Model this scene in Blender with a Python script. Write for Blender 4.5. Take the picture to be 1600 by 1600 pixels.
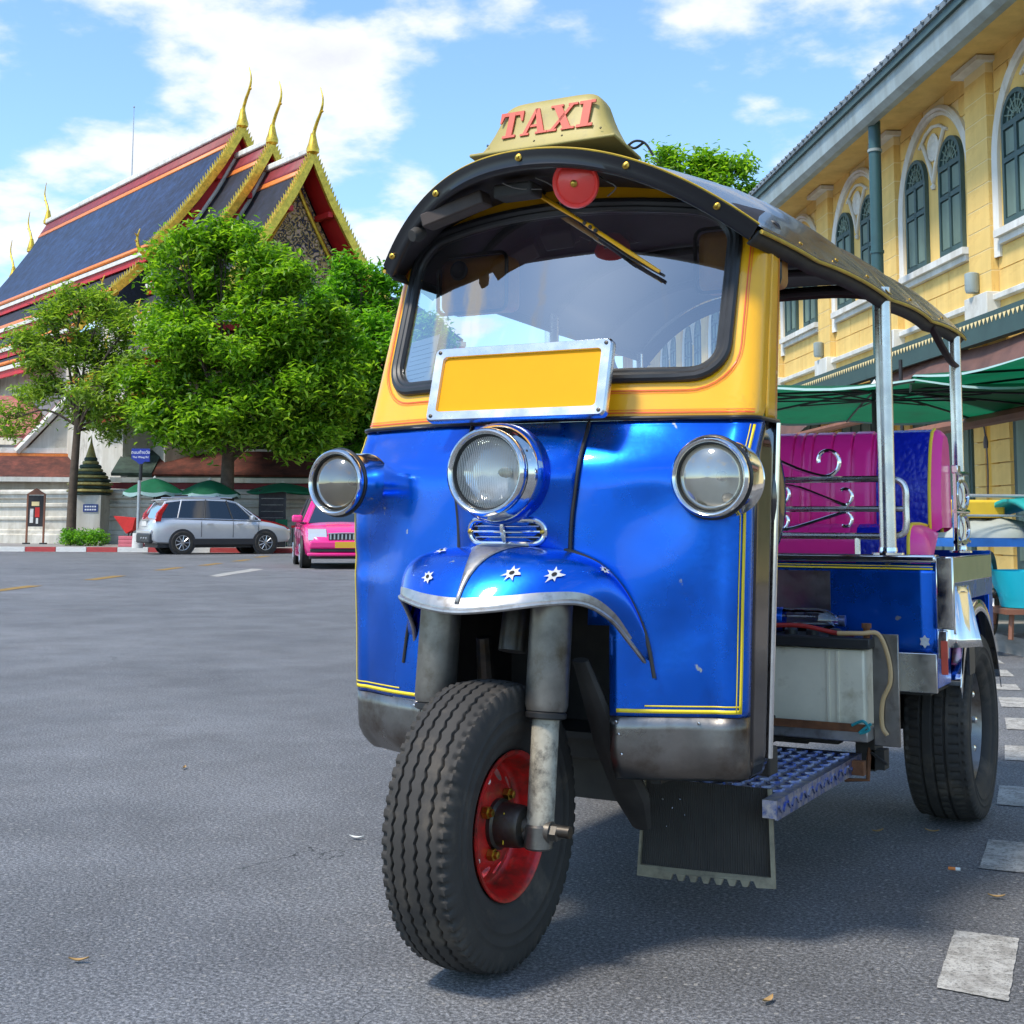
import bpy, bmesh, math, random
import numpy as np
from mathutils import Vector, Matrix
R = math.radians
random.seed(7)
rng = np.random.default_rng(7)
for o in list(bpy.data.objects):
    bpy.data.objects.remove(o)
SC = bpy.context.scene
COL = SC.collection

# ------------------------------------------------------------------ camera
# world frame: origin under the tuk-tuk's front axle, +X to its left hand side (picture right), +Y to its rear
CAM = Vector((1.401, -2.410, 0.875))
YAW, PITCH, ROLL = R(28.948), R(5.765), R(-0.247)
cd = bpy.data.cameras.new('camera')
cam = bpy.data.objects.new('camera', cd)
COL.objects.link(cam)
cam.location = CAM
cam.rotation_euler = (Matrix.Rotation(YAW, 3, 'Z') @ Matrix.Rotation(R(90) + PITCH, 3, 'X') @ Matrix.Rotation(-ROLL, 3, 'Z')).to_euler()
cd.sensor_width = 36
cd.lens = 36 * 2101.7 / 1600
cd.shift_y = -0.1194
cd.clip_start = 0.05
cd.clip_end = 3000
SC.camera = cam

# ------------------------------------------------------------------ sky and sun
SUN_EL, SUN_AZ = R(58), R(246)      # azimuth measured from +X counter-clockwise, towards the sun
SUN_STR, SKY_STR, EXPO = 2.3, 0.14, 0.95
world = bpy.data.worlds.new('World')
SC.world = world
world.use_nodes = True
wn, wl = world.node_tree.nodes, world.node_tree.links
wn.clear()
def wnode(t, **k):
    n = wn.new(t)
    for a, v in k.items():
        setattr(n, a, v)
    return n
wout = wnode('ShaderNodeOutputWorld')
bg = wnode('ShaderNodeBackground')
bg.inputs['Strength'].default_value = SKY_STR
sky = wnode('ShaderNodeTexSky', sky_type='NISHITA', sun_disc=False, sun_elevation=SUN_EL,
            sun_rotation=R(90) - SUN_AZ, air_density=1.0, dust_density=0.6, ozone_density=1.6)
tc = wnode('ShaderNodeTexCoord')
sep = wnode('ShaderNodeSeparateXYZ')
wl.new(tc.outputs['Generated'], sep.inputs[0])
def wmath(op, a, b=None, clamp=False):
    n = wnode('ShaderNodeMath', operation=op, use_clamp=clamp)
    for i, v in enumerate((a, b)):
        if v is None:
            continue
        if isinstance(v, (int, float)):
            n.inputs[i].default_value = v
        else:
            wl.new(v, n.inputs[i])
    return n.outputs[0]
# cumulus drawn on a high flat layer: direction / (height + a little)
den = wmath('ADD', wmath('MAXIMUM', sep.outputs[2], 0.0), 0.22)
cmb = wnode('ShaderNodeCombineXYZ')
wl.new(wmath('DIVIDE', sep.outputs[0], den), cmb.inputs[0])
wl.new(wmath('DIVIDE', sep.outputs[1], den), cmb.inputs[1])
wl.new(wmath('MULTIPLY', sep.outputs[2], 1.2), cmb.inputs[2])
def wnoise(scale, detail, rough, off):
    mp = wnode('ShaderNodeMapping')
    mp.inputs['Location'].default_value = off
    wl.new(cmb.outputs[0], mp.inputs[0])
    n = wnode('ShaderNodeTexNoise')
    n.inputs['Scale'].default_value = scale
    n.inputs['Detail'].default_value = detail
    n.inputs['Roughness'].default_value = rough
    wl.new(mp.outputs[0], n.inputs['Vector'])
    return n.outputs['Fac']
CLOUD_OFF = (3.1, 1.7, 0.4)
big = wnoise(4.6, 10, 0.50, CLOUD_OFF)
wisp = wnoise(11.0, 8, 0.6, (8.0, 2.0, 5.0))
# where the cumulus heads stand: direction, angular size, weight
CLOUDS = [(-0.6759, 0.6877, 0.265, 0.0713, 1.0), (-0.7108, 0.6627, 0.2358, 0.0523, 0.9), (-0.7453, 0.6326, 0.2105, 0.0428, 0.9), (-0.6436, 0.7103, 0.285, 0.0523, 0.9), (-0.5641, 0.7697, 0.299, 0.0499, 1.0), (-0.5551, 0.7943, 0.2469, 0.0428, 0.9), (-0.5254, 0.7858, 0.3262, 0.0381, 0.7), (-0.7181, 0.6139, 0.3277, 0.0523, 0.8), (-0.6658, 0.6614, 0.3454, 0.0523, 0.7), (-0.6146, 0.7083, 0.3473, 0.0428, 0.75), (-0.5063, 0.7807, 0.3662, 0.0381, 0.7), (-0.4425, 0.8262, 0.3487, 0.0523, 0.75), (-0.4663, 0.8218, 0.3275, 0.0286, 0.5), (-0.2739, 0.8922, 0.3591, 0.0807, 0.75), (-0.2751, 0.9021, 0.3324, 0.0286, 0.8), (-0.2039, 0.9146, 0.3493, 0.0523, 0.6), (-0.5537, 0.8056, 0.2109, 0.0381, 0.7), (-0.4104, 0.8339, 0.3691, 0.0286, 0.5)]
# the same kind of cloud field goes on all round the sky
for rot_ in (75, 150, 215, 285):
    for cx_, cy_, cz_, cr_, cw_ in CLOUDS[0:18:3]:
        c_, s_ = math.cos(R(rot_)), math.sin(R(rot_))
        v_ = Vector((cx_ * c_ - cy_ * s_, cx_ * s_ + cy_ * c_, cz_ + 0.25)).normalized()
        CLOUDS.append((v_.x, v_.y, v_.z, cr_ * 1.5, cw_))
bias = None
for cx_, cy_, cz_, cr_, cw_ in CLOUDS:
    vd = wnode('ShaderNodeVectorMath', operation='DOT_PRODUCT')
    wl.new(tc.outputs['Generated'], vd.inputs[0])
    vd.inputs[1].default_value = (cx_, cy_, cz_)
    mr = wnode('ShaderNodeMapRange', interpolation_type='SMOOTHSTEP')
    mr.inputs['From Min'].default_value = math.cos(cr_ * 1.5)
    mr.inputs['From Max'].default_value = math.cos(cr_ * 0.25)
    mr.inputs['To Max'].default_value = cw_
    wl.new(vd.outputs['Value'], mr.inputs[0])
    bias = mr.outputs[0] if bias is None else wmath('MAXIMUM', bias, mr.outputs[0])
dens = wmath('ADD', wmath('ADD', wmath('MULTIPLY', big, 0.74), wmath('MULTIPLY', wisp, 0.26)), wmath('SUBTRACT', wmath('MULTIPLY', bias, 0.165), 0.050))
ramp = wnode('ShaderNodeValToRGB')
ramp.color_ramp.elements[0].position = 0.50
ramp.color_ramp.elements[0].color = (0, 0, 0, 1)
ramp.color_ramp.elements[1].position = 0.665
ramp.color_ramp.elements[1].color = (1, 1, 1, 1)
ramp.color_ramp.interpolation = 'EASE'
wl.new(dens, ramp.inputs[0])
shade = wnode('ShaderNodeValToRGB')      # thick parts of a cloud are a little greyer than its rim
shade.color_ramp.elements[0].position = 0.60
shade.color_ramp.elements[0].color = (4.1, 4.2, 4.4, 1)
shade.color_ramp.elements[1].position = 0.78
shade.color_ramp.elements[1].color = (3.3, 3.42, 3.7, 1)
wl.new(dens, shade.inputs[0])
tint = wnode('ShaderNodeMix', data_type='RGBA', blend_type='MULTIPLY')
tint.inputs['Factor'].default_value = 1.0
tint.inputs['B'].default_value = (0.82, 0.97, 1.04, 1)
wl.new(sky.outputs[0], tint.inputs['A'])
mixc = wnode('ShaderNodeMix', data_type='RGBA')
wl.new(ramp.outputs[0], mixc.inputs['Factor'])
wl.new(tint.outputs['Result'], mixc.inputs['A'])
wl.new(shade.outputs[0], mixc.inputs['B'])
wl.new(mixc.outputs['Result'], bg.inputs['Color'])
wl.new(bg.outputs[0], wout.inputs[0])

sd = bpy.data.lights.new('sun', 'SUN')
sd.energy = SUN_STR
sd.angle = R(9)
sd.color = (1.0, 0.93, 0.82)
sun = bpy.data.objects.new('sun', sd)
COL.objects.link(sun)
to_sun = Vector((math.cos(SUN_EL) * math.cos(SUN_AZ), math.cos(SUN_EL) * math.sin(SUN_AZ), math.sin(SUN_EL)))
sun.rotation_euler = to_sun.to_track_quat('Z', 'Y').to_euler()
sun.location = (0, 0, 60)
vs = SC.view_settings
vs.view_transform = 'Standard'
vs.look = 'None'
vs.exposure = EXPO
vs.gamma = 1
vs.use_curve_mapping = False
SC.cycles.max_bounces = 7
SC.cycles.use_adaptive_sampling = True
SC.cycles.adaptive_threshold = 0.02
SC.cycles.sample_clamp_indirect = 10
SC.cycles.transparent_max_bounces = 12
SC.cycles.use_denoising = True

# ------------------------------------------------------------------ materials
MATS = {}
def mat(name, col, rough=0.5, metal=0.0, var=0.0, vscale=6.0, dirt=None, dscale=3.0, damt=0.5, bump=0.0, bscale=40.0,
        coat=0.0, spec=0.5, trans=0.0, rvar=0.0, detail=5, coatr=0.05):
    """Principled with noise variation, optional second (dirt) colour and fine bump, all in object space."""
    m = bpy.data.materials.new(name)
    m.use_nodes = True
    n, l = m.node_tree.nodes, m.node_tree.links
    b = n['Principled BSDF']
    b.inputs['Base Color'].default_value = (*col, 1)
    b.inputs['Roughness'].default_value = rough
    b.inputs['Metallic'].default_value = metal
    b.inputs['Specular IOR Level'].default_value = spec
    b.inputs['Coat Weight'].default_value = coat
    b.inputs['Coat Roughness'].default_value = coatr
    b.inputs['Transmission Weight'].default_value = trans
    t = n.new('ShaderNodeTexCoord')
    def noise(sc, det=detail, ro=0.6):
        x = n.new('ShaderNodeTexNoise')
        x.inputs['Scale'].default_value = sc
        x.inputs['Detail'].default_value = det
        x.inputs['Roughness'].default_value = ro
        l.new(t.outputs['Object'], x.inputs['Vector'])
        return x.outputs['Fac']
    cur = None
    if var > 0:
        r = n.new('ShaderNodeValToRGB')
        r.color_ramp.elements[0].position = 0.3
        r.color_ramp.elements[1].position = 0.7
        r.color_ramp.elements[0].color = (*[c * (1 - var) for c in col], 1)
        r.color_ramp.elements[1].color = (*[min(1, c * (1 + var)) for c in col], 1)
        l.new(noise(vscale), r.inputs[0])
        cur = r.outputs[0]
    if dirt:
        mx = n.new('ShaderNodeMix')
        mx.data_type = 'RGBA'
        rr = n.new('ShaderNodeValToRGB')
        rr.color_ramp.elements[0].position = 0.62 - damt * 0.25
        rr.color_ramp.elements[1].position = 0.80 - damt * 0.15
        l.new(noise(dscale, 8, 0.68), rr.inputs[0])
        l.new(rr.outputs[0], mx.inputs['Factor'])
        if cur is None:
            mx.inputs['A'].default_value = (*col, 1)
        else:
            l.new(cur, mx.inputs['A'])
        mx.inputs['B'].default_value = (*dirt, 1)
        cur = mx.outputs['Result']
    if cur is not None:
        l.new(cur, b.inputs['Base Color'])
    if rvar > 0:
        mr = n.new('ShaderNodeMapRange')
        mr.inputs['From Min'].default_value = 0.3
        mr.inputs['From Max'].default_value = 0.7
        mr.inputs['To Min'].default_value = max(0.02, rough - rvar)
        mr.inputs['To Max'].default_value = min(1, rough + rvar)
        l.new(noise(vscale * 1.7, 7, 0.65), mr.inputs[0])
        l.new(mr.outputs[0], b.inputs['Roughness'])
    if bump > 0:
        bp = n.new('ShaderNodeBump')
        bp.inputs['Strength'].default_value = bump
        bp.inputs['Distance'].default_value = 0.01
        l.new(noise(bscale), bp.inputs['Height'])
        l.new(bp.outputs[0], b.inputs['Normal'])
    MATS[name] = m
    return m

def glass(name, tintc=(0.85, 0.9, 0.88), boost=1.0, rough=0.0, flute=0.0, add=0.0):
    """Thin pane: clear transmission plus a Fresnel mirror."""
    m = bpy.data.materials.new(name)
    m.use_nodes = True
    n, l = m.node_tree.nodes, m.node_tree.links
    n.remove(n['Principled BSDF'])
    tr = n.new('ShaderNodeBsdfTransparent')
    tr.inputs[0].default_value = (*tintc, 1)
    gl = n.new('ShaderNodeBsdfGlossy')
    gl.inputs['Roughness'].default_value = rough
    gl.inputs['Color'].default_value = (1, 1, 1, 1)
    fr = n.new('ShaderNodeFresnel')
    fr.inputs['IOR'].default_value = 1.52
    mu = n.new('ShaderNodeMath')
    mu.operation = 'MULTIPLY_ADD'
    mu.use_clamp = True
    mu.inputs[1].default_value = boost
    mu.inputs[2].default_value = add
    l.new(fr.outputs[0], mu.inputs[0])
    mx = n.new('ShaderNodeMixShader')
    l.new(mu.outputs[0], mx.inputs[0])
    l.new(tr.outputs[0], mx.inputs[1])
    l.new(gl.outputs[0], mx.inputs[2])
    l.new(mx.outputs[0], n['Material Output'].inputs[0])
    if flute > 0:
        t = n.new('ShaderNodeTexCoord')
        w = n.new('ShaderNodeTexWave')
        w.inputs['Scale'].default_value = 62
        w.inputs['Distortion'].default_value = 0.2
        l.new(t.outputs['Object'], w.inputs['Vector'])
        bp = n.new('ShaderNodeBump')
        bp.inputs['Strength'].default_value = flute
        bp.inputs['Distance'].default_value = 0.004
        l.new(w.outputs['Fac'], bp.inputs['Height'])
        l.new(bp.outputs[0], gl.inputs['Normal'])
        l.new(bp.outputs[0], fr.inputs['Normal'])
    MATS[name] = m
    return m

def leaf_mat(name, c1, c2, c3):
    m = bpy.data.materials.new(name)
    m.use_nodes = True
    n, l = m.node_tree.nodes, m.node_tree.links
    b = n['Principled BSDF']
    b.inputs['Roughness'].default_value = 0.45
    g = n.new('ShaderNodeNewGeometry')
    r = n.new('ShaderNodeValToRGB')
    r.color_ramp.elements[0].color = (*c1, 1)
    r.color_ramp.elements[1].color = (*c3, 1)
    e = r.color_ramp.elements.new(0.55)
    e.color = (*c2, 1)
    l.new(g.outputs['Random Per Island'], r.inputs[0])
    l.new(r.outputs[0], b.inputs['Base Color'])
    tl = n.new('ShaderNodeBsdfTranslucent')
    br = n.new('ShaderNodeMix')
    br.data_type = 'RGBA'
    br.blend_type = 'MULTIPLY'
    br.inputs['Factor'].default_value = 1
    br.inputs['B'].default_value = (1.5, 1.7, 0.6, 1)
    l.new(r.outputs[0], br.inputs['A'])
    l.new(br.outputs['Result'], tl.inputs[0])
    mx = n.new('ShaderNodeMixShader')
    mx.inputs[0].default_value = 0.45
    l.new(b.outputs[0], mx.inputs[1])
    l.new(tl.outputs[0], mx.inputs[2])
    l.new(mx.outputs[0], n['Material Output'].inputs[0])
    MATS[name] = m
    return m

# vehicle
mat('blue_paint', (0.0, 0.120, 0.70), 0.27, 0.84, var=0.16, vscale=2.2, dirt=(0.0, 0.07, 0.42), dscale=5, damt=0.25, coat=0.45, bump=0.10, bscale=5, rvar=0.12, coatr=0.06)
mat('yellow_paint', (0.90, 0.43, 0.003), 0.33, 0.0, var=0.05, vscale=5, dirt=(0.55, 0.26, 0.02), dscale=9, damt=0.1, coat=0.5)
mat('yellow_line', (0.86, 0.62, 0.02), 0.4)
mat('piping_gold', (0.50, 0.32, 0.02), 0.45, var=0.2, vscale=20)
mat('red_line', (0.75, 0.10, 0.02), 0.4)
mat('plate_yellow', (0.80, 0.34, 0.0), 0.6, spec=0.2, var=0.03, vscale=8)
mat('chrome', (0.80, 0.79, 0.77), 0.10, 1.0, var=0.06, vscale=9, rvar=0.06)
mat('steel', (0.66, 0.64, 0.62), 0.27, 1.0, var=0.15, vscale=7, rvar=0.10)
mat('worn_steel', (0.25, 0.235, 0.22), 0.36, 1.0, var=0.3, vscale=6, dirt=(0.11, 0.075, 0.05), dscale=7, damt=0.45, rvar=0.12, bump=0.12, bscale=16)
mat('scuffed_alloy', (0.46, 0.44, 0.42), 0.42, 0.9, var=0.2, vscale=18, dirt=(0.25, 0.21, 0.17), dscale=28, damt=0.5, rvar=0.1)
mat('mirror_steel', (0.10, 0.095, 0.10), 0.09, 1.0, var=0.25, vscale=5, rvar=0.05)
mat('black_rubber', (0.018, 0.018, 0.019), 0.42, var=0.25, vscale=20)
mat('black_trim', (0.012, 0.012, 0.014), 0.28)
mat('tyre', (0.032, 0.028, 0.024), 0.78, var=0.25, vscale=14, dirt=(0.095, 0.075, 0.055), dscale=10, damt=0.35, bump=0.1, bscale=60)
mat('rim_red', (0.62, 0.012, 0.010), 0.38, var=0.2, vscale=20, dirt=(0.06, 0.025, 0.015), dscale=14, damt=0.85, coat=0.15)
mat('brass_bolt', (0.55, 0.34, 0.06), 0.38, 1.0, var=0.3, vscale=60)
mat('oily_metal', (0.085, 0.075, 0.065), 0.42, 0.8, var=0.4, vscale=22, dirt=(0.10, 0.07, 0.04), dscale=30, damt=0.5)
mat('fork_grey', (0.20, 0.185, 0.165), 0.36, 0.75, var=0.35, vscale=11, dirt=(0.10, 0.08, 0.055), dscale=14, damt=0.5)
mat('fork_worn', (0.40, 0.36, 0.28), 0.6, 0.1, var=0.2, vscale=30, dirt=(0.055, 0.045, 0.035), dscale=34, damt=0.65)
mat('dark_void', (0.010, 0.009, 0.008), 0.8)
mat('under_dark', (0.030, 0.026, 0.022), 0.7, var=0.4, vscale=12)
mat('canopy_vinyl', (0.055, 0.048, 0.040), 0.22, var=0.25, vscale=4, dirt=(0.14, 0.115, 0.07), dscale=6, damt=0.3, bump=0.12, bscale=7, coat=0.3)
mat('lining', (0.028, 0.024, 0.026), 0.6, var=0.3, vscale=5)
mat('brown_box', (0.45, 0.19, 0.035), 0.5, var=0.3, vscale=12)
mat('dark_brown', (0.045, 0.028, 0.020), 0.6, var=0.2, vscale=20)
mat('sign_cream', (0.38, 0.30, 0.085), 0.5, var=0.08, vscale=10, dirt=(0.30, 0.24, 0.09), dscale=26, damt=0.25, bump=0.05)
mat('sign_red', (0.58, 0.075, 0.04), 0.55, var=0.12, vscale=30)
mat('horn_red', (0.80, 0.05, 0.035), 0.36, coat=0.3, var=0.06)
mat('pink_vinyl', (0.98, 0.030, 0.32), 0.32, var=0.05, coat=0.25, bump=0.05, bscale=30)
mat('checker_blue', (0.06, 0.12, 0.40), 0.30, 0.85, var=0.5, vscale=40, dirt=(0.50, 0.48, 0.48), dscale=45, damt=1.0)
mat('battery_white', (0.72, 0.66, 0.50), 0.5, var=0.08, vscale=10, dirt=(0.36, 0.29, 0.16), dscale=8, damt=0.35)
mat('black_plastic', (0.02, 0.02, 0.02), 0.45, var=0.2, vscale=20)
mat('rust', (0.16, 0.06, 0.022), 0.8, var=0.4, vscale=30, bump=0.2, bscale=80)
mat('red_cable', (0.35, 0.02, 0.015), 0.45)
mat('tan_cable', (0.55, 0.36, 0.17), 0.5)
mat('flap_rubber', (0.040, 0.034, 0.028), 0.65, var=0.3, vscale=8)
mat('flap_border', (0.26, 0.225, 0.15), 0.7, var=0.2, vscale=40, dirt=(0.15, 0.12, 0.08), dscale=30, damt=0.4)
mat('paper', (0.75, 0.75, 0.72), 0.8, var=0.03, vscale=30)
mat('sticker_white', (0.55, 0.55, 0.55), 0.5, var=0.2, vscale=80)
mat('string_teal', (0.02, 0.28, 0.30), 0.6)
mat('bulb', (0.62, 0.58, 0.50), 0.25, 0.3)
mat('reflector', (0.90, 0.89, 0.87), 0.36, 0.5)
mat('dull_reflector', (0.90, 0.87, 0.80), 0.38, 0.4, var=0.06)
glass('windscreen', (0.80, 0.86, 0.85), boost=3.6, add=0.13)
glass('headlamp_glass', (0.95, 0.95, 0.94), boost=1.6, flute=0.6)
glass('lamp_glass', (0.92, 0.90, 0.85), boost=2.5, add=0.16)
glass('smoked_glass', (0.60, 0.52, 0.40), boost=2.2, add=0.10)
glass('bottle_plastic', (0.86, 0.92, 0.97), boost=2.2)
glass('car_glass', (0.06, 0.07, 0.08), boost=2.4)

# blue crocodile vinyl
def croc():
    m = mat('croc_vinyl', (0.006, 0.020, 0.42), 0.26, var=0.05, coat=0.35)
    n, l = m.node_tree.nodes, m.node_tree.links
    b = n['Principled BSDF']
    t = n.new('ShaderNodeTexCoord')
    mp = n.new('ShaderNodeMapping')
    mp.inputs['Scale'].default_value = (1, 1, 0.62)
    v = n.new('ShaderNodeTexVoronoi')
    v.inputs['Scale'].default_value = 70
    l.new(t.outputs['Object'], mp.inputs[0])
    l.new(mp.outputs[0], v.inputs['Vector'])
    bp = n.new('ShaderNodeBump')
    bp.invert = True
    bp.inputs['Strength'].default_value = 0.55
    bp.inputs['Distance'].default_value = 0.006
    l.new(v.outputs['Distance'], bp.inputs['Height'])
    l.new(bp.outputs[0], b.inputs['Normal'])
croc()
def sparkle():
    """Blue paint: metallic flake and a few chips down to the primer."""
    m = MATS['blue_paint']
    n, l = m.node_tree.nodes, m.node_tree.links
    b = n['Principled BSDF']
    src = b.inputs['Base Color'].links[0].from_socket
    t = n.new('ShaderNodeTexCoord')
    v = n.new('ShaderNodeTexVoronoi')
    v.inputs['Scale'].default_value = 9
    nz = n.new('ShaderNodeTexNoise')
    nz.inputs['Scale'].default_value = 60
    mixv = n.new('ShaderNodeVectorMath')
    mixv.operation = 'MULTIPLY_ADD'
    mixv.inputs[1].default_value = (0.03, 0.03, 0.03)
    l.new(t.outputs['Object'], nz.inputs['Vector'])
    l.new(nz.outputs['Color'], mixv.inputs[0])
    l.new(t.outputs['Object'], mixv.inputs[2])
    l.new(mixv.outputs[0], v.inputs['Vector'])
    r = n.new('ShaderNodeValToRGB')
    r.color_ramp.elements[0].position = 0.055
    r.color_ramp.elements[0].color = (1, 1, 1, 1)
    r.color_ramp.elements[1].position = 0.075
    r.color_ramp.elements[1].color = (0, 0, 0, 1)
    l.new(v.outputs['Distance'], r.inputs[0])
    mx = n.new('ShaderNodeMix')
    mx.data_type = 'RGBA'
    l.new(r.outputs[0], mx.inputs['Factor'])
    l.new(src, mx.inputs['A'])
    mx.inputs['B'].default_value = (0.42, 0.44, 0.50, 1)
    # fine scratches and wiping marks
    mp = n.new('ShaderNodeMapping')
    mp.inputs['Rotation'].default_value = (0.3, 0.5, 0.2)
    mp.inputs['Scale'].default_value = (9, 9, 90)
    l.new(t.outputs['Object'], mp.inputs[0])
    n2 = n.new('ShaderNodeTexNoise')
    n2.inputs['Scale'].default_value = 1.6
    n2.inputs['Detail'].default_value = 6
    n2.inputs['Roughness'].default_value = 0.7
    l.new(mp.outputs[0], n2.inputs['Vector'])
    r2 = n.new('ShaderNodeValToRGB')
    r2.color_ramp.elements[0].position = 0.64
    r2.color_ramp.elements[0].color = (0, 0, 0, 1)
    r2.color_ramp.elements[1].position = 0.80
    r2.color_ramp.elements[1].color = (0.5, 0.5, 0.5, 1)
    l.new(n2.outputs['Fac'], r2.inputs[0])
    m2 = n.new('ShaderNodeMix')
    m2.data_type = 'RGBA'
    l.new(r2.outputs[0], m2.inputs['Factor'])
    l.new(mx.outputs['Result'], m2.inputs['A'])
    m2.inputs['B'].default_value = (0.16, 0.30, 0.62, 1)
    l.new(m2.outputs['Result'], b.inputs['Base Color'])
sparkle()

# ------------------------------------------------------------------ mesh helpers
class MB:
    def __init__(s):
        s.v, s.f, s.m = [], [], []
    def add(s, vs, fs, mi=0):
        k = len(s.v)
        s.v.extend([tuple(p) for p in vs])
        s.f.extend([tuple(i + k for i in f) for f in fs])
        s.m.extend([mi] * len(fs))
        return s
    def box(s, c, d, rot=None, mi=0):
        x, y, z = [q / 2 for q in d]
        vs = [Vector((a * x, b * y, e * z)) for a in (-1, 1) for b in (-1, 1) for e in (-1, 1)]
        if rot is not None:
            vs = [rot @ q for q in vs]
        vs = [q + Vector(c) for q in vs]
        return s.add(vs, [(0, 1, 3, 2), (4, 6, 7, 5), (0, 4, 5, 1), (2, 3, 7, 6), (0, 2, 6, 4), (1, 5, 7, 3)], mi)
    def box2(s, a, b, mi=0):
        return s.box([(p + q) / 2 for p, q in zip(a, b)], [abs(q - p) for p, q in zip(a, b)], None, mi)
    def tube(s, pts, r, n=10, cap=True, closed=False, mi=0, flat=None):
        pts = [Vector(p) for p in pts]
        L = len(pts)
        rr = r if isinstance(r, (list, tuple)) else [r] * L
        ref = None
        rings = []
        for i, p in enumerate(pts):
            if closed:
                t = pts[(i + 1) % L] - pts[i - 1]
            else:
                t = pts[min(i + 1, L - 1)] - pts[max(i - 1, 0)]
            t.normalize()
            if ref is None:
                ref = Vector((0, 0, 1)) if abs(t.z) < 0.9 else Vector((1, 0, 0))
            a = t.cross(ref)
            if a.length < 1e-4:
                ref = Vector((0.3, 0.8, 0.5))
                a = t.cross(ref)
            a.normalize()
            b = a.cross(t)
            ref = b
            f2 = flat or 1.0
            rings.append([p + (a * math.cos(2 * math.pi * k / n) + b * math.sin(2 * math.pi * k / n) * f2) * rr[i] for k in range(n)])
        vs = [q for g in rings for q in g]
        fs = []
        for i in range(L if closed else L - 1):
            j = (i + 1) % L
            for k in range(n):
                k2 = (k + 1) % n
                fs.append((i * n + k, i * n + k2, j * n + k2, j * n + k))
        if cap and not closed:
            fs.append(tuple(range(n - 1, -1, -1)))
            fs.append(tuple((L - 1) * n + k for k in range(n)))
        return s.add(vs, fs, mi)
    def lathe(s, prof, c=(0, 0, 0), axis=(0, 0, 1), n=32, mi=0, cap=(False, False), sc=(1, 1)):
        """prof: (radius, height along axis)"""
        q = Vector(axis).normalized().to_track_quat('Z', 'Y').to_matrix()
        c = Vector(c)
        vs = []
        for r_, h in prof:
            for k in range(n):
                a = 2 * math.pi * k / n
                vs.append(c + q @ Vector((r_ * math.cos(a) * sc[0], r_ * math.sin(a) * sc[1], h)))
        fs = []
        for i in range(len(prof) - 1):
            for k in range(n):
                k2 = (k + 1) % n
                fs.append((i * n + k, i * n + k2, (i + 1) * n + k2, (i + 1) * n + k))
        if cap[0]:
            fs.append(tuple(range(n - 1, -1, -1)))
        if cap[1]:
            fs.append(tuple((len(prof) - 1) * n + k for k in range(n)))
        return s.add(vs, fs, mi)
    def grid(s, fn, us, vsq, mi=0, skip=None, closed_u=False):
        nu, nv = len(us), len(vsq)
        vs = [fn(u, v) for u in us for v in vsq]
        fs = []
        for i in range(nu if closed_u else nu - 1):
            i2 = (i + 1) % nu
            for j in range(nv - 1):
                if skip and skip(0.5 * (us[i] + us[i2]), 0.5 * (vsq[j] + vsq[j + 1])):
                    continue
                fs.append((i * nv + j, i2 * nv + j, i2 * nv + j + 1, i * nv + j + 1))
        return s.add(vs, fs, mi)
    def prism(s, poly, d0, d1, fn, mi=0):
        """polygon (a,b) list extruded from depth d0 to d1; fn(a,b,d) -> xyz"""
        n = len(poly)
        vs = [fn(a, b, d0) for a, b in poly] + [fn(a, b, d1) for a, b in poly]
        fs = [tuple(range(n)), tuple(range(2 * n - 1, n - 1, -1))]
        fs += [(i, n + i, n + (i + 1) % n, (i + 1) % n) for i in range(n)]
        return s.add(vs, fs, mi)
    def mesh(s, name, mats, smooth=35, weld=False, fix=True):
        me = bpy.data.meshes.new(name)
        used = sorted({i for f in s.f for i in f})
        if len(used) < len(s.v):
            rm = {a: k for k, a in enumerate(used)}
            s.v = [s.v[i] for i in used]
            s.f = [tuple(rm[i] for i in f) for f in s.f]
        me.from_pydata(s.v, [], s.f)
        for m in (mats if isinstance(mats, (list, tuple)) else [mats]):
            me.materials.append(MATS[m])
        if any(s.m):
            me.polygons.foreach_set('material_index', s.m)
        if weld or fix:
            bm = bmesh.new()
            bm.from_mesh(me)
            if weld:
                bmesh.ops.remove_doubles(bm, verts=bm.verts, dist=weld if isinstance(weld, float) else 1e-4)
            if fix:
                bmesh.ops.recalc_face_normals(bm, faces=bm.faces)
            bm.to_mesh(me)
            bm.free()
        if smooth:
            me.polygons.foreach_set('use_smooth', [True] * len(me.polygons))
            me.set_sharp_from_angle(angle=R(smooth))
        me.update()
        return me
    def build(s, name, mats, parent=None, smooth=35, weld=False, bevel=0, seg=2, solid=0, subd=0, fix=True):
        me = s.mesh(name, mats, smooth, weld, fix)
        o = bpy.data.objects.new(name, me)
        COL.objects.link(o)
        if parent is not None:
            o.parent = parent
        if solid:
            md = o.modifiers.new('Solidify', 'SOLIDIFY')
            md.thickness = solid
            md.offset = -1
        if bevel:
            md = o.modifiers.new('Bevel', 'BEVEL')
            md.width = bevel
            md.segments = seg
            md.limit_method = 'ANGLE'
            md.angle_limit = R(40)
        if subd:
            md = o.modifiers.new('Subsurf', 'SUBSURF')
            md.levels = md.render_levels = subd
        return o

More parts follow.
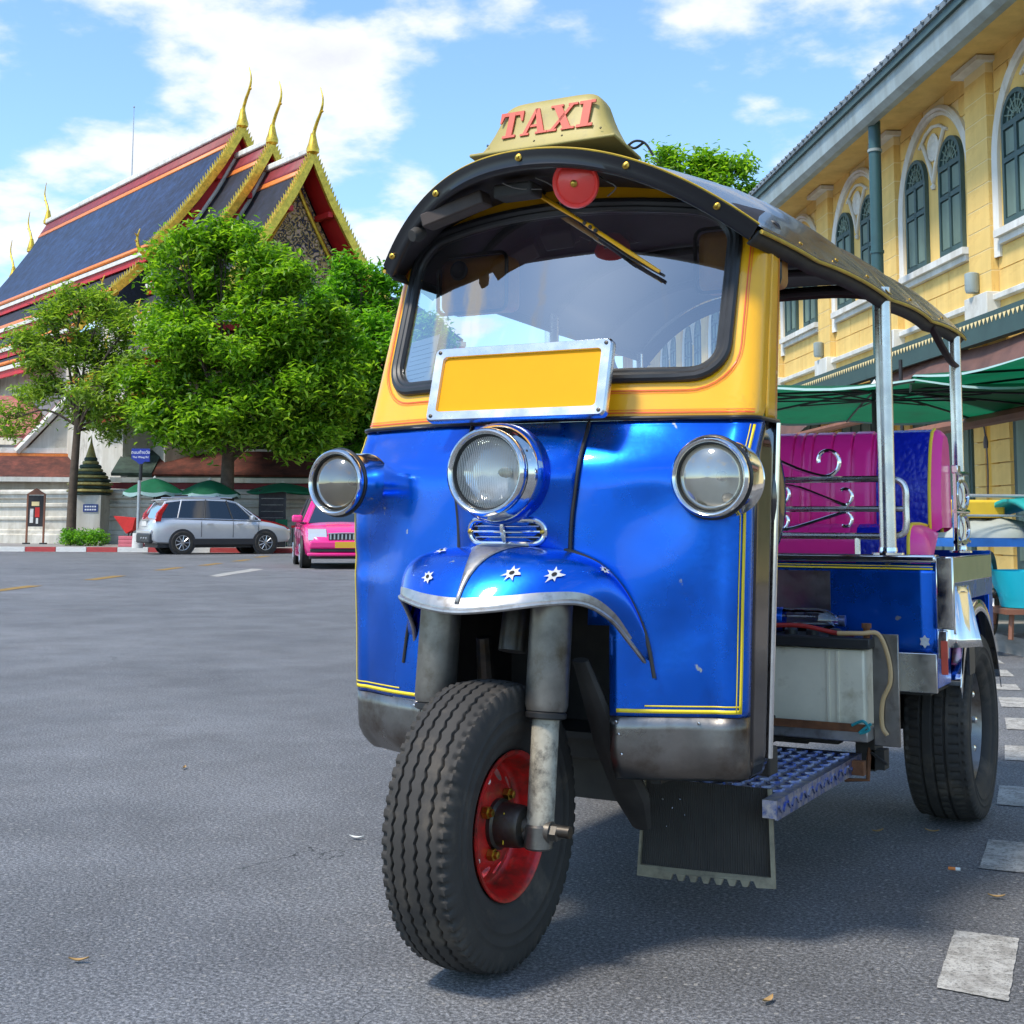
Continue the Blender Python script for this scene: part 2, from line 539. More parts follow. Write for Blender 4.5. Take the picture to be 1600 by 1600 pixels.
def tag(o, label, cat, group=None):
    o['label'] = label
    o['category'] = cat
    if group:
        o['group'] = group
    return o
def struct(o):
    o['kind'] = 'structure'
    return o
def thing(name, label, cat, loc=(0, 0, 0), rz=0.0, group=None, scale=None):
    e = bpy.data.objects.new(name, None)
    e.empty_display_size = 0.2
    COL.objects.link(e)
    e.location = loc
    e.rotation_euler = (0, 0, rz)
    if scale:
        e.scale = (scale,) * 3
    return tag(e, label, cat, group)
def cp(o, parent=None, loc=None, rot=None, scl=None):
    c = o.copy()
    COL.objects.link(c)
    if parent is not None:
        c.parent = parent
    if loc is not None:
        c.location = loc
    if rot is not None:
        c.rotation_euler = rot
    if scl is not None:
        c.scale = scl
    return c
def copy_tree(root, loc, rz=None, label=None):
    r = cp(root, None, loc)
    if rz is not None:
        r.rotation_euler = (0, 0, rz)
    if label:
        r['label'] = label
    for ch in list(root.children):
        c = cp(ch, r)
        for g in list(ch.children):
            cp(g, c)
    return r
_unit = {}
def unit_box(matname):
    if matname not in _unit:
        _unit[matname] = MB().box((0, 0, 0), (1, 1, 1)).mesh('unit_block', matname, smooth=0)
    return _unit[matname]
def piece(name, matname, parent, c, d, rot=(0, 0, 0)):
    """one box-shaped piece sharing mesh data"""
    o = bpy.data.objects.new(name, unit_box(matname))
    COL.objects.link(o)
    o.parent = parent
    o.location = c
    o.scale = d
    o.rotation_euler = rot
    return o
def lerp(a, b, t):
    return a + (b - a) * t
def sstep(a, b, x):
    t = min(1, max(0, (x - a) / (b - a)))
    return t * t * (3 - 2 * t)
def linsp(a, b, n):
    return [a + (b - a) * i / (n - 1) for i in range(n)]
def street(a, d, z=0.0):
    """a metres to the right of and d metres ahead of the point where the photographer stands"""
    c, s = math.cos(YAW), math.sin(YAW)
    return Vector((CAM.x + a * c - d * s, CAM.y + a * s + d * c, z))
# ================================================================== THE TUK-TUK
tuk = thing('tuk_tuk', 'blue and yellow three-wheeled taxi with chrome lamps and pink rear seat', 'tuk-tuk')

def hw_of(z):
    return lerp(0.482, 0.508, min(1, max(0, (z - 0.36) / 0.74))) if z <= 1.10 else lerp(0.508, 0.484, (z - 1.10) / 0.5)
RC = 0.055
def ws_y(x, z):
    """front surface of the yellow windscreen frame"""
    hw = hw_of(z)
    k = hw - RC
    ax = abs(x)
    y = 0.165 + 0.095 * (min(ax, k) / k) ** 2
    if ax > k:
        t = min(1, (ax - k) / RC)
        y += RC * (1 - math.sqrt(max(0, 1 - t * t)))
    return y + 0.042 + 0.30 * (z - 1.10)
def cowl_y(x, z):
    """front surface of the blue cowl"""
    hw = hw_of(z)
    k = hw - RC
    ax = abs(x)
    y = 0.125 + 0.115 * (min(ax, k) / k) ** 2
    if ax > k:
        t = min(1, (ax - k) / RC)
        y += RC * (1 - math.sqrt(max(0, 1 - t * t)))
    y = lerp(y, ws_y(x, 1.10) - 0.004, sstep(0.96, 1.115, z) ** 1.3)
    # shallow knocks and waves in the sheet metal
    y += 0.0016 * math.sin(x * 17 + 1.3) * math.sin(z * 13 + x * 5) + 0.0010 * math.sin(x * 31 - z * 23)
    y += 0.009 * math.exp(-((x + 0.44) ** 2 / 0.004 + (z - 0.80) ** 2 / 0.0006)) + 0.006 * math.exp(-((x - 0.38) ** 2 + (z - 0.66) ** 2) / 0.004)
    y += 0.006 * math.exp(-((x - 0.30) ** 2 + (z - 0.90) ** 2) / 0.006) + 0.007 * math.exp(-((x + 0.36) ** 2 + (z - 0.84) ** 2) / 0.004)
    if z < 0.42:
        y += 0.03 * ((0.42 - z) / 0.06) ** 2
    return y
def cowl_pt(x, z, off=0.0):
    hw = hw_of(z)
    e = 0.004
    xa, xb = max(-hw, x - e), min(hw, x + e)
    p = Vector((x, cowl_y(x, z), z))
    if off:
        tx = Vector((xb - xa, cowl_y(xb, z) - cowl_y(xa, z), 0))
        tz = Vector((0, cowl_y(x, z + e) - cowl_y(x, z - e), 2 * e))
        nrm = tx.cross(tz).normalized()
        p = p + nrm * off
    return p
OPEN = 0.232
def xs_for(lo=-1.0, hi=1.0):
    k = [0, .06, .12, .18, .24, .30, .38, .462, .52, .58, .64, .70, .76, .82, .86, .89, .91, .93, .95, .965, .98, .99, .997, 1.0]
    return [q for q in sorted(set([-a for a in k] + k)) if lo <= q <= hi]
US = xs_for()
def cowl_u(u, z):
    hw = hw_of(z)
    x = u * hw
    if abs(abs(u) - 0.462) < 1e-6:
        x = math.copysign(OPEN, u)
    return cowl_pt(x, z)
zs = [0.487, 0.50, 0.55, 0.60, 0.64, 0.67, 0.70, 0.73, 0.76, 0.80, 0.84, 0.88, 0.92, 0.95, 0.97, 0.99, 1.01, 1.03, 1.05, 1.065, 1.08, 1.09, 1.10]
m = MB().grid(cowl_u, US, zs, skip=lambda u, z: (abs(u) < 0.462 and z < 0.67) or (abs(u) < 0.38 and z < 0.73) or (abs(u) < 0.24 and z < 0.76))
m.build('front_panel', 'blue_paint', tuk, smooth=50, solid=0.004, fix=False)
# polished steel skirt below the blue
zk = [0.352, 0.358, 0.366, 0.38, 0.40, 0.43, 0.46, 0.485]
def skirt_pt(u, z):
    p = cowl_u(u, z)
    t = max(0, (0.40 - z) / 0.05)
    p.y += 0.004 * t
    p.x *= 1 - 0.03 * t * t
    # a dent near the right-hand corner
    p.y += 0.012 * math.exp(-((p.x - 0.36) ** 2 + (z - 0.41) ** 2) / 0.0012)
    return p
for lo_, hi_ in ((-1, -0.462), (0.462, 1)):
    MB().grid(skirt_pt, [u for u in US if lo_ - 1e-6 <= u <= hi_ + 1e-6], zk).build('skirt', 'worn_steel', tuk, smooth=60, solid=0.004, fix=False)
for x_, z_ in ((0.245, 0.475), (0.25, 0.45), (0.255, 0.41), (0.40, 0.475), (-0.25, 0.475), (-0.25, 0.42)):
    MB().lathe([(0.0035, 0), (0.003, 0.002), (0.001, 0.003)], cowl_pt(x_, z_, 0.001), (0, -1, 0), 8).build('rivet', 'steel', tuk)
# sides of the cab, polished dark steel with a bright edge
for sx in (-1, 1):
    def side(y, z, sx=sx):
        hw = hw_of(z)
        t = max(0, (0.40 - z) / 0.05)
        y0 = cowl_y(hw, z) - 0.0005
        return Vector((sx * (hw * (1 - 0.03 * t * t) + 0.0), lerp(y0, 0.418 + 0.02 * (z - 0.4), y), z))
    m = MB().grid(side, linsp(0, 1, 6), [0.352, 0.36, 0.38, 0.40, 0.45, 0.55, 0.7, 0.85, 0.95, 1.03, 1.10])
    m.build('side_panel', 'mirror_steel', tuk, smooth=60, solid=0.004)
    MB().tube([(sx * (hw_of(z) + 0.002), 0.418 + 0.02 * (z - 0.4), z) for z in linsp(0.385, 1.10, 10)], 0.007, 10).build('edge_trim', 'chrome', tuk)
# pinstripes
def ribbon(fn_lo, fn_hi, n):
    b = MB()
    vs, fs = [], []
    for i in range(n):
        t = i / (n - 1)
        vs += [fn_lo(t), fn_hi(t)]
    for i in range(n - 1):
        fs.append((2 * i, 2 * i + 2, 2 * i + 3, 2 * i + 1))
    return b.add(vs, fs)
for sx in (-1, 1):
    for z0, z1, x0 in ((0.494, 0.502, 0.245), (0.507, 0.510, 0.30)):
        xe = hw_of(0.5) - 0.010
        b = ribbon(lambda t: cowl_pt(sx * lerp(x0, xe, t), z0, 0.002), lambda t: cowl_pt(sx * lerp(x0, xe, t), z1, 0.002), 30)
        b.build('pinstripe', 'yellow_line', tuk, solid=0.0008)
    for d0, d1 in ((0.013, 0.009), (0.018, 0.0165)):
        b = ribbon(lambda t: cowl_pt(sx * (hw_of(lerp(0.494, 1.09, t)) - d0), lerp(0.494, 1.09, t), 0.002),
                   lambda t: cowl_pt(sx * (hw_of(lerp(0.494, 1.09, t)) - d1), lerp(0.494, 1.09, t), 0.002), 30)
        b.build('pinstripe', 'yellow_line', tuk, solid=0.0008)
# belt trim between blue and yellow
MB().tube([(-0.510, 0.435, 1.104)] + [cowl_pt(u * 0.503, 1.10, 0.003) + Vector((0, 0, 0.004)) for u in US] + [(0.510, 0.435, 1.104)], 0.005, 8).build('belt_trim', 'black_trim', tuk)

# headlight nacelle with rubber welting
def nac_w(z):
    t = (z - 0.80) / 0.30
    return 0.136 + 0.010 * t ** 1.6 + 0.010 * math.exp(-((t - 0.62) / 0.25) ** 2)
def nac_pt(u, z, off=0.0):
    w = nac_w(z)
    x = u * w
    f = max(0, 1 - u * u) ** 0.62
    prof = 0.022 + 0.038 * math.exp(-((z - 0.985) / 0.085) ** 2) + 0.012 * math.exp(-((z - 0.87) / 0.04) ** 2)
    prof *= 1 - 0.75 * sstep(1.04, 1.10, z)
    return Vector((x, cowl_y(x, z) - 0.003 - prof * f - off, z))
nu = [-1, -.985, -.95, -.9, -.82, -.7, -.55, -.4, -.2, 0, .2, .4, .55, .7, .82, .9, .95, .985, 1]
nac = MB().grid(nac_pt, nu, linsp(0.80, 1.098, 26)).build('headlight_nacelle', 'blue_paint', tuk, smooth=70, fix=False)
for sx in (-1, 1):
    MB().tube([nac_pt(sx * 1.0, z, 0.002) for z in linsp(0.80, 1.098, 18)], 0.0045, 8).build('welting', 'black_rubber', tuk)

# ---- lamps
def lamp(parent_name, c, ax, rr, depth, lensmat, refl, label=None, hood=False, bulbs=((0, 0),)):
    a = Vector(ax).normalized()
    b = MB()
    # barrel: from the mount forwards to the rim
    b.lathe([(rr * 0.60, -depth), (rr * 0.88, -depth * 0.97), (rr * 1.0, -depth * 0.88), (rr * 0.97, -depth * 0.84), (rr * 0.96, -depth * 0.5), (rr * 0.985, -0.012)], c, a, 48)
    body = b.build(parent_name, 'chrome', tuk, smooth=60)
    MB().lathe([(rr * 0.985, -0.014), (rr * 1.03, -0.010), (rr * 1.045, 0.0), (rr * 1.03, 0.009), (rr * 0.97, 0.013), (rr * 0.905, 0.010), (rr * 0.89, 0.002)], c, a, 48).build('rim', 'chrome', body, smooth=60)
    MB().lathe([(rr * 0.89, 0.003), (rr * 0.87, 0.004), (rr * 0.85, 0.0), (rr * 0.84, -0.006)], c, a, 48).build('seal', 'black_rubber', body, smooth=60)
    MB().lathe([(rr * 0.84, -0.004), (rr * 0.78, -0.030), (rr * 0.6, -depth * 0.62), (rr * 0.35, -depth * 0.78), (rr * 0.12, -depth * 0.82), (0.001, -depth * 0.82)], c, a, 48).build('reflector', refl, body, smooth=60)
    MB().lathe([(rr * 0.85, -0.002), (rr * 0.75, 0.006), (rr * 0.5, 0.015), (rr * 0.25, 0.019), (0.0005, 0.020)], c, a, 48).build('lens', lensmat, body, smooth=60)
    q = a.to_track_quat('Z', 'Y').to_matrix()
    for bx, by in bulbs:
        cc = Vector(c) + q @ Vector((bx, by, -depth * 0.7))
        MB().lathe([(0.009, 0), (0.011, 0.012), (0.010, 0.026), (0.006, 0.036), (0.0005, 0.039)], cc, a, 16).build('bulb', 'bulb', body, smooth=60)
    if hood:
        b = MB()
        sc = Vector(c) + a * 0.004
        b.tube([sc + q @ Vector((math.cos(t) * rr * 1.05, math.sin(t) * rr * 1.05, -0.014)) for t in linsp(0, 2 * math.pi, 40)[:-1]], 0.004, 8, closed=True)
        b.build('clamp_band', 'black_trim', body)
    return body
HL = Vector((0.004, 0.008, 0.985))
lamp('headlight', HL, (0, -1, 0.02), 0.0885, 0.060, 'headlamp_glass', 'reflector', bulbs=((0.03, 0.0),))
# outer ring round the headlight where it meets the nacelle
MB().lathe([(0.088, -0.075), (0.100, -0.066), (0.102, -0.040), (0.100, -0.032), (0.095, -0.024), (0.090, -0.016)], HL, (0, -1, 0.02), 48).build('headlight_bezel', 'chrome', tuk, smooth=60)
MB().lathe([(0.106, -0.085), (0.107, -0.060), (0.1065, -0.046), (0.102, -0.040)], HL, (0, -1, 0.02), 48).build('headlight_gasket', 'blue_paint', tuk, smooth=60)
MB().lathe([(0.0045, 0), (0.0045, 0.004), (0.001, 0.006)], HL + Vector((0.079, 0.026, 0.042)), (0.4, -1, 0.2), 12, cap=(True, True)).build('bezel_screw', 'oily_metal', tuk)
for sx in (-1, 1):
    c = Vector((sx * 0.455, 0.112, 0.972))
    lamp('side_lamp', c, (0.02 * sx, -1, 0.0), 0.0775 if sx > 0 else 0.073, 0.125, 'lamp_glass' if sx > 0 else 'smoked_glass', 'dull_reflector', hood=True, bulbs=((0, 0.004), (0.012, -0.040)))
    MB().lathe([(0.050, 0), (0.056, 0.006), (0.050, 0.03)], (sx * 0.455, 0.262, 0.975), (0, -1, 0), 24, cap=(True, True)).build('lamp_mount', 'black_trim', tuk)

# ---- chrome air vent under the headlight
def stadium(w, h, n=10):
    r_ = h / 2
    k = w / 2 - r_
    return [(k + r_ * math.cos(t), r_ * math.sin(t)) for t in linsp(-math.pi / 2, math.pi / 2, n)] + \
           [(-k + r_ * math.cos(t), r_ * math.sin(t)) for t in linsp(math.pi / 2, 1.5 * math.pi, n)]
VC = Vector((0.006, 0, 0.862))
def vent_pt(a, b, off):
    x, z = VC.x + a, VC.z + b
    return nac_pt(max(-0.95, min(0.95, x / nac_w(z))), z) + Vector((0, -off, 0)) * 1.0
vb = MB()
vb.tube([vent_pt(a, b, 0.006) for a, b in stadium(0.178, 0.050, 12)], 0.0062, 10, closed=True)
vent = vb.build('air_vent', 'chrome', tuk)
MB().tube([vent_pt(a, 0, 0.006) for a in linsp(-0.083, 0.083, 9)], 0.0032, 8).build('bar', 'chrome', vent)
for dz in (-0.0115, 0.0115):
    MB().tube([vent_pt(a, dz, 0.003) for a in linsp(-0.076, 0.076, 9)], 0.0018, 8).build('bar', 'steel', vent)
MB().tube([vent_pt(0, b, 0.008) for b in linsp(-0.022, 0.022, 5)], [0.003, 0.005, 0.0062, 0.005, 0.003], 8).build('rib', 'chrome', vent)
for sx in (-1, 1):
    MB().lathe([(0.005, 0), (0.005, 0.004), (0.001, 0.006)], vent_pt(sx * 0.086, 0, 0.010), (0, -1, 0), 10, cap=(True, True)).build('screw', 'brass_bolt', vent)
b = MB()
poly = stadium(0.160, 0.036, 10)
b.add([vent_pt(x, z, 0.0012) for x, z in poly] + [vent_pt(0, 0, 0.0012)], [(i, (i + 1) % len(poly), len(poly)) for i in range(len(poly))])
b.build('recess_shade', 'dark_void', vent, smooth=0)  # shade of the vent recess, put in as a near-black sheet behind the bars

# ---- front fender (mudguard): brim curve below, root curve against the cowl
def catmull(P, n):
    out = []
    P = [Vector(p) for p in P]
    for i in range(len(P) - 1):
        p0, p1, p2, p3 = P[max(0, i - 1)], P[i], P[i + 1], P[min(len(P) - 1, i + 2)]
        for k in range(n):
            t = k / n
            out.append(0.5 * ((2 * p1) + (-p0 + p2) * t + (2 * p0 - 5 * p1 + 4 * p2 - p3) * t * t + (-p0 + 3 * p1 - 3 * p2 + p3) * t ** 3))
    out.append(P[-1])
    return out
half_brim = [(0.0, -0.108, 0.705), (0.082, -0.092, 0.711), (0.160, -0.046, 0.722), (0.215, 0.022, 0.722), (0.244, 0.092, 0.690), (0.262, 0.150, 0.640), (0.298, 0.212, 0.562)]
brim = catmull([(-x, y, z) for x, y, z in half_brim[:0:-1]] + half_brim, 6)
half_root = [(0.0, 0.122, 0.832), (0.075, 0.126, 0.829), (0.145, 0.135, 0.816), (0.205, 0.145, 0.786), (0.254, 0.160, 0.730), (0.288, 0.178, 0.655), (0.306, 0.222, 0.562)]
root = catmull([(-x, y, z) for x, y, z in half_root[:0:-1]] + half_root, 6)
root = [Vector((p.x, cowl_y(p.x, p.z) - 0.004, p.z)) for p in root]
NB = len(brim)
def fender_pt(i, t, off=0.0):
    b, r_ = brim[i], root[i]
    k = abs(i - (NB - 1) / 2) / ((NB - 1) / 2)
    bul = 0.046 * (1 - k ** 3)
    d = b.lerp(r_, t)
    s_ = math.sin(math.pi * min(1, t)) ** 0.9
    up = Vector((b.x * 0.9, -0.12, 0)).normalized() * 0.62 + Vector((0, 0, 1))
    p = d + up.normalized() * s_ * bul
    # crown of the fender rises before it meets the cowl
    if off:
        p = p + up.normalized() * off
    return p
TS = [0, .03, .06, .10, .16, .22, .3, .4, .5, .6, .7, .8, .9, 1.0]
m = MB()
m.v = [fender_pt(i, t) for i in range(NB) for t in TS]
nt = len(TS)
for i in range(NB - 1):
    for j in range(nt - 1):
        m.f.append((i * nt + j, (i + 1) * nt + j, (i + 1) * nt + j + 1, i * nt + j + 1))
        m.m.append(1 if j < 3 and abs(i - NB // 2) < 30 else 0)
fender = m.build('front_fender', ['blue_paint', 'scuffed_alloy'], tuk, smooth=70, solid=0.003)
MB().tube([fender_pt(i, 0, 0.0) + Vector((0, 0, -0.001)) for i in range(NB)], 0.005, 8).build('brim_roll', 'scuffed_alloy', fender)
MB().tube([root[i] + Vector((0, -0.003, 0.004)) for i in range(NB)], 0.0045, 8).build('fender_welting', 'black_rubber', fender)
# V-shaped bare metal blaze down the front of the fender
b = MB()
mid = (NB - 1) / 2
vs, fs = [], []
def fender_f(fi, t, off):
    i0 = int(math.floor(fi)); i1 = min(NB - 1, i0 + 1)
    return fender_pt(i0, t, off).lerp(fender_pt(i1, t, off), fi - i0)
for k in range(15):
    t = lerp(0.05, 0.985, k / 14)
    w = 0.35 + 5.2 * (k / 14) ** 2.2
    for q in linsp(-1, 1, 7):
        vs.append(fender_f(mid + w * q, t, 0.002 + 0.004 * (1 - q * q) * (1 - k / 20)))
for k in range(14):
    for q in range(6):
        fs.append((k * 7 + q, k * 7 + q + 1, k * 7 + q + 8, k * 7 + q + 7))
b.add(vs, fs).build('fender_blaze', 'scuffed_alloy', fender, smooth=60, solid=0.001)
# bullet-hole stickers
def sticker(fi, t, s_, seed):
    rr = random.Random(seed)
    n = 22
    c0 = fender_f(fi, t, 0.0025)
    du = (fender_f(fi + 0.6, t, 0.0025) - fender_f(fi - 0.6, t, 0.0025)).normalized()
    dv = (fender_f(fi, min(1, t + 0.06), 0.0025) - fender_f(fi, t - 0.05, 0.0025)).normalized()
    nn = du.cross(dv)
    if nn.z < 0 and nn.y > 0:
        nn = -nn
    pts = []
    for k in range(n):
        a = 2 * math.pi * k / n
        q = s_ * ((1.0 + rr.uniform(-.1, .35)) if k % 3 == 0 else rr.uniform(0.55, 0.7))
        pts.append(c0 + du * math.cos(a) * q + dv * math.sin(a) * q + nn * 0.0004)
    o = MB().add([c0 + nn * 0.0008] + pts, [(0, 1 + k, 1 + (k + 1) % n) for k in range(n)]).build('bullet_hole_sticker', 'sticker_white', fender, smooth=0)
    MB().add([c0 + nn * 0.0022] + [c0 + (du * math.cos(2 * math.pi * k / 12) + dv * math.sin(2 * math.pi * k / 12)) * s_ * 0.3 + nn * 0.0018 for k in range(12)],
             [(0, 1 + k, 1 + (k + 1) % 12) for k in range(12)]).build('hole_print', 'dark_void', o, smooth=0)
for fi, t, s_, sd_ in ((mid + 6.2, 0.30, 0.018, 1), (mid + 12.0, 0.27, 0.018, 2), (mid - 6.6, 0.24, 0.017, 3), (mid - 8.0, 0.62, 0.016, 4), (mid + 19, 0.55, 0.011, 5)):
    sticker(fi, t, s_, sd_)

# ---- wheel well, chassis and floor
b = MB()
b.box2((-0.30, 0.60, 0.22), (0.30, 0.62, 0.84))
b.box2((-0.285, 0.255, 0.34), (-0.262, 0.60, 0.84))
b.box2((0.262, 0.255, 0.34), (0.285, 0.60, 0.84))
b.box2((-0.285, 0.26, 0.815), (0.285, 0.60, 0.835))
b.build('wheel_well', 'under_dark', tuk)
for sx in (-1, 1):
    MB().tube([(sx * 0.17, 0.30, 0.62), (sx * 0.175, 0.33, 0.45), (sx * 0.19, 0.40, 0.36)], [0.018, 0.022, 0.02], 10).build('inner_bracket', 'oily_metal', tuk)
b = MB()
b.box2((-0.44, 0.50, 0.33), (0.44, 0.56, 0.39))
b.box2((-0.26, 0.56, 0.31), (-0.20, 2.25, 0.38))
b.box2((0.20, 0.56, 0.31), (0.26, 2.25, 0.38))
b.box2((-0.40, 1.20, 0.30), (0.40, 1.25, 0.36))
b.build('chassis_rail', 'under_dark', tuk, bevel=0.004)
MB().box2((-0.47, 0.42, 0.39), (0.10, 1.38, 0.405)).build('cab_floor', 'under_dark', tuk)
# swinging arm seen through the gap beside the wheel
b = MB()
b.tube([(0.165, 0.12, 0.60), (0.185, 0.22, 0.42), (0.20, 0.30, 0.30), (0.205, 0.34, 0.23)], [0.020, 0.040, 0.046, 0.024], 10, flat=0.5)
b.build('swing_arm', 'under_dark', tuk)
MB().lathe([(0.03, -0.30), (0.03, 0.16)], (0, 0.20, 0.90), (0, 0.25, 1), 16, cap=(True, True)).build('steering_column', 'oily_metal', tuk)

# ---- front wheel
def tyre_mesh(Rr, W, bead, treadfn, around=384, name='tyre'):
    """revolved tyre about X with a carved tread"""
    prof = []
    hwid = W / 2
    nA = 96
    tread = linsp(-0.80, 0.80, nA)
    pts = []
    for a in tread:
        pts.append((a * hwid, Rr - 0.016 * abs(a) ** 2.6, True))
    side = [(0.90, 0.975), (0.97, 0.945), (1.0, 0.90), (1.01, 0.86), (1.005, 0.835), (1.022, 0.83), (1.022, 0.822), (1.0, 0.817), (0.99, 0.79), (0.985, 0.765), (1.0, 0.76), (0.995, 0.75), (0.965, 0.735), (0.93, 0.70), (0.90, 0.695), (0.88, 0.66), (0.80, 0.615), (0.70, 0.585), (0.62, 0.575)]
    L = [(-x * hwid, r_ * Rr, False) for x, r_ in reversed(side)] + pts + [(x * hwid, r_ * Rr, False) for x, r_ in side]
    # remap side radius so that the bead radius fits the rim
    lo = 0.575 * Rr
    vs = np.zeros((around, len(L), 3))
    for k in range(around):
        th = 2 * math.pi * k / around
        for j, (x, r_, tr) in enumerate(L):
            if not tr:
                top = Rr * 0.99
                r2 = bead + (r_ - lo) * (top - bead) / (top - lo)
                r2 += treadfn(x / hwid, th, True) if r_ > 0.92 * Rr else 0.0
            else:
                r2 = r_ + treadfn(x / hwid, th, False)
            vs[k, j] = (x, math.cos(th) * r2, math.sin(th) * r2)
    nL = len(L)
    fs = []
    for k in range(around):
        k2 = (k + 1) % around
        for j in range(nL - 1):
            fs.append((k * nL + j, k * nL + j + 1, k2 * nL + j + 1, k2 * nL + j))
    b = MB()
    b.v = [tuple(q) for q in vs.reshape(-1, 3)]
    b.f = fs
    b.m = [0] * len(fs)
    return b
def tread_front(a, th, side):
    n = 66
    tri = abs(((th * n / (2 * math.pi)) % 1) - 0.5) * 4 - 1
    if side:
        aa = abs(a)
        if 0.86 < aa < 0.985 and ((th * n / (2 * math.pi)) % 1) < 0.42:
            return -0.006
        return 0.0
    d = 0.0
    for g in (-0.54, -0.18, 0.18, 0.54):
        q = abs(a - (g + 0.034 * tri))
        if q < 0.036:
            d = min(d, -0.010 * (1 - (q / 0.036) ** 4))
    if abs(a) > 0.72 and ((th * n / (2 * math.pi)) % 1) < 0.42:
        d = min(d, -0.006 * (abs(a) - 0.72) / 0.08)
    return d
RF = 0.281
fw_o = thing('front_wheel', '', '', (0.012, 0.0, RF))
for k in ('label', 'category'):
    del fw_o[k]
fw_o.parent = tuk
tyre_mesh(RF, 0.148, 0.140, tread_front, 512).build('tyre', 'tyre', fw_o, smooth=60, fix=False)
# red dished rim with holes
b = MB()
b.lathe([(0.168, 0.058), (0.173, 0.063), (0.172, 0.067), (0.164, 0.066), (0.158, 0.058), (0.152, 0.040), (0.149, 0.020), (0.147, 0.012), (0.141, 0.004), (0.136, 0.003)], (0, 0, 0), (1, 0, 0), 64)
b.lathe([(0.138, 0.002), (0.150, -0.030), (0.160, -0.06), (0.172, -0.064)], (0, 0, 0), (1, 0, 0), 64)
NHOLE = 12
def polar(r_, t, x):
    return (x, r_ * math.cos(t), r_ * math.sin(t))
def disc_x(r_):
    return (0.004 + 0.022 * sstep(0.136, 0.085, r_) if r_ > 0.085 else 0.026 + 0.004 * sstep(0.085, 0.05, r_))
for h in range(NHOLE):
    t0, t1 = 2 * math.pi * h / NHOLE, 2 * math.pi * (h + 1) / NHOLE
    tm, rm = (t0 + t1) / 2, 0.113
    outer = [(lerp(0.092, 0.137, q), t0) for q in (0, .25, .5, .75)] + [(0.137, lerp(t0, t1, q)) for q in (0, .25, .5, .75)] + \
            [(lerp(0.137, 0.092, q), t1) for q in (0, .25, .5, .75)] + [(0.092, lerp(t1, t0, q)) for q in (0, .25, .5, .75)]
    vs = [polar(r_, t, disc_x(r_)) for r_, t in outer]
    for r_, t in outer:
        dy, dz = r_ * math.cos(t) - rm * math.cos(tm), r_ * math.sin(t) - rm * math.sin(tm)
        L_ = math.hypot(dy, dz)
        y, z = rm * math.cos(tm) + dy / L_ * 0.0150, rm * math.sin(tm) + dz / L_ * 0.0150
        vs.append((disc_x(math.hypot(y, z)), y, z))
    b.add(vs, [(i, (i + 1) % 16, 16 + (i + 1) % 16, 16 + i) for i in range(16)])
b.lathe([(0.092, disc_x(0.092)), (0.07, 0.029), (0.04, 0.030), (0.001, 0.030)], (0, 0, 0), (1, 0, 0), 64)
b.build('rim', 'rim_red', fw_o, smooth=50).scale = (0.94, 0.845, 0.845)
for k in range(4):
    t = math.pi / 4 + k * math.pi / 2 + 0.25
    MB().lathe([(0.0125, 0), (0.0125, 0.012), (0.008, 0.013), (0.008, 0.020), (0.001, 0.021)], polar(0.062, t, 0.027), (1, 0, 0), 6, cap=(True, False)).build('wheel_nut', 'brass_bolt', fw_o)
b = MB().lathe([(0.050, 0.026), (0.050, 0.036), (0.044, 0.040), (0.0415, 0.082), (0.039, 0.090), (0.022, 0.093), (0.020, 0.105), (0.001, 0.105)], (0, 0, 0), (1, 0, 0), 40)
b.build('hub', 'oily_metal', fw_o, smooth=40)
MB().tube([(0.060, -0.032, 0.03), (0.060, -0.036, -0.03)], 0.001, 6).build('hub_mark', 'yellow_line', fw_o)
MB().tube([(-0.19, 0, 0), (0.19, 0, 0)], 0.012, 12).build('axle', 'oily_metal', fw_o)
# ---- fork legs
for sx in (-1, 1):
    x0 = sx * 0.132
    lo, mdl, hi = Vector((x0, 0.006, 0.280)), Vector((x0, 0.032, 0.505)), Vector((x0, 0.066, 0.80))
    leg = MB().lathe([(0.0275, 0), (0.029, 0.008), (0.0275, 0.016), (0.0275, (mdl - lo).length)], lo, mdl - lo, 28, cap=(True, True)).build('fork_leg', 'fork_worn', tuk)
    L_ = (hi - mdl).length
    MB().lathe([(0.040, 0), (0.0435, 0.012), (0.0435, L_)], mdl, hi - mdl, 28, cap=(True, True)).build('spring_cover', 'fork_grey', leg)
    MB().lathe([(0.034, -0.016), (0.041, -0.013), (0.042, -0.004), (0.036, 0.0)], mdl, hi - mdl, 28).build('dust_seal', 'black_rubber', leg)
    b = MB()
    b.lathe([(0.025, -0.026), (0.029, -0.022), (0.029, 0.018), (0.025, 0.022)], (x0, 0.0, 0.268), (0, 0.05, 1), 20, cap=(True, True))
    b.lathe([(0.021, -0.03), (0.021, 0.030)], (x0, 0.0, RF - 0.004), (1, 0, 0), 18, cap=(True, True))
    b.lathe([(0.0165, 0.03), (0.0165, 0.044), (0.010, 0.046), (0.009, 0.060), (0.001, 0.061)], (x0, 0.0, RF - 0.004), (sx, 0, 0), 6)
    b.build('axle_clamp', 'fork_grey', leg, smooth=30)

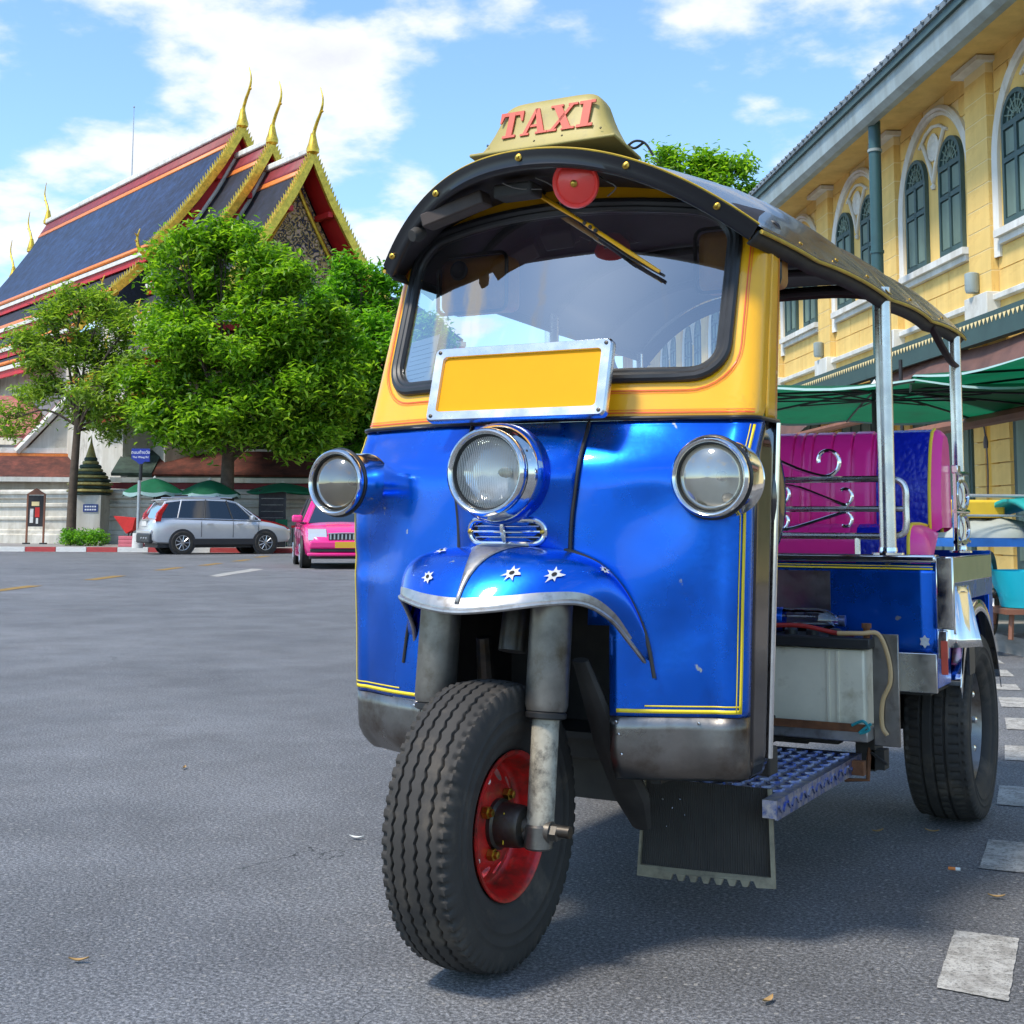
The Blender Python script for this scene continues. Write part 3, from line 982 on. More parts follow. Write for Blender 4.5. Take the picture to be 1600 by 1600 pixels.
# ---- windscreen frame (yellow), glass, rubber
def rr_loop(x0, x1, z0, z1, r0, r1, n=9, bow=0.0):
    """rounded rectangle, starts bottom right going counter-clockwise; r0 bottom radii, r1 top radii"""
    P = []
    for cx, cz, r_, a0 in ((x1 - r0, z0 + r0, r0, -90), (x1 - r1, z1 - r1, r1, 0), (x0 + r1, z1 - r1, r1, 90), (x0 + r0, z0 + r0, r0, 180)):
        for k in range(n):
            a = R(a0 + 90 * k / (n - 1))
            P.append((cx + r_ * math.cos(a), cz + r_ * math.sin(a)))
    out = []
    for i in range(len(P)):
        a, b = P[i], P[(i + 1) % len(P)]
        m_ = max(1, int(math.hypot(b[0] - a[0], b[1] - a[1]) / 0.03))
        for k in range(m_):
            out.append((lerp(a[0], b[0], k / m_), lerp(a[1], b[1], k / m_)))
    zm = (z0 + z1) / 2
    return [(x, z - bow * (x / x1) ** 2 * max(0, (z - zm) / (z1 - zm))) for x, z in out]
WIN = rr_loop(-0.432, 0.432, 1.192, 1.625, 0.075, 0.10, 9, 0.035)
def win_out(x, z):
    """matching point on the outer outline of the panel"""
    hwz = hw_of(z)
    if z < 1.26 and abs(x) < 0.40:
        return (x * hw_of(1.11) / 0.40, 1.106)
    if z > 1.52 and abs(x) < 0.36:
        return (x * 1.12, 1.675 - 0.10 * (x / 0.46) ** 2)
    if z < 1.26:
        t = (z - 1.20) / 0.06
        zo = lerp(1.106, 1.24, min(1, max(0, t)))
        return (math.copysign(hw_of(zo), x), zo)
    if z > 1.52:
        t = (1.62 - z) / 0.10
        zo = lerp(1.585, 1.53, min(1, max(0, t)))
        return (math.copysign(hw_of(zo) - 0.03 * (1 - min(1, max(0, t))), x), zo)
    return (math.copysign(hwz, x), z)
b = MB()
rings = 9
n = len(WIN)
for k in range(rings):
    t = (k / (rings - 1)) ** 1.0
    for x, z in WIN:
        ox, oz = win_out(x, z)
        oz = min(oz, 1.505 + 0.18 * (1 - min(1, abs(ox) / 0.486) ** 2.25) + 0.01)
        X, Z = lerp(x, ox, t), lerp(z, oz, t)
        X = max(-hw_of(Z), min(hw_of(Z), X))
        b.v.append((X, ws_y(X, Z), Z))
for k in range(rings - 1):
    for i in range(n):
        j = (i + 1) % n
        b.f.append((k * n + i, k * n + j, (k + 1) * n + j, (k + 1) * n + i))
        b.m.append(0)
frame = b.build('windscreen_frame', 'yellow_paint', tuk, smooth=50, solid=0.004)
for sx in (-1, 1):
    def pil(y, z, sx=sx):
        hw = hw_of(z)
        return Vector((sx * hw, lerp(ws_y(hw, z) - 0.0005, 0.432 + 0.26 * (z - 1.1), y), z))
    MB().grid(pil, linsp(0, 1, 5), linsp(1.106, 1.535, 12)).build('pillar', 'yellow_paint', frame, smooth=50, solid=0.004)
    b = ribbon(lambda t: pil(0.80, lerp(1.125, 1.53, t)) + Vector((sx * 0.002, 0, 0)), lambda t: pil(0.84, lerp(1.125, 1.53, t)) + Vector((sx * 0.002, 0, 0)), 14)
    b.build('pinstripe', 'red_line', frame)
def loop_off(P, d):
    out = []
    n_ = len(P)
    for i in range(n_):
        a, c = P[i - 1], P[(i + 1) % n_]
        tx, tz = c[0] - a[0], c[1] - a[1]
        L_ = math.hypot(tx, tz) or 1
        out.append((P[i][0] + tz / L_ * d, P[i][1] - tx / L_ * d))
    return out
def ring_strip(P, d0, d1, off):
    A, B_ = loop_off(P, d0), loop_off(P, d1)
    n_ = len(P)
    clampx = lambda x, z: max(-hw_of(z) + 0.002, min(hw_of(z) - 0.002, x))
    vs = [(clampx(x, z), ws_y(clampx(x, z), z) - off, z) for x, z in A] + [(clampx(x, z), ws_y(clampx(x, z), z) - off, z) for x, z in B_]
    return MB().add(vs, [(i, (i + 1) % n_, n_ + (i + 1) % n_, n_ + i) for i in range(n_)])
def low_only(mb_, zmax):
    keep = [(f, k) for f, k in zip(mb_.f, mb_.m) if max(mb_.v[i][2] for i in f) < zmax]
    mb_.f = [f for f, _ in keep]; mb_.m = [k for _, k in keep]
    return mb_
low_only(ring_strip(WIN, 0.024, 0.0268, 0.0022), 1.55).build('pinstripe', 'red_line', frame, smooth=0)
low_only(ring_strip(WIN, 0.030, 0.0313, 0.0022), 1.55).build('pinstripe', 'red_line', frame, smooth=0)
for z0, z1 in ((1.116, 1.119), (1.123, 1.1243)):
    ribbon(lambda t: Vector((lerp(-0.495, 0.495, t), ws_y(lerp(-0.495, 0.495, t), z0) - 0.0022, z0)), lambda t: Vector((lerp(-0.495, 0.495, t), ws_y(lerp(-0.495, 0.495, t), z1) - 0.0022, z1)), 60).build('pinstripe', 'red_line', frame, smooth=0)
g1 = loop_off(WIN, -0.004)
g2 = loop_off(WIN, -0.016)
MB().tube([(x, ws_y(x, z) - 0.004, z) for x, z in g1], 0.0125, 10, closed=True).build('windscreen_rubber', 'black_rubber', frame)
MB().tube([(x, ws_y(x, z) - 0.001, z) for x, z in g2], 0.0105, 10, closed=True).build('windscreen_rubber', 'black_rubber', frame)
b = MB()
n = len(WIN)
rg = [1.0, 0.85, 0.65, 0.4, 0.15]
cxz = (0.0, 1.405)
W2 = loop_off(WIN, -0.014)
for t in rg:
    for x, z in W2:
        X, Z = lerp(cxz[0], x, t), lerp(cxz[1], z, t)
        b.v.append((X, ws_y(X, Z) + 0.003, Z))
for k in range(len(rg) - 1):
    for i in range(n):
        j = (i + 1) % n
        b.f.append((k * n + i, k * n + j, (k + 1) * n + j, (k + 1) * n + i)); b.m.append(0)
b.f.append(tuple((len(rg) - 1) * n + i for i in range(n))); b.m.append(0)
b.build('windscreen', 'windscreen', tuk, smooth=60)
# permit paper inside the glass
def on_ws(x, z, off):
    return Vector((x, ws_y(x, z) + off, z))
permit = MB().add([on_ws(-0.405, 1.205, .012), on_ws(-0.305, 1.215, .012), on_ws(-0.298, 1.335, .012), on_ws(-0.398, 1.325, .012)], [(0, 1, 2, 3)]).build('permit_paper', 'paper', tuk, smooth=0, solid=0.0008)
for k in range(8):
    z = 1.225 + 0.012 * k
    MB().add([on_ws(-0.395 + .001 * k, z, .0095), on_ws(-0.325 + 0.01 * ((k * 7) % 3), z + 0.006, .0095), on_ws(-0.325 + 0.01 * ((k * 7) % 3), z + 0.0072, .0095), on_ws(-0.395 + .001 * k, z + 0.0012, .0095)], [(0, 1, 2, 3)]).build('print_line', 'fork_grey', permit, smooth=0)

for o_ in list(tuk.children):
    if o_.name.split('.')[0] in ('front_panel', 'skirt', 'side_panel', 'edge_trim', 'pinstripe', 'belt_trim', 'windscreen_frame', 'windscreen', 'permit_paper', 'rivet'):
        o_.location.x -= 0.018          # the cab sits a little towards the kerb side of the wheel
# ---- blank yellow number board in a chrome frame
pl = thing('number_board', '', '', (-0.008, 0.165, 1.189))
for k in ('label', 'category'):
    del pl[k]
pl.parent = tuk
pl.rotation_euler = (R(-15), R(0.2), 0)
fb = MB()
o_ = rr_loop(-0.222, 0.222, -0.088, 0.088, 0.012, 0.012, 5)
i_ = rr_loop(-0.196, 0.196, -0.064, 0.064, 0.006, 0.006, 5)
def res(P, n_):
    L_ = [0]
    for i in range(len(P)):
        a, c = P[i], P[(i + 1) % len(P)]
        L_.append(L_[-1] + math.hypot(c[0] - a[0], c[1] - a[1]))
    out = []
    for k in range(n_):
        d = L_[-1] * k / n_
        for i in range(len(P)):
            if L_[i] <= d <= L_[i + 1]:
                t = (d - L_[i]) / max(1e-9, L_[i + 1] - L_[i])
                a, c = P[i], P[(i + 1) % len(P)]
                out.append((lerp(a[0], c[0], t), lerp(a[1], c[1], t)))
                break
    return out
def ang_match(P, Q):
    """for every point of P the point of loop Q in the same direction"""
    out = []
    for x, z in P:
        sx, sz = 0.196 / 0.222, 0.064 / 0.088
        out.append((x * sx, z * sz))
    return out
ii = ang_match(o_, i_)
n = len(o_)
lay = [[(x, 0.010, z) for x, z in o_], [(x, -0.004, z) for x, z in o_], [(x * 0.985, -0.010, z * 0.965) for x, z in o_], [(x * 1.012, -0.009, z * 1.03) for x, z in ii], [(x, -0.003, z) for x, z in ii]]
for L_ in lay:
    fb.v += L_
for k in range(len(lay) - 1):
    for i in range(n):
        fb.f.append((k * n + i, k * n + (i + 1) % n, (k + 1) * n + (i + 1) % n, (k + 1) * n + i)); fb.m.append(0)
fb.build('chrome_frame', 'steel', pl, smooth=30)
MB().box((0, 0.001, 0), (0.396, 0.006, 0.132)).build('yellow_board', 'plate_yellow', pl, smooth=0)
for sx in (-1, 1):
    for sz in (-1, 1):
        MB().lathe([(0.0045, 0), (0.0045, 0.002), (0.001, 0.004)], (sx * 0.208, -0.009, sz * 0.076), (0, -1, 0), 12, cap=(True, True)).build('screw', 'oily_metal', pl)
for sx in (-1, 1):
    MB().box2((sx * 0.10, 0.01, -0.06), (sx * 0.08, 0.10, -0.03)).build('bracket', 'black_trim', pl)

# ---- wiper
w = thing('wiper', '', '', (0, 0, 0))
for k in ('label', 'category'):
    del w[k]
w.parent = tuk
def wp(x, z, off):
    return on_ws(x, z, -off)
a0, a1, a2, a3 = (-0.055, 1.655), (0.08, 1.565), (0.115, 1.540), (0.262, 1.437)
MB().lathe([(0.012, 0), (0.012, 0.03), (0.006, 0.034)], on_ws(-0.062, 1.66, 0.01), (0, -1, 0.3), 12, cap=(True, True)).build('pivot', 'black_trim', w)
MB().tube([wp(*a0, 0.030), wp(0.0, 1.618, 0.032), wp(*a1, 0.030)], [0.011, 0.010, 0.006], 8, flat=0.6).build('arm', 'yellow_paint', w)
MB().tube([wp(*a1, 0.030), wp(0.095, 1.556, 0.028), wp(*a2, 0.026)], [0.007, 0.010, 0.006], 8, flat=0.7).build('joint', 'yellow_paint', w)
for q in ((0.083, 1.563), (0.098, 1.552), (0.112, 1.542)):
    MB().lathe([(0.0045, 0), (0.0045, 0.006)], wp(*q, 0.034), (0, -1, 0.2), 8, cap=(True, True)).build('rivet', 'oily_metal', w)
MB().tube([wp(*a2, 0.024), wp(0.19, 1.487, 0.022), wp(*a3, 0.018)], [0.006, 0.0065, 0.005], 8, flat=0.8).build('blade_holder', 'yellow_paint', w)
MB().tube([wp(0.10, 1.540, 0.008), wp(0.19, 1.476, 0.010), wp(0.270, 1.428, 0.010)], 0.0055, 8, flat=0.6).build('blade', 'black_rubber', w)

# ---- canopy
BOWS = [0.16, 0.60, 1.28, 1.74, 2.17]
def can_hw(y):
    return lerp(0.486, 0.575, min(1, max(0, (y - 0.34) / 1.83)))
def lip_y(x, hw):
    return 0.155 + 0.19 * (x / hw) ** 2
def can_pt(u, v, off=0.0):
    """u -1..1 across, v 0..1 front to back"""
    hw0 = 0.486
    yc = lerp(0.155, 2.17, v)
    y = yc + 0.19 * u * u * (1 - v) ** 2
    hw = can_hw(y)
    zed = lerp(1.520, 1.505, v)
    zap = lerp(1.700, 1.745, min(1, v * 4)) - 0.02 * v
    sag = 0.0
    for a, b_ in zip(BOWS[:-1], BOWS[1:]):
        if a <= yc <= b_:
            t = (yc - a) / (b_ - a)
            sag = math.sin(math.pi * t) ** 0.75 * (0.016 if b_ > 0.7 else 0.004)
    prof = (1 - abs(u) ** lerp(2.25, 3.4, min(1, v * 5)))
    return Vector((u * (hw + sag * 0.6 * abs(u)), y, zed + (zap - zed) * prof + (sag + off) * (0.35 + 0.65 * prof)))
UC = [-1, -.985, -.96, -.92, -.87, -.8, -.7, -.6, -.5, -.4, -.3, -.2, -.1, 0, .1, .2, .3, .4, .5, .6, .7, .8, .87, .92, .96, .985, 1]
VC_ = sorted(set([0.0, 0.02] + [i / 46 for i in range(47)]))
canopy = MB().grid(can_pt, UC, VC_).build('canopy', 'canopy_vinyl', tuk, smooth=60, fix=False)
MB().grid(lambda u, v: can_pt(u * 0.985, 0.015 + v * 0.97, -0.03) + Vector((0, 0, -0.004)), UC, VC_[::2]).build('lining', 'lining', canopy, smooth=60, fix=False)
# front lip: black rubber band with bolts, yellow cord above it
def lip(u, dz, dy=0.0):
    p = can_pt(u, 0)
    nx = u * 0.35
    return p + Vector((-u * 0.012 * (dz < 0), dy, dz))
b = MB()
lipprof = [(0.003, 0.0), (0.001, -0.010), (-0.009, -0.008), (-0.022, -0.004), (-0.031, -0.006), (-0.037, -0.001), (-0.038, 0.010)]
UL = linsp(-1, 1, 61)
for u in UL:
    p = can_pt(u, 0)
    # inward normal of the arch in the XZ plane
    e = 0.01
    q0, q1 = can_pt(max(-1, u - e), 0), can_pt(min(1, u + e), 0)
    tx = Vector((q1.x - q0.x, 0, q1.z - q0.z)).normalized()
    nrm = Vector((-tx.z, 0, tx.x))
    for d, dy in lipprof:
        b.v.append(p + nrm * d + Vector((0, dy, 0)))
k_ = len(lipprof)
for i in range(len(UL) - 1):
    for j in range(k_ - 1):
        b.f.append((i * k_ + j, (i + 1) * k_ + j, (i + 1) * k_ + j + 1, i * k_ + j + 1)); b.m.append(0)
lipo = b.build('visor_band', 'black_trim', canopy, smooth=50)
for u in (-0.93, -0.52, 0.0, 0.50, 0.86):
    p = can_pt(u, 0)
    q0, q1 = can_pt(u - 0.01, 0), can_pt(u + 0.01, 0)
    tx = Vector((q1.x - q0.x, 0, q1.z - q0.z)).normalized()
    c = p + Vector((-tx.z, 0, tx.x)) * -0.013 + Vector((0, -0.006, 0))
    MB().lathe([(0.0085, 0), (0.0085, 0.003), (0.004, 0.006), (0.0035, 0.009), (0.001, 0.010)], c, (0, -1, 0), 12, cap=(True, True)).build('bolt', 'brass_bolt', lipo)
MB().tube([can_pt(u, 0) + Vector((0, -0.002, 0.004)) for u in UL], 0.0030, 6).build('piping', 'piping_gold', canopy)
# dark visor underside between lip and windscreen header
b = MB()
for u in UL:
    p = can_pt(u, 0) + Vector((-u * 0.016, 0.006, -0.028))
    zb_ = 1.665 - 0.085 * u * u
    xb_ = u * 0.462
    b.v += [p, Vector((lerp(p.x, xb_, .5), lerp(p.y, ws_y(xb_, zb_), .5), lerp(p.z, zb_, .5) + 0.02)), Vector((xb_, ws_y(xb_, zb_) + 0.004, zb_))]
for i in range(len(UL) - 1):
    for j in range(2):
        b.f.append((i * 3 + j, (i + 1) * 3 + j, (i + 1) * 3 + j + 1, i * 3 + j + 1)); b.m.append(0)
b.build('visor_lining', 'lining', canopy, smooth=60)
# things tucked under the visor: a dark box, a grey tube
MB().box((-0.22, 0.245, 1.612), (0.17, 0.05, 0.034), Matrix.Rotation(R(-14), 3, 'Y')).build('visor_box', 'dark_brown', canopy, bevel=0.004)
MB().box((-0.06, 0.255, 1.640), (0.10, 0.06, 0.032)).build('visor_box', 'under_dark', canopy, bevel=0.006)
MB().lathe([(0.016, 0), (0.019, 0.02), (0.014, 0.035)], (-0.33, 0.27, 1.575), (-0.3, -1, -0.4), 12, cap=(True, True)).build('cable_gland', 'under_dark', canopy)
for pts in ([(0.0, 0.23, 1.660), (0.03, 0.23, 1.645), (0.045, 0.24, 1.63), (0.048, 0.26, 1.60)], [(0.15, 0.25, 1.65), (0.17, 0.24, 1.635), (0.19, 0.25, 1.62), (0.165, 0.26, 1.605)], [(-0.08, 0.22, 1.655), (-0.04, 0.22, 1.638), (0.01, 0.24, 1.635)]):
    MB().tube(catmull(pts, 6), 0.0018, 6).build('wire', 'fork_grey', canopy)
hn = MB().lathe([(0.015, -0.035), (0.03, -0.03), (0.046, -0.012), (0.0545, -0.004), (0.056, 0.002), (0.0535, 0.006), (0.049, 0.003), (0.046, -0.001), (0.040, 0.003), (0.02, 0.007), (0.012, 0.010), (0.001, 0.011)], (0.110, 0.212, 1.630), (0.05, -1, -0.30), 40, cap=(True, False)).build('horn', 'horn_red', tuk, smooth=50)
MB().lathe([(0.0085, 0.010), (0.0085, 0.014), (0.005, 0.018), (0.001, 0.019)], (0.110, 0.212, 1.630), (0.05, -1, -0.30), 12).build('horn_bolt', 'brass_bolt', hn)
# side edges: piping, drip flap, yellow corner patches
for sx in (-1, 1):
    edge = [can_pt(sx, v) for v in VC_]
    MB().tube([p + Vector((sx * 0.004, 0, -0.012)) for p in edge], 0.0048, 8).build('piping', 'piping_gold', canopy)
    b = MB()
    for p in edge:
        b.v += [p + Vector((sx * 0.002, 0, 0.002)), p + Vector((sx * 0.008, 0, -0.006)), p + Vector((sx * 0.002, 0, -0.014))]
    for i in range(len(edge) - 1):
        for j in range(2):
            b.f.append((i * 3 + j, (i + 1) * 3 + j, (i + 1) * 3 + j + 1, i * 3 + j + 1)); b.m.append(0)
    b.build('edge_binding', 'canopy_vinyl', canopy)
    b = MB()
    for p in edge:
        b.v += [p + Vector((-sx * 0.004, 0, -0.008)), p + Vector((-sx * 0.030, 0, -0.034))]
    for i in range(len(edge) - 1):
        b.f.append((i * 2, i * 2 + 2, i * 2 + 3, i * 2 + 1)); b.m.append(0)
    b.build('roof_rail', 'under_dark', canopy, solid=0.006)
    for yb_ in BOWS[2:]:
        v = (yb_ - 0.155) / 2.015
        us = [sx * q for q in (1.0, 0.985, 0.96, 0.92)]
        b = MB()
        for k, u in enumerate(us):
            wv = 0.020 * (1 - k / 3.2)
            for dv in (-wv, wv * 0.4):
                b.v.append(can_pt(u, min(1, max(0, v + dv)), 0.004) + Vector((sx * 0.004, 0, 0.002)))
        for k in range(3):
            b.f.append((2 * k, 2 * k + 1, 2 * k + 3, 2 * k + 2)); b.m.append(0)
        b.build('corner_patch', 'piping_gold', canopy)
    for v in (0.16, 0.30, 0.44, 0.66, 0.85):
        MB().lathe([(0.006, 0), (0.006, 0.003), (0.002, 0.005)], can_pt(sx * 0.985, v, 0.002) + Vector((sx * 0.003, 0, 0)), (sx, 0, 0.8), 10).build('stud', 'brass_bolt', canopy)
# roof bows inside
for y in (0.62, 1.28, 1.74, 2.14):
    v = (y - 0.155) / 2.015
    MB().tube([can_pt(u * 0.97, v, -0.045) for u in linsp(-1, 1, 25)], 0.012, 8).build('roof_bow', 'under_dark', canopy)
# rear scalloped curtain
b = MB()
for u in linsp(-1, 1, 41):
    p = can_pt(u * 0.98, 0.99, -0.02)
    b.v += [p, p + Vector((0, 0, -0.045 - 0.025 * abs(u) ** 3))]
for i in range(40):
    b.f.append((2 * i, 2 * i + 2, 2 * i + 3, 2 * i + 1)); b.m.append(0)
b.build('rear_valance', 'dark_brown', canopy, solid=0.004)
# speaker boards hanging behind the windscreen
for sx in (-1, 1):
    sp = MB().box((sx * 0.36, 0.60, 1.50), (0.20, 0.09, 0.145)).build('speaker_box', 'brown_box', tuk, bevel=0.02, seg=3)
    MB().lathe([(0.024, 0), (0.026, 0.006), (0.020, 0.008), (0.008, 0.0), (0.001, 0.0)], (sx * 0.395, 0.553, 1.535), (0, -1, 0), 28).build('speaker_cone', 'black_plastic', sp)
    MB().tube(rrp if False else [(sx * 0.36 + x, 0.556, 1.50 + z) for x, z in rr_loop(-0.103, 0.103, -0.076, 0.076, 0.02, 0.02, 4)], 0.005, 6, closed=True).build('board_edge', 'black_trim', sp)

# ---- TAXI roof sign
sg = thing('taxi_sign', '', '', (0.012, 0.300, 1.728))
for k in ('label', 'category'):
    del sg[k]
sg.parent = tuk
sg.rotation_euler = (R(-7), 0, 0)
def sign_sec(h):
    """half width, half depth at height fraction h"""
    t = h
    hwid = 0.180 * (1 - t) ** 3 + 0.160 * (1 - (1 - t) ** 3) - 0.040 * t
    dep = 0.072 * (1 - t) ** 3 + 0.055 * (1 - (1 - t) ** 3) - 0.018 * t
    return hwid, dep
H = 0.132
b = MB()
hs = [0, 0.03, 0.08, 0.15, 0.25, 0.4, 0.55, 0.7, 0.8, 0.88, 0.94, 0.98, 1.0]
nseg = 48
for k, h in enumerate(hs):
    hwid, dep = sign_sec(h)
    if h > 0.75:
        s_ = math.sqrt(max(0, 1 - ((h - 0.75) / 0.25) ** 2))
        hwid = hwid - 0.030 * (1 - s_)
        dep = dep - 0.022 * (1 - s_)
    for j in range(nseg):
        a = 2 * math.pi * j / nseg
        ex = 5.0
        ca, sa = math.cos(a), math.sin(a)
        r_ = (abs(ca) ** ex + abs(sa) ** ex) ** (-1 / ex)
        b.v.append((hwid * ca * r_, dep * sa * r_, h * H))
for k in range(len(hs) - 1):
    for j in range(nseg):
        j2 = (j + 1) % nseg
        b.f.append((k * nseg + j, k * nseg + j2, (k + 1) * nseg + j2, (k + 1) * nseg + j)); b.m.append(0)
b.f.append(tuple((len(hs) - 1) * nseg + j for j in range(nseg))); b.m.append(0)
b.build('sign_shell', 'sign_cream', sg, smooth=50)
MB().box((0, 0, -0.004), (0.372, 0.150, 0.008)).build('sign_flange', 'sign_cream', sg, bevel=0.003)
# serif letters raised on the front face
def letter(strokes, x0, w_, z0, h_):
    b = MB()
    def P(a, b_, d):
        x = x0 + a * w_
        z = z0 + b_ * h_
        hw_, dep = sign_sec(z / H)
        return Vector((x, -dep - 0.001 - d, z))
    for st in strokes:
        b.prism(st, -0.001, 0.0035, P)
    return b
def rect(a0, b0, a1, b1):
    return [(a0, b0), (a1, b0), (a1, b1), (a0, b1)]
sT = [rect(.37, .0, .63, 1.0), rect(.22, 0, .78, .10), rect(0, .86, 1, 1.0), [(0, .62), (.07, .62), (.16, .86), (0, .86)], [(1, .62), (1, .86), (.84, .86), (.93, .62)]]
sA = [[(.06, 0), (.20, 0), (.54, 1.0), (.42, 1.0)], [(.68, 0), (.94, 0), (.58, 1.0), (.42, 1.0)], rect(.24, .30, .74, .39), rect(-.02, 0, .32, .08), rect(.58, 0, 1.02, .08)]
sX = [[(.62, 0), (.92, 0), (.36, 1), (.06, 1)], [(.06, 0), (.20, 0), (.92, 1), (.78, 1)], rect(-.02, 0, .34, .08), rect(.52, 0, 1.02, .08), rect(-.02, .92, .46, 1.0), rect(.66, .92, 1.02, 1.0)]
sI = [rect(.25, 0, .75, 1.0), rect(0, 0, 1, .11), rect(0, .89, 1, 1.0)]
for st, x0, w_ in ((sT, -0.122, 0.060), (sA, -0.060, 0.066), (sX, 0.010, 0.066), (sI, 0.082, 0.040)):
    letter(st, x0, w_, 0.032, 0.070).build('letter', 'sign_red', sg, smooth=0, fix=True)
for x, z in ((-0.145, 0.02), (-0.02, 0.012), (0.05, 0.016), (0.145, 0.022)):
    MB().lathe([(0.003, 0), (0.001, 0.002)], (x, -sign_sec(z / H)[1], z), (0, -1, 0), 8).build('rivet', 'oily_metal', sg)
MB().tube(catmull([(0.165, 0.04, 0.015), (0.185, 0.04, 0.025), (0.205, 0.05, 0.02), (0.222, 0.06, -0.008)], 6), 0.0028, 6).tube(catmull([(0.165, 0.05, 0.02), (0.18, 0.05, 0.012), (0.20, 0.05, 0.022)], 6), 0.003, 6).build('wire', 'black_plastic', sg)

# ---- right-hand step, battery, passenger body
b = MB()
b.box2((0.17, 0.545, 0.283), (0.462, 1.16, 0.290))
b.build('step_plate', 'checker_blue', tuk)
b = MB()
for i in range(8):
    for j in range(19):
        x, y = 0.19 + 0.035 * i, 0.56 + 0.031 * j
        r_ = Matrix.Rotation(R(45 if (i + j) % 2 else -45), 3, 'Z')
        b.box((x, y, 0.2915), (0.026, 0.0075, 0.004), r_)
o = b.build('checker_bars', 'checker_blue', tuk, smooth=0)
o['kind'] = 'stuff'
b = MB()
b.box2((0.463, 0.46, 0.248), (0.470, 1.16, 0.290))
for j in range(22):
    b.box((0.471, 0.475 + 0.031 * j, 0.269), (0.004, 0.022, 0.006), Matrix.Rotation(R(40 if j % 2 else -40), 3, 'X'))
b.box2((0.438, 0.452, 0.252), (0.47, 0.459, 0.290))
b.box2((0.438, 0.46, 0.284), (0.463, 0.545, 0.290))
b.build('step_edge', 'checker_blue', tuk, smooth=0)
b = MB()
b.box2((0.20, 1.06, 0.25), (0.50, 1.085, 0.285))
b.tube([(0.40, 1.14, 0.28), (0.43, 1.15, 0.22), (0.48, 1.18, 0.22), (0.48, 1.20, 0.30)], 0.006, 6)
b.build('step_support', 'rust', tuk)
bat = MB().box2((0.12, 1.10, 0.362), (0.497, 1.26, 0.560)).build('battery', 'battery_white', tuk, bevel=0.006)
MB().box2((0.11, 1.085, 0.563), (0.515, 1.275, 0.590)).build('battery_lid', 'black_plastic', bat, bevel=0.003)
for i in range(5):
    MB().lathe([(0.018, 0), (0.018, 0.012), (0.013, 0.018)], (0.17 + 0.06 * i, 1.15, 0.59), (0, 0, 1), 14, cap=(True, True)).build('cell_cap', 'black_plastic', bat)
for x in (0.40, 0.425):
    MB().box2((x, 1.096, 0.365), (x + 0.006, 1.101, 0.556)).build('rib', 'battery_white', bat)
MB().box2((0.11, 1.076, 0.330), (0.508, 1.27, 0.362)).build('battery_tray', 'scuffed_alloy', tuk, bevel=0.003)
MB().box2((0.11, 1.070, 0.356), (0.508, 1.075, 0.376)).build('tray_lip', 'rust', tuk)
MB().box2((0.508, 1.14, 0.315), (0.575, 1.148, 0.60)).build('tray_bracket', 'worn_steel', tuk, bevel=0.002)
MB().lathe([(0.009, 0), (0.009, 0.03), (0.013, 0.03), (0.013, 0.042)], (0.50, 1.12, 0.585), (0, 0, 1), 10, cap=(True, True)).build('battery_post', 'rust', bat)
MB().tube(catmull([(0.12, 1.12, 0.615), (0.22, 1.11, 0.612), (0.33, 1.11, 0.615), (0.42, 1.11, 0.600), (0.47, 1.11, 0.598)], 8), 0.006, 8).build('cable', 'red_cable', bat)
MB().tube(catmull([(0.43, 1.10, 0.600), (0.49, 1.10, 0.602), (0.53, 1.12, 0.60), (0.552, 1.13, 0.54), (0.555, 1.13, 0.48), (0.535, 1.13, 0.43), (0.532, 1.13, 0.37), (0.545, 1.13, 0.345)], 8), 0.006, 8).build('cable', 'tan_cable', bat)
MB().tube(catmull([(0.47, 1.07, 0.372), (0.50, 1.065, 0.385), (0.515, 1.065, 0.365), (0.49, 1.065, 0.355), (0.52, 1.065, 0.38)], 6), 0.004, 6).build('string_tie', 'string_teal', bat)
# bulkhead in front of the passenger bench
YB = 1.385
XB = 0.622
b = MB()
b.grid(lambda x, z: Vector((x, YB + 0.004 * math.sin(x * 9 + z * 7) * 0.4, z)), linsp(-XB, XB, 30), linsp(0.536, 0.776, 10))
b.build('bulkhead', 'blue_paint', tuk, smooth=60, solid=0.006, fix=False)
MB().box2((-XB, YB - 0.006, 0.428), (XB, YB + 0.004, 0.534)).build('bulkhead_skirt', 'steel', tuk, bevel=0.002)
MB().box2((-XB - 0.004, YB - 0.012, 0.778), (XB + 0.004, YB + 0.05, 0.800)).build('top_rail', 'chrome', tuk, bevel=0.006)
for z0, z1 in ((0.760, 0.764), (0.768, 0.770)):
    MB().box2((-XB + 0.004, YB - 0.0095, z0), (XB - 0.004, YB - 0.0055, z1)).build('pinstripe', 'yellow_line', tuk)
MB().box2((0.14, YB - 0.0085, 0.60), (0.335, YB - 0.0055, 0.752)).build('bare_patch', 'worn_steel', tuk)
st = MB()
c0 = Vector((0.592, YB - 0.0088, 0.566))
st.add([c0] + [c0 + Vector((math.cos(k * math.pi / 6) * (0.015 if k % 2 else 0.010), -0.0003, math.sin(k * math.pi / 6) * (0.018 if k % 2 else 0.012))) for k in range(12)], [(0, 1 + k, 1 + (k + 1) % 12) for k in range(12)])
st.build('sticker', 'sticker_white', tuk, smooth=0)
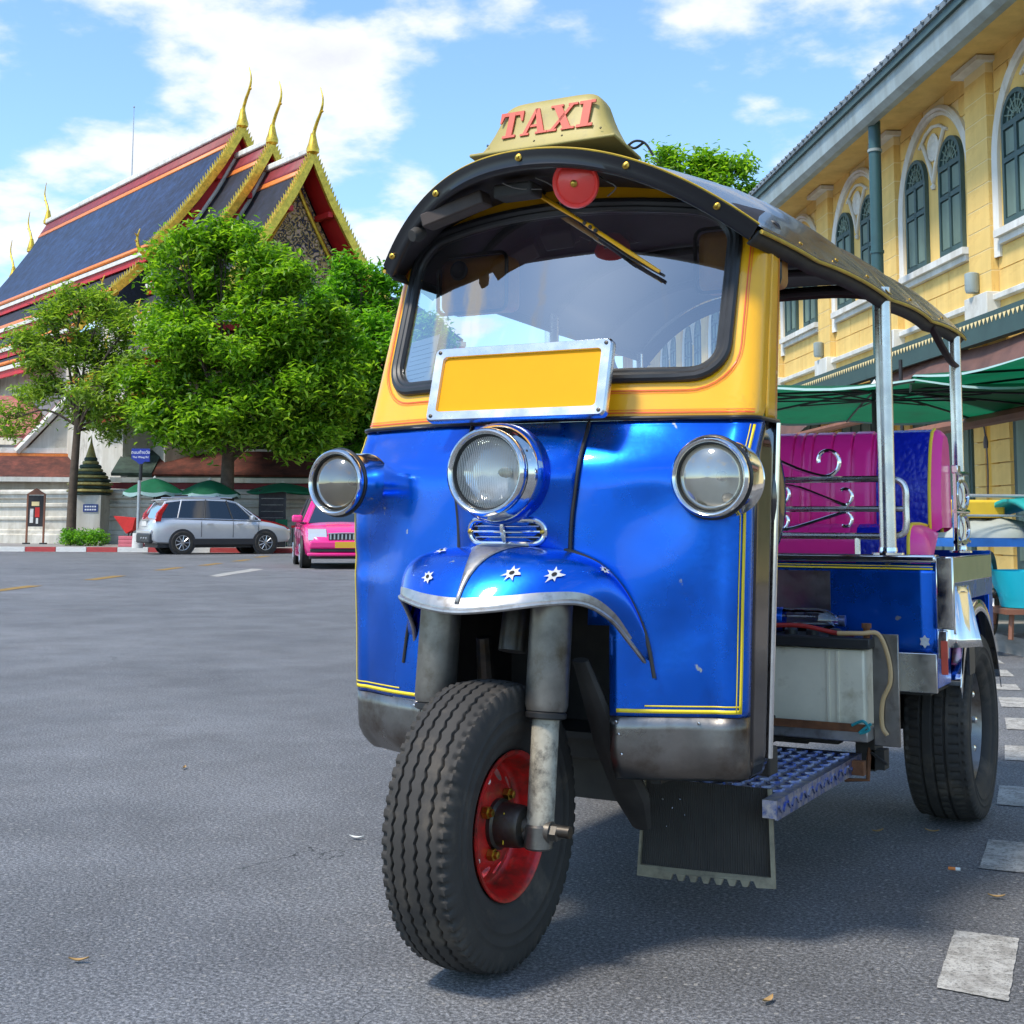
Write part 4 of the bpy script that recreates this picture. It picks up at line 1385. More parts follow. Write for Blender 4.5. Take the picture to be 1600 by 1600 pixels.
# body sides, wheel arches
for sx in (-1, 1):
    b = MB()
    b.box2((sx * (XB + 0.001), YB + 0.002, 0.44), (sx * (XB - 0.012), 1.56, 0.79))
    b.box2((sx * (XB + 0.001), 1.56, 0.66), (sx * (XB - 0.012), 2.27, 0.79))
    b.box2((sx * (XB + 0.001), 2.20, 0.40), (sx * (XB - 0.012), 2.27, 0.66))
    sb = b.build('body_side', 'blue_paint', tuk, bevel=0.002)
    MB().box2((sx * (XB + 0.003), YB - 0.010, 0.60), (sx * (XB + 0.050), YB + 0.006, 0.796)).build('corner_plate', 'chrome', tuk, bevel=0.004)
    MB().box2((sx * (XB + 0.003), YB - 0.004, 0.520), (sx * (XB + 0.030), YB + 0.010, 0.598)).build('corner_plate', 'chrome', tuk, bevel=0.004)
    MB().box2((sx * (XB + 0.012), YB - 0.012, 0.480), (sx * (XB + 0.030), YB - 0.006, 0.570)).build('reflector_strip', 'sign_red', tuk, bevel=0.002)
    MB().box2((sx * (XB + 0.002), YB + 0.012, 0.715), (sx * (XB + 0.012), 2.20, 0.790)).build('waist_strip', 'chrome', tuk, bevel=0.003)
    # rounded chrome wheel arch
    def arch(u, v, sx=sx):
        t = lerp(-0.28, 1.02, u) * math.pi / 2        # from front low over the top to the rear
        ang = math.pi - lerp(0.12, 1.0, u) * math.pi
        rad = 0.318
        y = 1.92 + math.cos(ang) * rad * (1.15 if ang > math.pi / 2 else 1.0)
        z = 0.30 + math.sin(ang) * rad * 1.12
        return Vector((sx * lerp(XB - 0.02, XB + 0.026 - 0.008 * max(0, math.sin(ang)) , v), y, z))
    b = MB().grid(arch, linsp(0, 0.9, 22), [0, .3, .6, .85, .95, 1.0])
    b.build('wheel_arch', 'chrome', tuk, smooth=60, solid=0.004)
    b = MB()
    for u in linsp(0, 0.9, 22):
        p = arch(u, 1.0)
        b.v += [p, p + Vector((sx * 0.004, 0, -0.035))]
    for i in range(21):
        b.f.append((2 * i, 2 * i + 2, 2 * i + 3, 2 * i + 1)); b.m.append(0)
    b.build('arch_lip', 'chrome', tuk, solid=0.003)
    MB().grid(lambda x, z: Vector((sx * (XB + 0.004 + x * lerp(0.088, 0.045, (z - 0.545) / 0.165)), 1.44 + 0.10 * x + 0.012 * math.sin(x * 9) + 0.05 * ((z - 0.545) / 0.165) ** 2, z)), linsp(0, 1, 12), linsp(0.545, 0.71, 8)).build('splash_flap', 'chrome', tuk, solid=0.004, smooth=50)
    MB().box2((sx * (XB + 0.038), 1.60, 0.46), (sx * (XB + 0.045), 1.68, 0.60)).build('mud_flap', 'black_rubber', tuk)
MB().box2((-XB, 2.255, 0.42), (XB, 2.27, 0.80)).build('tail_panel', 'blue_paint', tuk)
MB().box2((-0.60, YB + 0.01, 0.42), (0.60, 2.25, 0.435)).build('rear_floor', 'under_dark', tuk)
MB().box2((-0.44, 1.55, 0.30), (0.44, 2.2, 0.42)).build('underbody', 'under_dark', tuk)

# rear wheels
def tread_rear(a, th, side):
    n = 62
    ph = (th * n / (2 * math.pi)) % 1
    if side:
        aa = abs(a)
        return -0.004 if (0.86 < aa < 0.98 and ph < 0.22) else 0.0
    d = 0.0
    for g in (-0.42, -0.05, 0.30):
        q = abs(a - g)
        if q < 0.045:
            d = -0.008 * (1 - (q / 0.045) ** 4)
    ph2 = (th * n / (2 * math.pi) + a * 0.5) % 1
    if ph2 < 0.16 and (abs(a) > 0.42 or -0.05 < a < 0.3):
        d = min(d, -0.005)
    return d
RR = 0.280
rt_mesh = tyre_mesh(RR, 0.184, 0.165, tread_rear, 310).mesh('tyre', 'tyre', 60, fix=False)
for sx in (-1, 1):
    e = bpy.data.objects.new('rear_wheel', None)
    COL.objects.link(e)
    e.parent = tuk
    e.location = (sx * 0.556, 1.905, RR)
    if sx < 0:
        e.rotation_euler = (0, 0, math.pi)
    t_ = bpy.data.objects.new('tyre', rt_mesh)
    COL.objects.link(t_)
    t_.parent = e
    MB().lathe([(0.170, 0.064), (0.172, 0.072), (0.165, 0.074), (0.155, 0.056), (0.145, 0.036), (0.11, 0.036), (0.07, 0.056), (0.045, 0.066), (0.02, 0.070), (0.001, 0.070)], (-0.018, 0, 0), (1, 0, 0), 40).build('hubcap', 'worn_steel', e, smooth=40)
    for k in range(8):
        t = k * math.pi / 4
        MB().lathe([(0.011, 0), (0.011, 0.012), (0.004, 0.016)], polar(0.115, t, 0.036), (1, 0, 0), 8).build('wheel_nut', 'chrome', e)
MB().tube([(-0.56, 1.92, RR), (-0.15, 1.92, RR), (-0.10, 1.92, RR), (0.10, 1.92, RR), (0.15, 1.92, RR), (0.56, 1.92, RR)], [0.03, 0.03, 0.10, 0.10, 0.03, 0.03], 16).build('rear_axle', 'under_dark', tuk)
b = MB()
b.box((0.47, 1.24, 0.30), (0.05, 0.09, 0.12))
b.box((0.50, 1.22, 0.27), (0.04, 0.05, 0.05))
b.tube([(0.49, 1.18, 0.29), (0.54, 1.14, 0.27)], 0.004, 6)
b.build('spring_shackle', 'under_dark', tuk)
# mud flap under the cowl, ribbed rubber with a serrated pale edge
mf = thing('mud_flap', '', '', (0, 0, 0))
for k in ('label', 'category'):
    del mf[k]
mf.parent = tuk
def mfp(a, b_, d=0.0):
    """a 0..1 across, b 0..1 up"""
    x = lerp(lerp(0.128, 0.452, a), lerp(0.132, 0.436, a), b_)
    z = lerp(lerp(0.092, 0.104, a), 0.300, b_)
    return Vector((x, 0.50 + 0.03 * b_ - 0.01 * math.sin(math.pi * a) - d, z))
MB().grid(lambda a, b_: mfp(a, b_, 0.0025 * (1 if round(a * 120) % 2 else 0)), [i / 120 for i in range(121)], linsp(0.06, 1.0, 6)).build('rubber_sheet', 'flap_rubber', mf, smooth=0, solid=0.006, fix=False)
b = MB()
pts = [(0.0, 0.085)]
for k in range(8):
    c = 0.20 + 0.092 * k
    pts += [(c - 0.030, -0.035), (c - 0.012, 0.030), (c + 0.012, 0.030), (c + 0.030, -0.035)] if k > 0 else []
lowp = [(0.0, -0.03), (0.20, -0.035)] + pts[1:] + [(1.0, -0.035)]
poly = lowp + [(1.0, 0.075), (0.0, 0.085)]
b.prism(poly, 0.004, 0.012, lambda a, c, d: mfp(a, c, d))
b.build('serrated_edge', 'flap_border', mf, smooth=0)
for a0, a1 in ((0.0, 0.018), (0.975, 1.0)):
    MB().prism([(a0, 0.07), (a1, 0.07), (a1, 1.0), (a0, 1.0)], 0.004, 0.012, lambda a, c, d: mfp(a, c, d)).build('border_strip', 'flap_border', mf, smooth=0)
for a, c in ((0.16, 0.78), (0.30, 0.80), (0.24, 0.70), (0.34, 0.64), (0.2, 0.5)):
    MB().lathe([(0.0025, 0), (0.001, 0.002)], mfp(a, c, 0.004), (0, -1, 0), 8).build('rivet', 'steel', mf)

# poles
def pole(p0, p1, r_, name='canopy_pole'):
    o = MB().tube([p0, p1], r_, 20).build(name, 'steel', tuk)
    MB().lathe([(r_ * 1.9, 0), (r_ * 1.9, 0.006), (r_ * 1.15, 0.010), (r_ * 1.1, 0.02)], p0, (0, 0, 1), 20, cap=(True, False)).build('flange', 'chrome', o)
    return o
for sx in (-1, 1):
    pole((sx * 0.515, 1.31, 0.800), (sx * 0.515, 1.31, 1.535), 0.0225)
    pole((sx * 0.560, 2.085, 0.795), (sx * 0.560, 2.085, 1.50), 0.019)
    MB().tube(catmull([(sx * 0.545, 1.80, 1.49), (sx * 0.56, 1.86, 1.44), (sx * 0.57, 1.95, 1.40), (sx * 0.565, 2.06, 1.395)], 6), 0.014, 8, flat=0.5).build('grab_handle', 'dark_brown', tuk)
    # scroll panel by the rear pole
    sp = MB().box2((sx * 0.586, 1.86, 0.805), (sx * 0.594, 1.875, 1.06)).build('side_guard', 'chrome', tuk)
    MB().box2((sx * 0.582, 1.855, 1.04), (sx * 0.602, 1.90, 1.065)).build('cap', 'chrome', sp, bevel=0.003)
    for q in range(2):
        zc_ = 0.87 + 0.105 * q
        MB().tube([(sx * 0.590, 1.88 + 0.10 + math.cos(t) * 0.09, zc_ + math.sin(t) * 0.045) for t in linsp(0, 2 * math.pi, 25)[:-1]], 0.006, 6, closed=True).build('scroll', 'chrome', sp)
    MB().tube([(sx * 0.588, 1.86, 0.925), (sx * 0.588, 2.08, 0.925)], 0.007, 8).tube([(sx * 0.588, 1.86, 1.045), (sx * 0.588, 2.08, 1.045)], 0.007, 8).tube([(sx * 0.588, 1.86, 0.83), (sx * 0.588, 2.08, 0.83)], 0.007, 8).build('bar', 'chrome', sp)
# scroll-work rail in front of the bench
YR = 1.355
rail = MB().tube(catmull([(-0.50, YR, 1.008), (0.0, YR, 1.008), (0.45, YR, 1.008), (0.525, YR, 1.006), (0.553, YR, 0.985), (0.555, YR, 0.93), (0.555, YR, 0.88), (0.545, YR, 0.858), (0.51, YR, 0.850), (0.45, YR, 0.850), (0, YR, 0.850), (-0.5, YR, 0.850)], 8), 0.0095, 10).build('scroll_rail', 'steel', tuk)
MB().tube([(-0.50, YR, 0.925), (0.555, YR, 0.925)], 0.0085, 10).build('bar', 'steel', rail)
for x in (-0.4, 0.0, 0.42):
    MB().tube([(x, YR, 0.800), (x, YR, 0.850)], 0.008, 8).build('post', 'steel', rail)
def spiral(cx, cz, r0, r1, a0, a1, n_=22):
    return [Vector((cx + lerp(r0, r1, k / (n_ - 1)) * math.cos(R(lerp(a0, a1, k / (n_ - 1)))), YR, cz + lerp(r0, r1, k / (n_ - 1)) * math.sin(R(lerp(a0, a1, k / (n_ - 1)))))) for k in range(n_)]
for s0 in (0.0, -0.38):
    P = [Vector((0.13 + s0, YR, 1.095)), Vector((0.25 + s0, YR, 1.040)), Vector((0.32 + s0, YR, 1.018))] + spiral(0.337 + s0, 1.060, 0.042, 0.022, -80, 190)
    MB().tube(catmull(P, 3), 0.0058, 8).build('scroll', 'chrome', rail)
    P = spiral(0.20 + s0, 0.965, 0.018, 0.030, -200, 70)[:] + [Vector((0.26 + s0, YR, 0.985)), Vector((0.38 + s0, YR, 0.938))] + spiral(0.385 + s0, 0.963, 0.026, 0.016, -70, 120)
    MB().tube(catmull(P, 3), 0.0048, 8).build('scroll', 'chrome', rail)
    P = spiral(0.20 + s0, 0.893, 0.018, 0.026, 160, -100)[:] + [Vector((0.24 + s0, YR, 0.872)), Vector((0.38 + s0, YR, 0.915))] + spiral(0.385 + s0, 0.892, 0.024, 0.014, 70, -120)
    MB().tube(catmull(P, 3), 0.0048, 8).build('scroll', 'chrome', rail)
# ---- passenger bench: pleated pink middle, blue crocodile ends, yellow piping
def pleat(x):
    p = 0.0
    for c in PLEATS:
        q = abs(x - c)
        if q < 0.005:
            p = max(p, (1 - (q / 0.005) ** 2) * 0.005)
    return p
PLEATS = [k * 0.062 for k in range(-6, 7)] + [0.386, -0.386, 0.155, -0.155]
def back_prof(t):
    """front face up, over the rounded top, down the back: returns y, z"""
    P = [(1.70, 0.86), (1.695, 0.90), (1.70, 1.00), (1.722, 1.09), (1.742, 1.135), (1.765, 1.162), (1.795, 1.172), (1.83, 1.165), (1.855, 1.14), (1.865, 1.08), (1.87, 0.86)]
    f = t * (len(P) - 1)
    i = min(len(P) - 2, int(f))
    return lerp(P[i][0], P[i + 1][0], f - i), lerp(P[i][1], P[i + 1][1], f - i)
def back_pt(x, t, off=0):
    y, z = back_prof(t)
    d = pleat(x) if abs(x) < 0.395 else 0
    return Vector((x, y + (d if t < 0.6 else 0) - off, z - (d if 0.3 < t < 0.9 else 0) + 0.004 * math.cos(x * 50) * (abs(x) < 0.39) * 0))
xsq = sorted(set(linsp(-0.39, 0.39, 40) + [c + d for c in PLEATS for d in (-0.005, -0.0025, 0, 0.0025, 0.005) if abs(c + d) <= 0.39]))
tq = linsp(0, 1, 31)
bench = thing('passenger_bench', '', '', (0, 0, 0))
for k in ('label', 'category'):
    del bench[k]
bench.parent = tuk
MB().grid(back_pt, xsq, tq).build('backrest', 'pink_vinyl', bench, smooth=60)
for sx in (-1, 1):
    MB().grid(lambda x, t: back_pt(sx * x, t, 0.004), linsp(0.391, 0.545, 10), tq).build('backrest_end', 'croc_vinyl', bench, smooth=60)
    MB().tube([back_pt(sx * 0.548, t, 0.004) for t in tq], 0.005, 8).build('piping', 'yellow_line', bench)
    MB().grid(lambda x, t: (lambda p: Vector((sx * x, lerp(1.785, p.y, 1 - 0.16 * ((x - 0.551) / 0.028) ** 2), lerp(1.0, p.z, 1 - 0.10 * ((x - 0.551) / 0.028) ** 2))))(back_pt(0.5, t)), [0.551, 0.558, 0.566, 0.573, 0.579], tq).build('backrest_cheek', 'pink_vinyl', bench, smooth=60)
    b = MB()
    ring_ = [Vector((sx * 0.579, lerp(1.785, back_pt(0.5, t).y, 0.84), lerp(1.0, back_pt(0.5, t).z, 0.90))) for t in tq]
    b.add(ring_ + [Vector((sx * 0.579, 1.785, 0.874))], [(i, i + 1, len(ring_)) for i in range(len(ring_) - 1)])
    b.build('cheek_cap', 'pink_vinyl', bench, smooth=60)
def seat_prof(t):
    P = [(1.455, 0.70), (1.447, 0.80), (1.450, 0.845), (1.468, 0.872), (1.50, 0.884), (1.60, 0.885), (1.70, 0.88)]
    f = t * (len(P) - 1)
    i = min(len(P) - 2, int(f))
    return lerp(P[i][0], P[i + 1][0], f - i), lerp(P[i][1], P[i + 1][1], f - i)
def seat_pt(x, t):
    y, z = seat_prof(t)
    return Vector((x, y, z - (pleat(x) * 0.7 if abs(x) < 0.38 else 0) - 0.02 * max(0, (t - 0.5)) * 0))
MB().grid(seat_pt, [q for q in xsq if abs(q) <= 0.39], linsp(0, 1, 19)).build('cushion', 'pink_vinyl', bench, smooth=60)
for sx in (-1, 1):
    MB().grid(lambda x, t: seat_pt(sx * x, t), linsp(0.391, 0.535, 8), linsp(0, 1, 19)).build('cushion_end', 'croc_vinyl', bench, smooth=60)
    MB().tube([seat_pt(sx * 0.538, t) for t in linsp(0, 1, 19)], 0.005, 8).build('piping', 'yellow_line', bench)
    b = MB()
    pr_ = [seat_pt(0, t) for t in linsp(0, 1, 19)]
    L1 = [Vector((sx * 0.541, p.y, p.z)) for p in pr_]
    L2 = [Vector((sx * 0.575, lerp(p.y, 1.60, 0.2), lerp(p.z, 0.80, 0.25))) for p in pr_]
    b.v = L1 + L2 + [Vector((sx * 0.577, 1.60, 0.80))]
    b.f = [(i, i + 1, 20 + i, 19 + i) for i in range(18)] + [(19 + i, 20 + i, 38) for i in range(18)]
    b.m = [0] * len(b.f)
    b.build('cushion_cheek', 'pink_vinyl', bench, smooth=60)
# driver's seat and handlebar (mostly hidden behind the cowl)
ds = MB().box2((-0.26, 0.86, 0.62), (0.10, 1.24, 0.70)).build('driver_seat', 'pink_vinyl', tuk, bevel=0.03, seg=3)
MB().box2((-0.24, 0.88, 0.40), (0.08, 1.22, 0.62)).build('seat_box', 'under_dark', ds)
hb = MB().tube(catmull([(-0.32, 0.62, 0.985), (-0.18, 0.52, 1.0), (-0.05, 0.43, 0.99), (0.05, 0.43, 0.99), (0.18, 0.52, 1.0), (0.32, 0.62, 0.985)], 6), 0.012, 10).build('handlebar', 'steel', tuk)
for sx in (-1, 1):
    MB().tube([(sx * 0.32, 0.62, 0.985), (sx * 0.40, 0.70, 0.975)], 0.018, 12).build('grip', 'black_rubber', hb)
# knurled dark side lamp / mirror housing behind the cab edge
b = MB().lathe([(0.02, -0.05), (0.07, -0.03), (0.105, 0.0), (0.11, 0.02), (0.10, 0.03)], (0.452, 0.44, 0.94), (-0.2, 1, 0), 24, cap=(True, True), sc=(0.45, 1.25))
b.build('mirror_back', 'mirror_steel', tuk, smooth=50)
# water bottle lying behind the battery
bt = thing('water_bottle', 'clear plastic water bottle with blue cap lying on the battery', 'bottle', (0, 0, 0))
bb = MB().lathe([(0.0, -0.10), (0.028, -0.10), (0.032, -0.09), (0.032, -0.03), (0.029, -0.02), (0.032, -0.01), (0.032, 0.05), (0.028, 0.075), (0.014, 0.10), (0.0125, 0.112)], (0.295, 1.215, 0.6235), (1, 0.1, 0), 24)
bb.build('bottle_body', 'bottle_plastic', bt, smooth=50)
MB().lathe([(0.0325, -0.085), (0.0330, -0.083), (0.0330, -0.045), (0.0325, -0.043)], (0.295, 1.215, 0.6235), (1, 0.1, 0), 24).build('bottle_label', 'blue_paint', bt)
MB().lathe([(0.015, 0.105), (0.0155, 0.122), (0.001, 0.123)], (0.295, 1.215, 0.6235), (1, 0.1, 0), 16).build('bottle_cap', 'checker_blue', bt)
# ================================================================== GROUND
def asphalt():
    m = mat('asphalt', (0.060, 0.060, 0.064), 0.62)
    n, l = m.node_tree.nodes, m.node_tree.links
    b = n['Principled BSDF']
    t = n.new('ShaderNodeTexCoord')
    def noise(sc, det=6, ro=0.6):
        x = n.new('ShaderNodeTexNoise')
        x.inputs['Scale'].default_value = sc
        x.inputs['Detail'].default_value = det
        x.inputs['Roughness'].default_value = ro
        l.new(t.outputs['Object'], x.inputs['Vector'])
        return x.outputs['Fac']
    def ramp(src, *st):
        r = n.new('ShaderNodeValToRGB')
        r.color_ramp.elements[0].position, r.color_ramp.elements[0].color = st[0][0], (*st[0][1], 1)
        r.color_ramp.elements[1].position, r.color_ramp.elements[1].color = st[-1][0], (*st[-1][1], 1)
        for p, c in st[1:-1]:
            r.color_ramp.elements.new(p).color = (*c, 1)
        l.new(src, r.inputs[0])
        return r.outputs[0]
    def mix(f, a, c, mode='MIX'):
        x = n.new('ShaderNodeMix')
        x.data_type = 'RGBA'
        x.blend_type = mode
        for k, v in (('Factor', f), ('A', a), ('B', c)):
            if isinstance(v, tuple):
                x.inputs[k].default_value = (*v, 1)
            elif isinstance(v, float):
                x.inputs[k].default_value = v
            else:
                l.new(v, x.inputs[k])
        return x.outputs['Result']
    base = ramp(noise(0.35, 4), (0.35, (0.124, 0.125, 0.130)), (0.65, (0.170, 0.171, 0.177)))
    patch = ramp(noise(1.6, 8, 0.7), (0.36, (0.76, 0.75, 0.74)), (0.64, (1.12, 1.12, 1.12)))
    c = mix(1.0, base, patch, 'MULTIPLY')
    grain = ramp(noise(110, 2, 0.9), (0.33, (0.28, 0.275, 0.27)), (0.50, (0.94, 0.94, 0.94)), (0.70, (2.4, 2.36, 2.32)))
    c = mix(1.0, c, grain, 'MULTIPLY')
    # pale stone chips
    v = n.new('ShaderNodeTexVoronoi')
    v.inputs['Scale'].default_value = 60
    l.new(t.outputs['Object'], v.inputs['Vector'])
    sel = n.new('ShaderNodeMath')
    sel.operation = 'GREATER_THAN'
    sepc = n.new('ShaderNodeSeparateColor')
    l.new(v.outputs['Color'], sepc.inputs[0])
    l.new(sepc.outputs[0], sel.inputs[0])
    sel.inputs[1].default_value = 0.86
    near = n.new('ShaderNodeMath')
    near.operation = 'LESS_THAN'
    near.inputs[1].default_value = 0.27
    l.new(v.outputs['Distance'], near.inputs[0])
    both = n.new('ShaderNodeMath')
    both.operation = 'MULTIPLY'
    l.new(sel.outputs[0], both.inputs[0])
    l.new(near.outputs[0], both.inputs[1])
    c = mix(both.outputs[0], c, (0.30, 0.285, 0.265))
    # hairline cracks
    v2 = n.new('ShaderNodeTexVoronoi')
    v2.feature = 'DISTANCE_TO_EDGE'
    v2.inputs['Scale'].default_value = 0.55
    wob = n.new('ShaderNodeTexNoise')
    wob.inputs['Scale'].default_value = 2.5
    wob.inputs['Detail'].default_value = 8
    l.new(t.outputs['Object'], wob.inputs['Vector'])
    va = n.new('ShaderNodeVectorMath')
    va.operation = 'MULTIPLY_ADD'
    va.inputs[1].default_value = (0.9, 0.9, 0)
    l.new(wob.outputs['Color'], va.inputs[0])
    l.new(t.outputs['Object'], va.inputs[2])
    l.new(va.outputs[0], v2.inputs['Vector'])
    crk = n.new('ShaderNodeMath')
    crk.operation = 'LESS_THAN'
    crk.inputs[1].default_value = 0.0014
    l.new(v2.outputs['Distance'], crk.inputs[0])
    gate = n.new('ShaderNodeMath')
    gate.operation = 'GREATER_THAN'
    gate.inputs[1].default_value = 0.60
    l.new(noise(0.8, 3), gate.inputs[0])
    cg = n.new('ShaderNodeMath')
    cg.operation = 'MULTIPLY'
    l.new(crk.outputs[0], cg.inputs[0])
    l.new(gate.outputs[0], cg.inputs[1])
    c = mix(cg.outputs[0], c, (0.03, 0.03, 0.03))
    # oil stains and tyre grime
    stain = ramp(noise(0.9, 6, 0.6), (0.60, (1, 1, 1)), (0.74, (0.66, 0.64, 0.62)))
    c = mix(0.8, c, stain, 'MULTIPLY')
    l.new(c, b.inputs['Base Color'])
    rr = n.new('ShaderNodeMapRange')
    rr.inputs['To Min'].default_value = 0.50
    rr.inputs['To Max'].default_value = 0.78
    l.new(noise(2.3, 6), rr.inputs[0])
    l.new(rr.outputs[0], b.inputs['Roughness'])
    bp = n.new('ShaderNodeBump')
    bp.inputs['Strength'].default_value = 0.9
    bp.inputs['Distance'].default_value = 0.008
    l.new(noise(100, 4, 0.8), bp.inputs['Height'])
    bp2 = n.new('ShaderNodeBump')
    bp2.inputs['Strength'].default_value = 0.12
    bp2.inputs['Distance'].default_value = 0.02
    l.new(noise(9, 6, 0.7), bp2.inputs['Height'])
    l.new(bp.outputs[0], bp2.inputs['Normal'])
    l.new(bp2.outputs[0], b.inputs['Normal'])
asphalt()
g = MB()
g.grid(lambda x, y: Vector((x, y, 0)), [-900, -120, -60, -20, -5, 5, 20, 60, 900], [-900, -60, -20, -5, 5, 20, 60, 120, 900])
road = struct(g.build('road', 'asphalt', None, smooth=0, fix=False))

def dash_mat(name, col):
    """thin worn paint: the stones of the road show through"""
    m = mat(name, col, 0.8)
    n, l = m.node_tree.nodes, m.node_tree.links
    b = n['Principled BSDF']
    t = n.new('ShaderNodeTexCoord')
    def noise(sc, det, ro):
        x = n.new('ShaderNodeTexNoise')
        x.inputs['Scale'].default_value = sc
        x.inputs['Detail'].default_value = det
        x.inputs['Roughness'].default_value = ro
        l.new(t.outputs['Object'], x.inputs['Vector'])
        return x.outputs['Fac']
    def ramp(src, p0, c0, p1, c1):
        r = n.new('ShaderNodeValToRGB')
        r.color_ramp.elements[0].position, r.color_ramp.elements[0].color = p0, (*c0, 1)
        r.color_ramp.elements[1].position, r.color_ramp.elements[1].color = p1, (*c1, 1)
        l.new(src, r.inputs[0])
        return r.outputs[0]
    def mul(a, c, f=1.0):
        x = n.new('ShaderNodeMix')
        x.data_type = 'RGBA'
        x.blend_type = 'MULTIPLY'
        x.inputs['Factor'].default_value = f
        l.new(a, x.inputs['A'])
        l.new(c, x.inputs['B'])
        return x.outputs['Result']
    c = ramp(noise(110, 2, 0.9), 0.34, tuple(q * 0.45 for q in col), 0.50, col)
    c = mul(c, ramp(noise(14, 6, 0.75), 0.40, (0.62, 0.61, 0.60), 0.58, (1.05, 1.05, 1.05)))
    c = mul(c, ramp(noise(35, 5, 0.8), 0.60, (1, 1, 1), 0.70, (0.30, 0.29, 0.29)))
    l.new(c, b.inputs['Base Color'])
    bp = n.new('ShaderNodeBump')
    bp.inputs['Strength'].default_value = 0.8
    bp.inputs['Distance'].default_value = 0.006
    l.new(noise(100, 4, 0.8), bp.inputs['Height'])
    l.new(bp.outputs[0], b.inputs['Normal'])
dash_mat('road_white', (0.46, 0.44, 0.40))
dash_mat('road_yellow', (0.36, 0.22, 0.05))
# ================================================================== MATERIALS OF THE STREET
mat('white_wall', (0.66, 0.63, 0.57), 0.85, var=0.06, vscale=1.2, dirt=(0.34, 0.31, 0.26), dscale=1.1, damt=0.35, bump=0.1, bscale=12)
mat('white_trim', (0.78, 0.77, 0.73), 0.7, var=0.04, vscale=3, dirt=(0.5, 0.47, 0.42), dscale=2, damt=0.15)
mat('gold', (0.78, 0.50, 0.06), 0.34, 0.65, var=0.3, vscale=5, dirt=(0.20, 0.17, 0.03), dscale=7, damt=0.35)
mat('temple_red', (0.52, 0.012, 0.016), 0.55, var=0.15, vscale=2)
mat('temple_maroon', (0.24, 0.025, 0.03), 0.6, var=0.25, vscale=3)
mat('tile_orange', (0.72, 0.20, 0.035), 0.5, var=0.2, vscale=6)
mat('spire_gold', (0.36, 0.29, 0.09), 0.7, var=0.3, vscale=6, dirt=(0.10, 0.12, 0.07), dscale=8, damt=0.6)
def tilefield(name, col, var, sx=2.2, sz=3.0, rough=0.8):
    """roof tiles too far off to pick apart: rows of small scales, mottled"""
    m = mat(name, col, rough, var=var, vscale=2.0, dirt=tuple(c * 0.55 for c in col), dscale=3.5, damt=0.5)
    n, l = m.node_tree.nodes, m.node_tree.links
    b = n['Principled BSDF']
    t = n.new('ShaderNodeTexCoord')
    br = n.new('ShaderNodeTexBrick')
    br.inputs['Scale'].default_value = 1.0
    br.inputs['Brick Width'].default_value = 0.35
    br.inputs['Row Height'].default_value = 0.22
    br.inputs['Mortar Size'].default_value = 0.03
    sp = n.new('ShaderNodeSeparateXYZ')
    cb = n.new('ShaderNodeCombineXYZ')
    l.new(t.outputs['Object'], sp.inputs[0])
    l.new(sp.outputs[1], cb.inputs[0])
    l.new(sp.outputs[2], cb.inputs[1])
    l.new(cb.outputs[0], br.inputs['Vector'])
    bp = n.new('ShaderNodeBump')
    bp.inputs['Strength'].default_value = 0.35
    bp.inputs['Distance'].default_value = 0.04
    bp.invert = True
    l.new(br.outputs['Fac'], bp.inputs['Height'])
    l.new(bp.outputs[0], b.inputs['Normal'])
tilefield('tile_blue', (0.020, 0.052, 0.140), 0.40)
tilefield('tile_navy', (0.018, 0.022, 0.045), 0.35)
tilefield('tile_red', (0.15, 0.038, 0.022), 0.45)
tilefield('tile_pink', (0.40, 0.14, 0.12), 0.30)
tilefield('tile_green', (0.035, 0.060, 0.045), 0.45)
def pediment_mat():
    m = mat('pediment', (0.10, 0.08, 0.09), 0.45)
    n, l = m.node_tree.nodes, m.node_tree.links
    b = n['Principled BSDF']
    t = n.new('ShaderNodeTexCoord')
    v = n.new('ShaderNodeTexNoise')
    v.inputs['Scale'].default_value = 4.5
    v.inputs['Detail'].default_value = 3
    v.inputs['Distortion'].default_value = 2.2
    l.new(t.outputs['Object'], v.inputs['Vector'])
    r = n.new('ShaderNodeValToRGB')
    r.color_ramp.elements[0].position, r.color_ramp.elements[0].color = 0.36, (0.03, 0.03, 0.07, 1)
    r.color_ramp.elements[1].position, r.color_ramp.elements[1].color = 0.62, (0.62, 0.42, 0.34, 1)
    e = r.color_ramp.elements.new(0.46); e.color = (0.06, 0.045, 0.05, 1)
    e = r.color_ramp.elements.new(0.52); e.color = (0.55, 0.36, 0.07, 1)
    l.new(v.outputs['Fac'], r.inputs[0])
    l.new(r.outputs[0], b.inputs['Base Color'])
    bp = n.new('ShaderNodeBump')
    bp.inputs['Distance'].default_value = 0.12
    l.new(v.outputs['Fac'], bp.inputs['Height'])
    l.new(bp.outputs[0], b.inputs['Normal'])
pediment_mat()
mat('bark', (0.085, 0.060, 0.042), 0.9, var=0.35, vscale=5, bump=0.6, bscale=14)
leaf_mat('leaf_main', (0.063, 0.152, 0.01), (0.177, 0.34, 0.018), (0.384, 0.548, 0.052))
leaf_mat('leaf_pale', (0.097, 0.184, 0.02), (0.216, 0.324, 0.037), (0.388, 0.479, 0.097))
leaf_mat('leaf_dark', (0.051, 0.16, 0.013), (0.131, 0.323, 0.02), (0.278, 0.524, 0.044))
mat('parasol_green', (0.008, 0.17, 0.075), 0.7, var=0.15, vscale=1.5, dirt=(0.02, 0.10, 0.05), dscale=2, damt=0.4)
mat('parasol_rim', (0.28, 0.42, 0.40), 0.7, var=0.1, vscale=3)
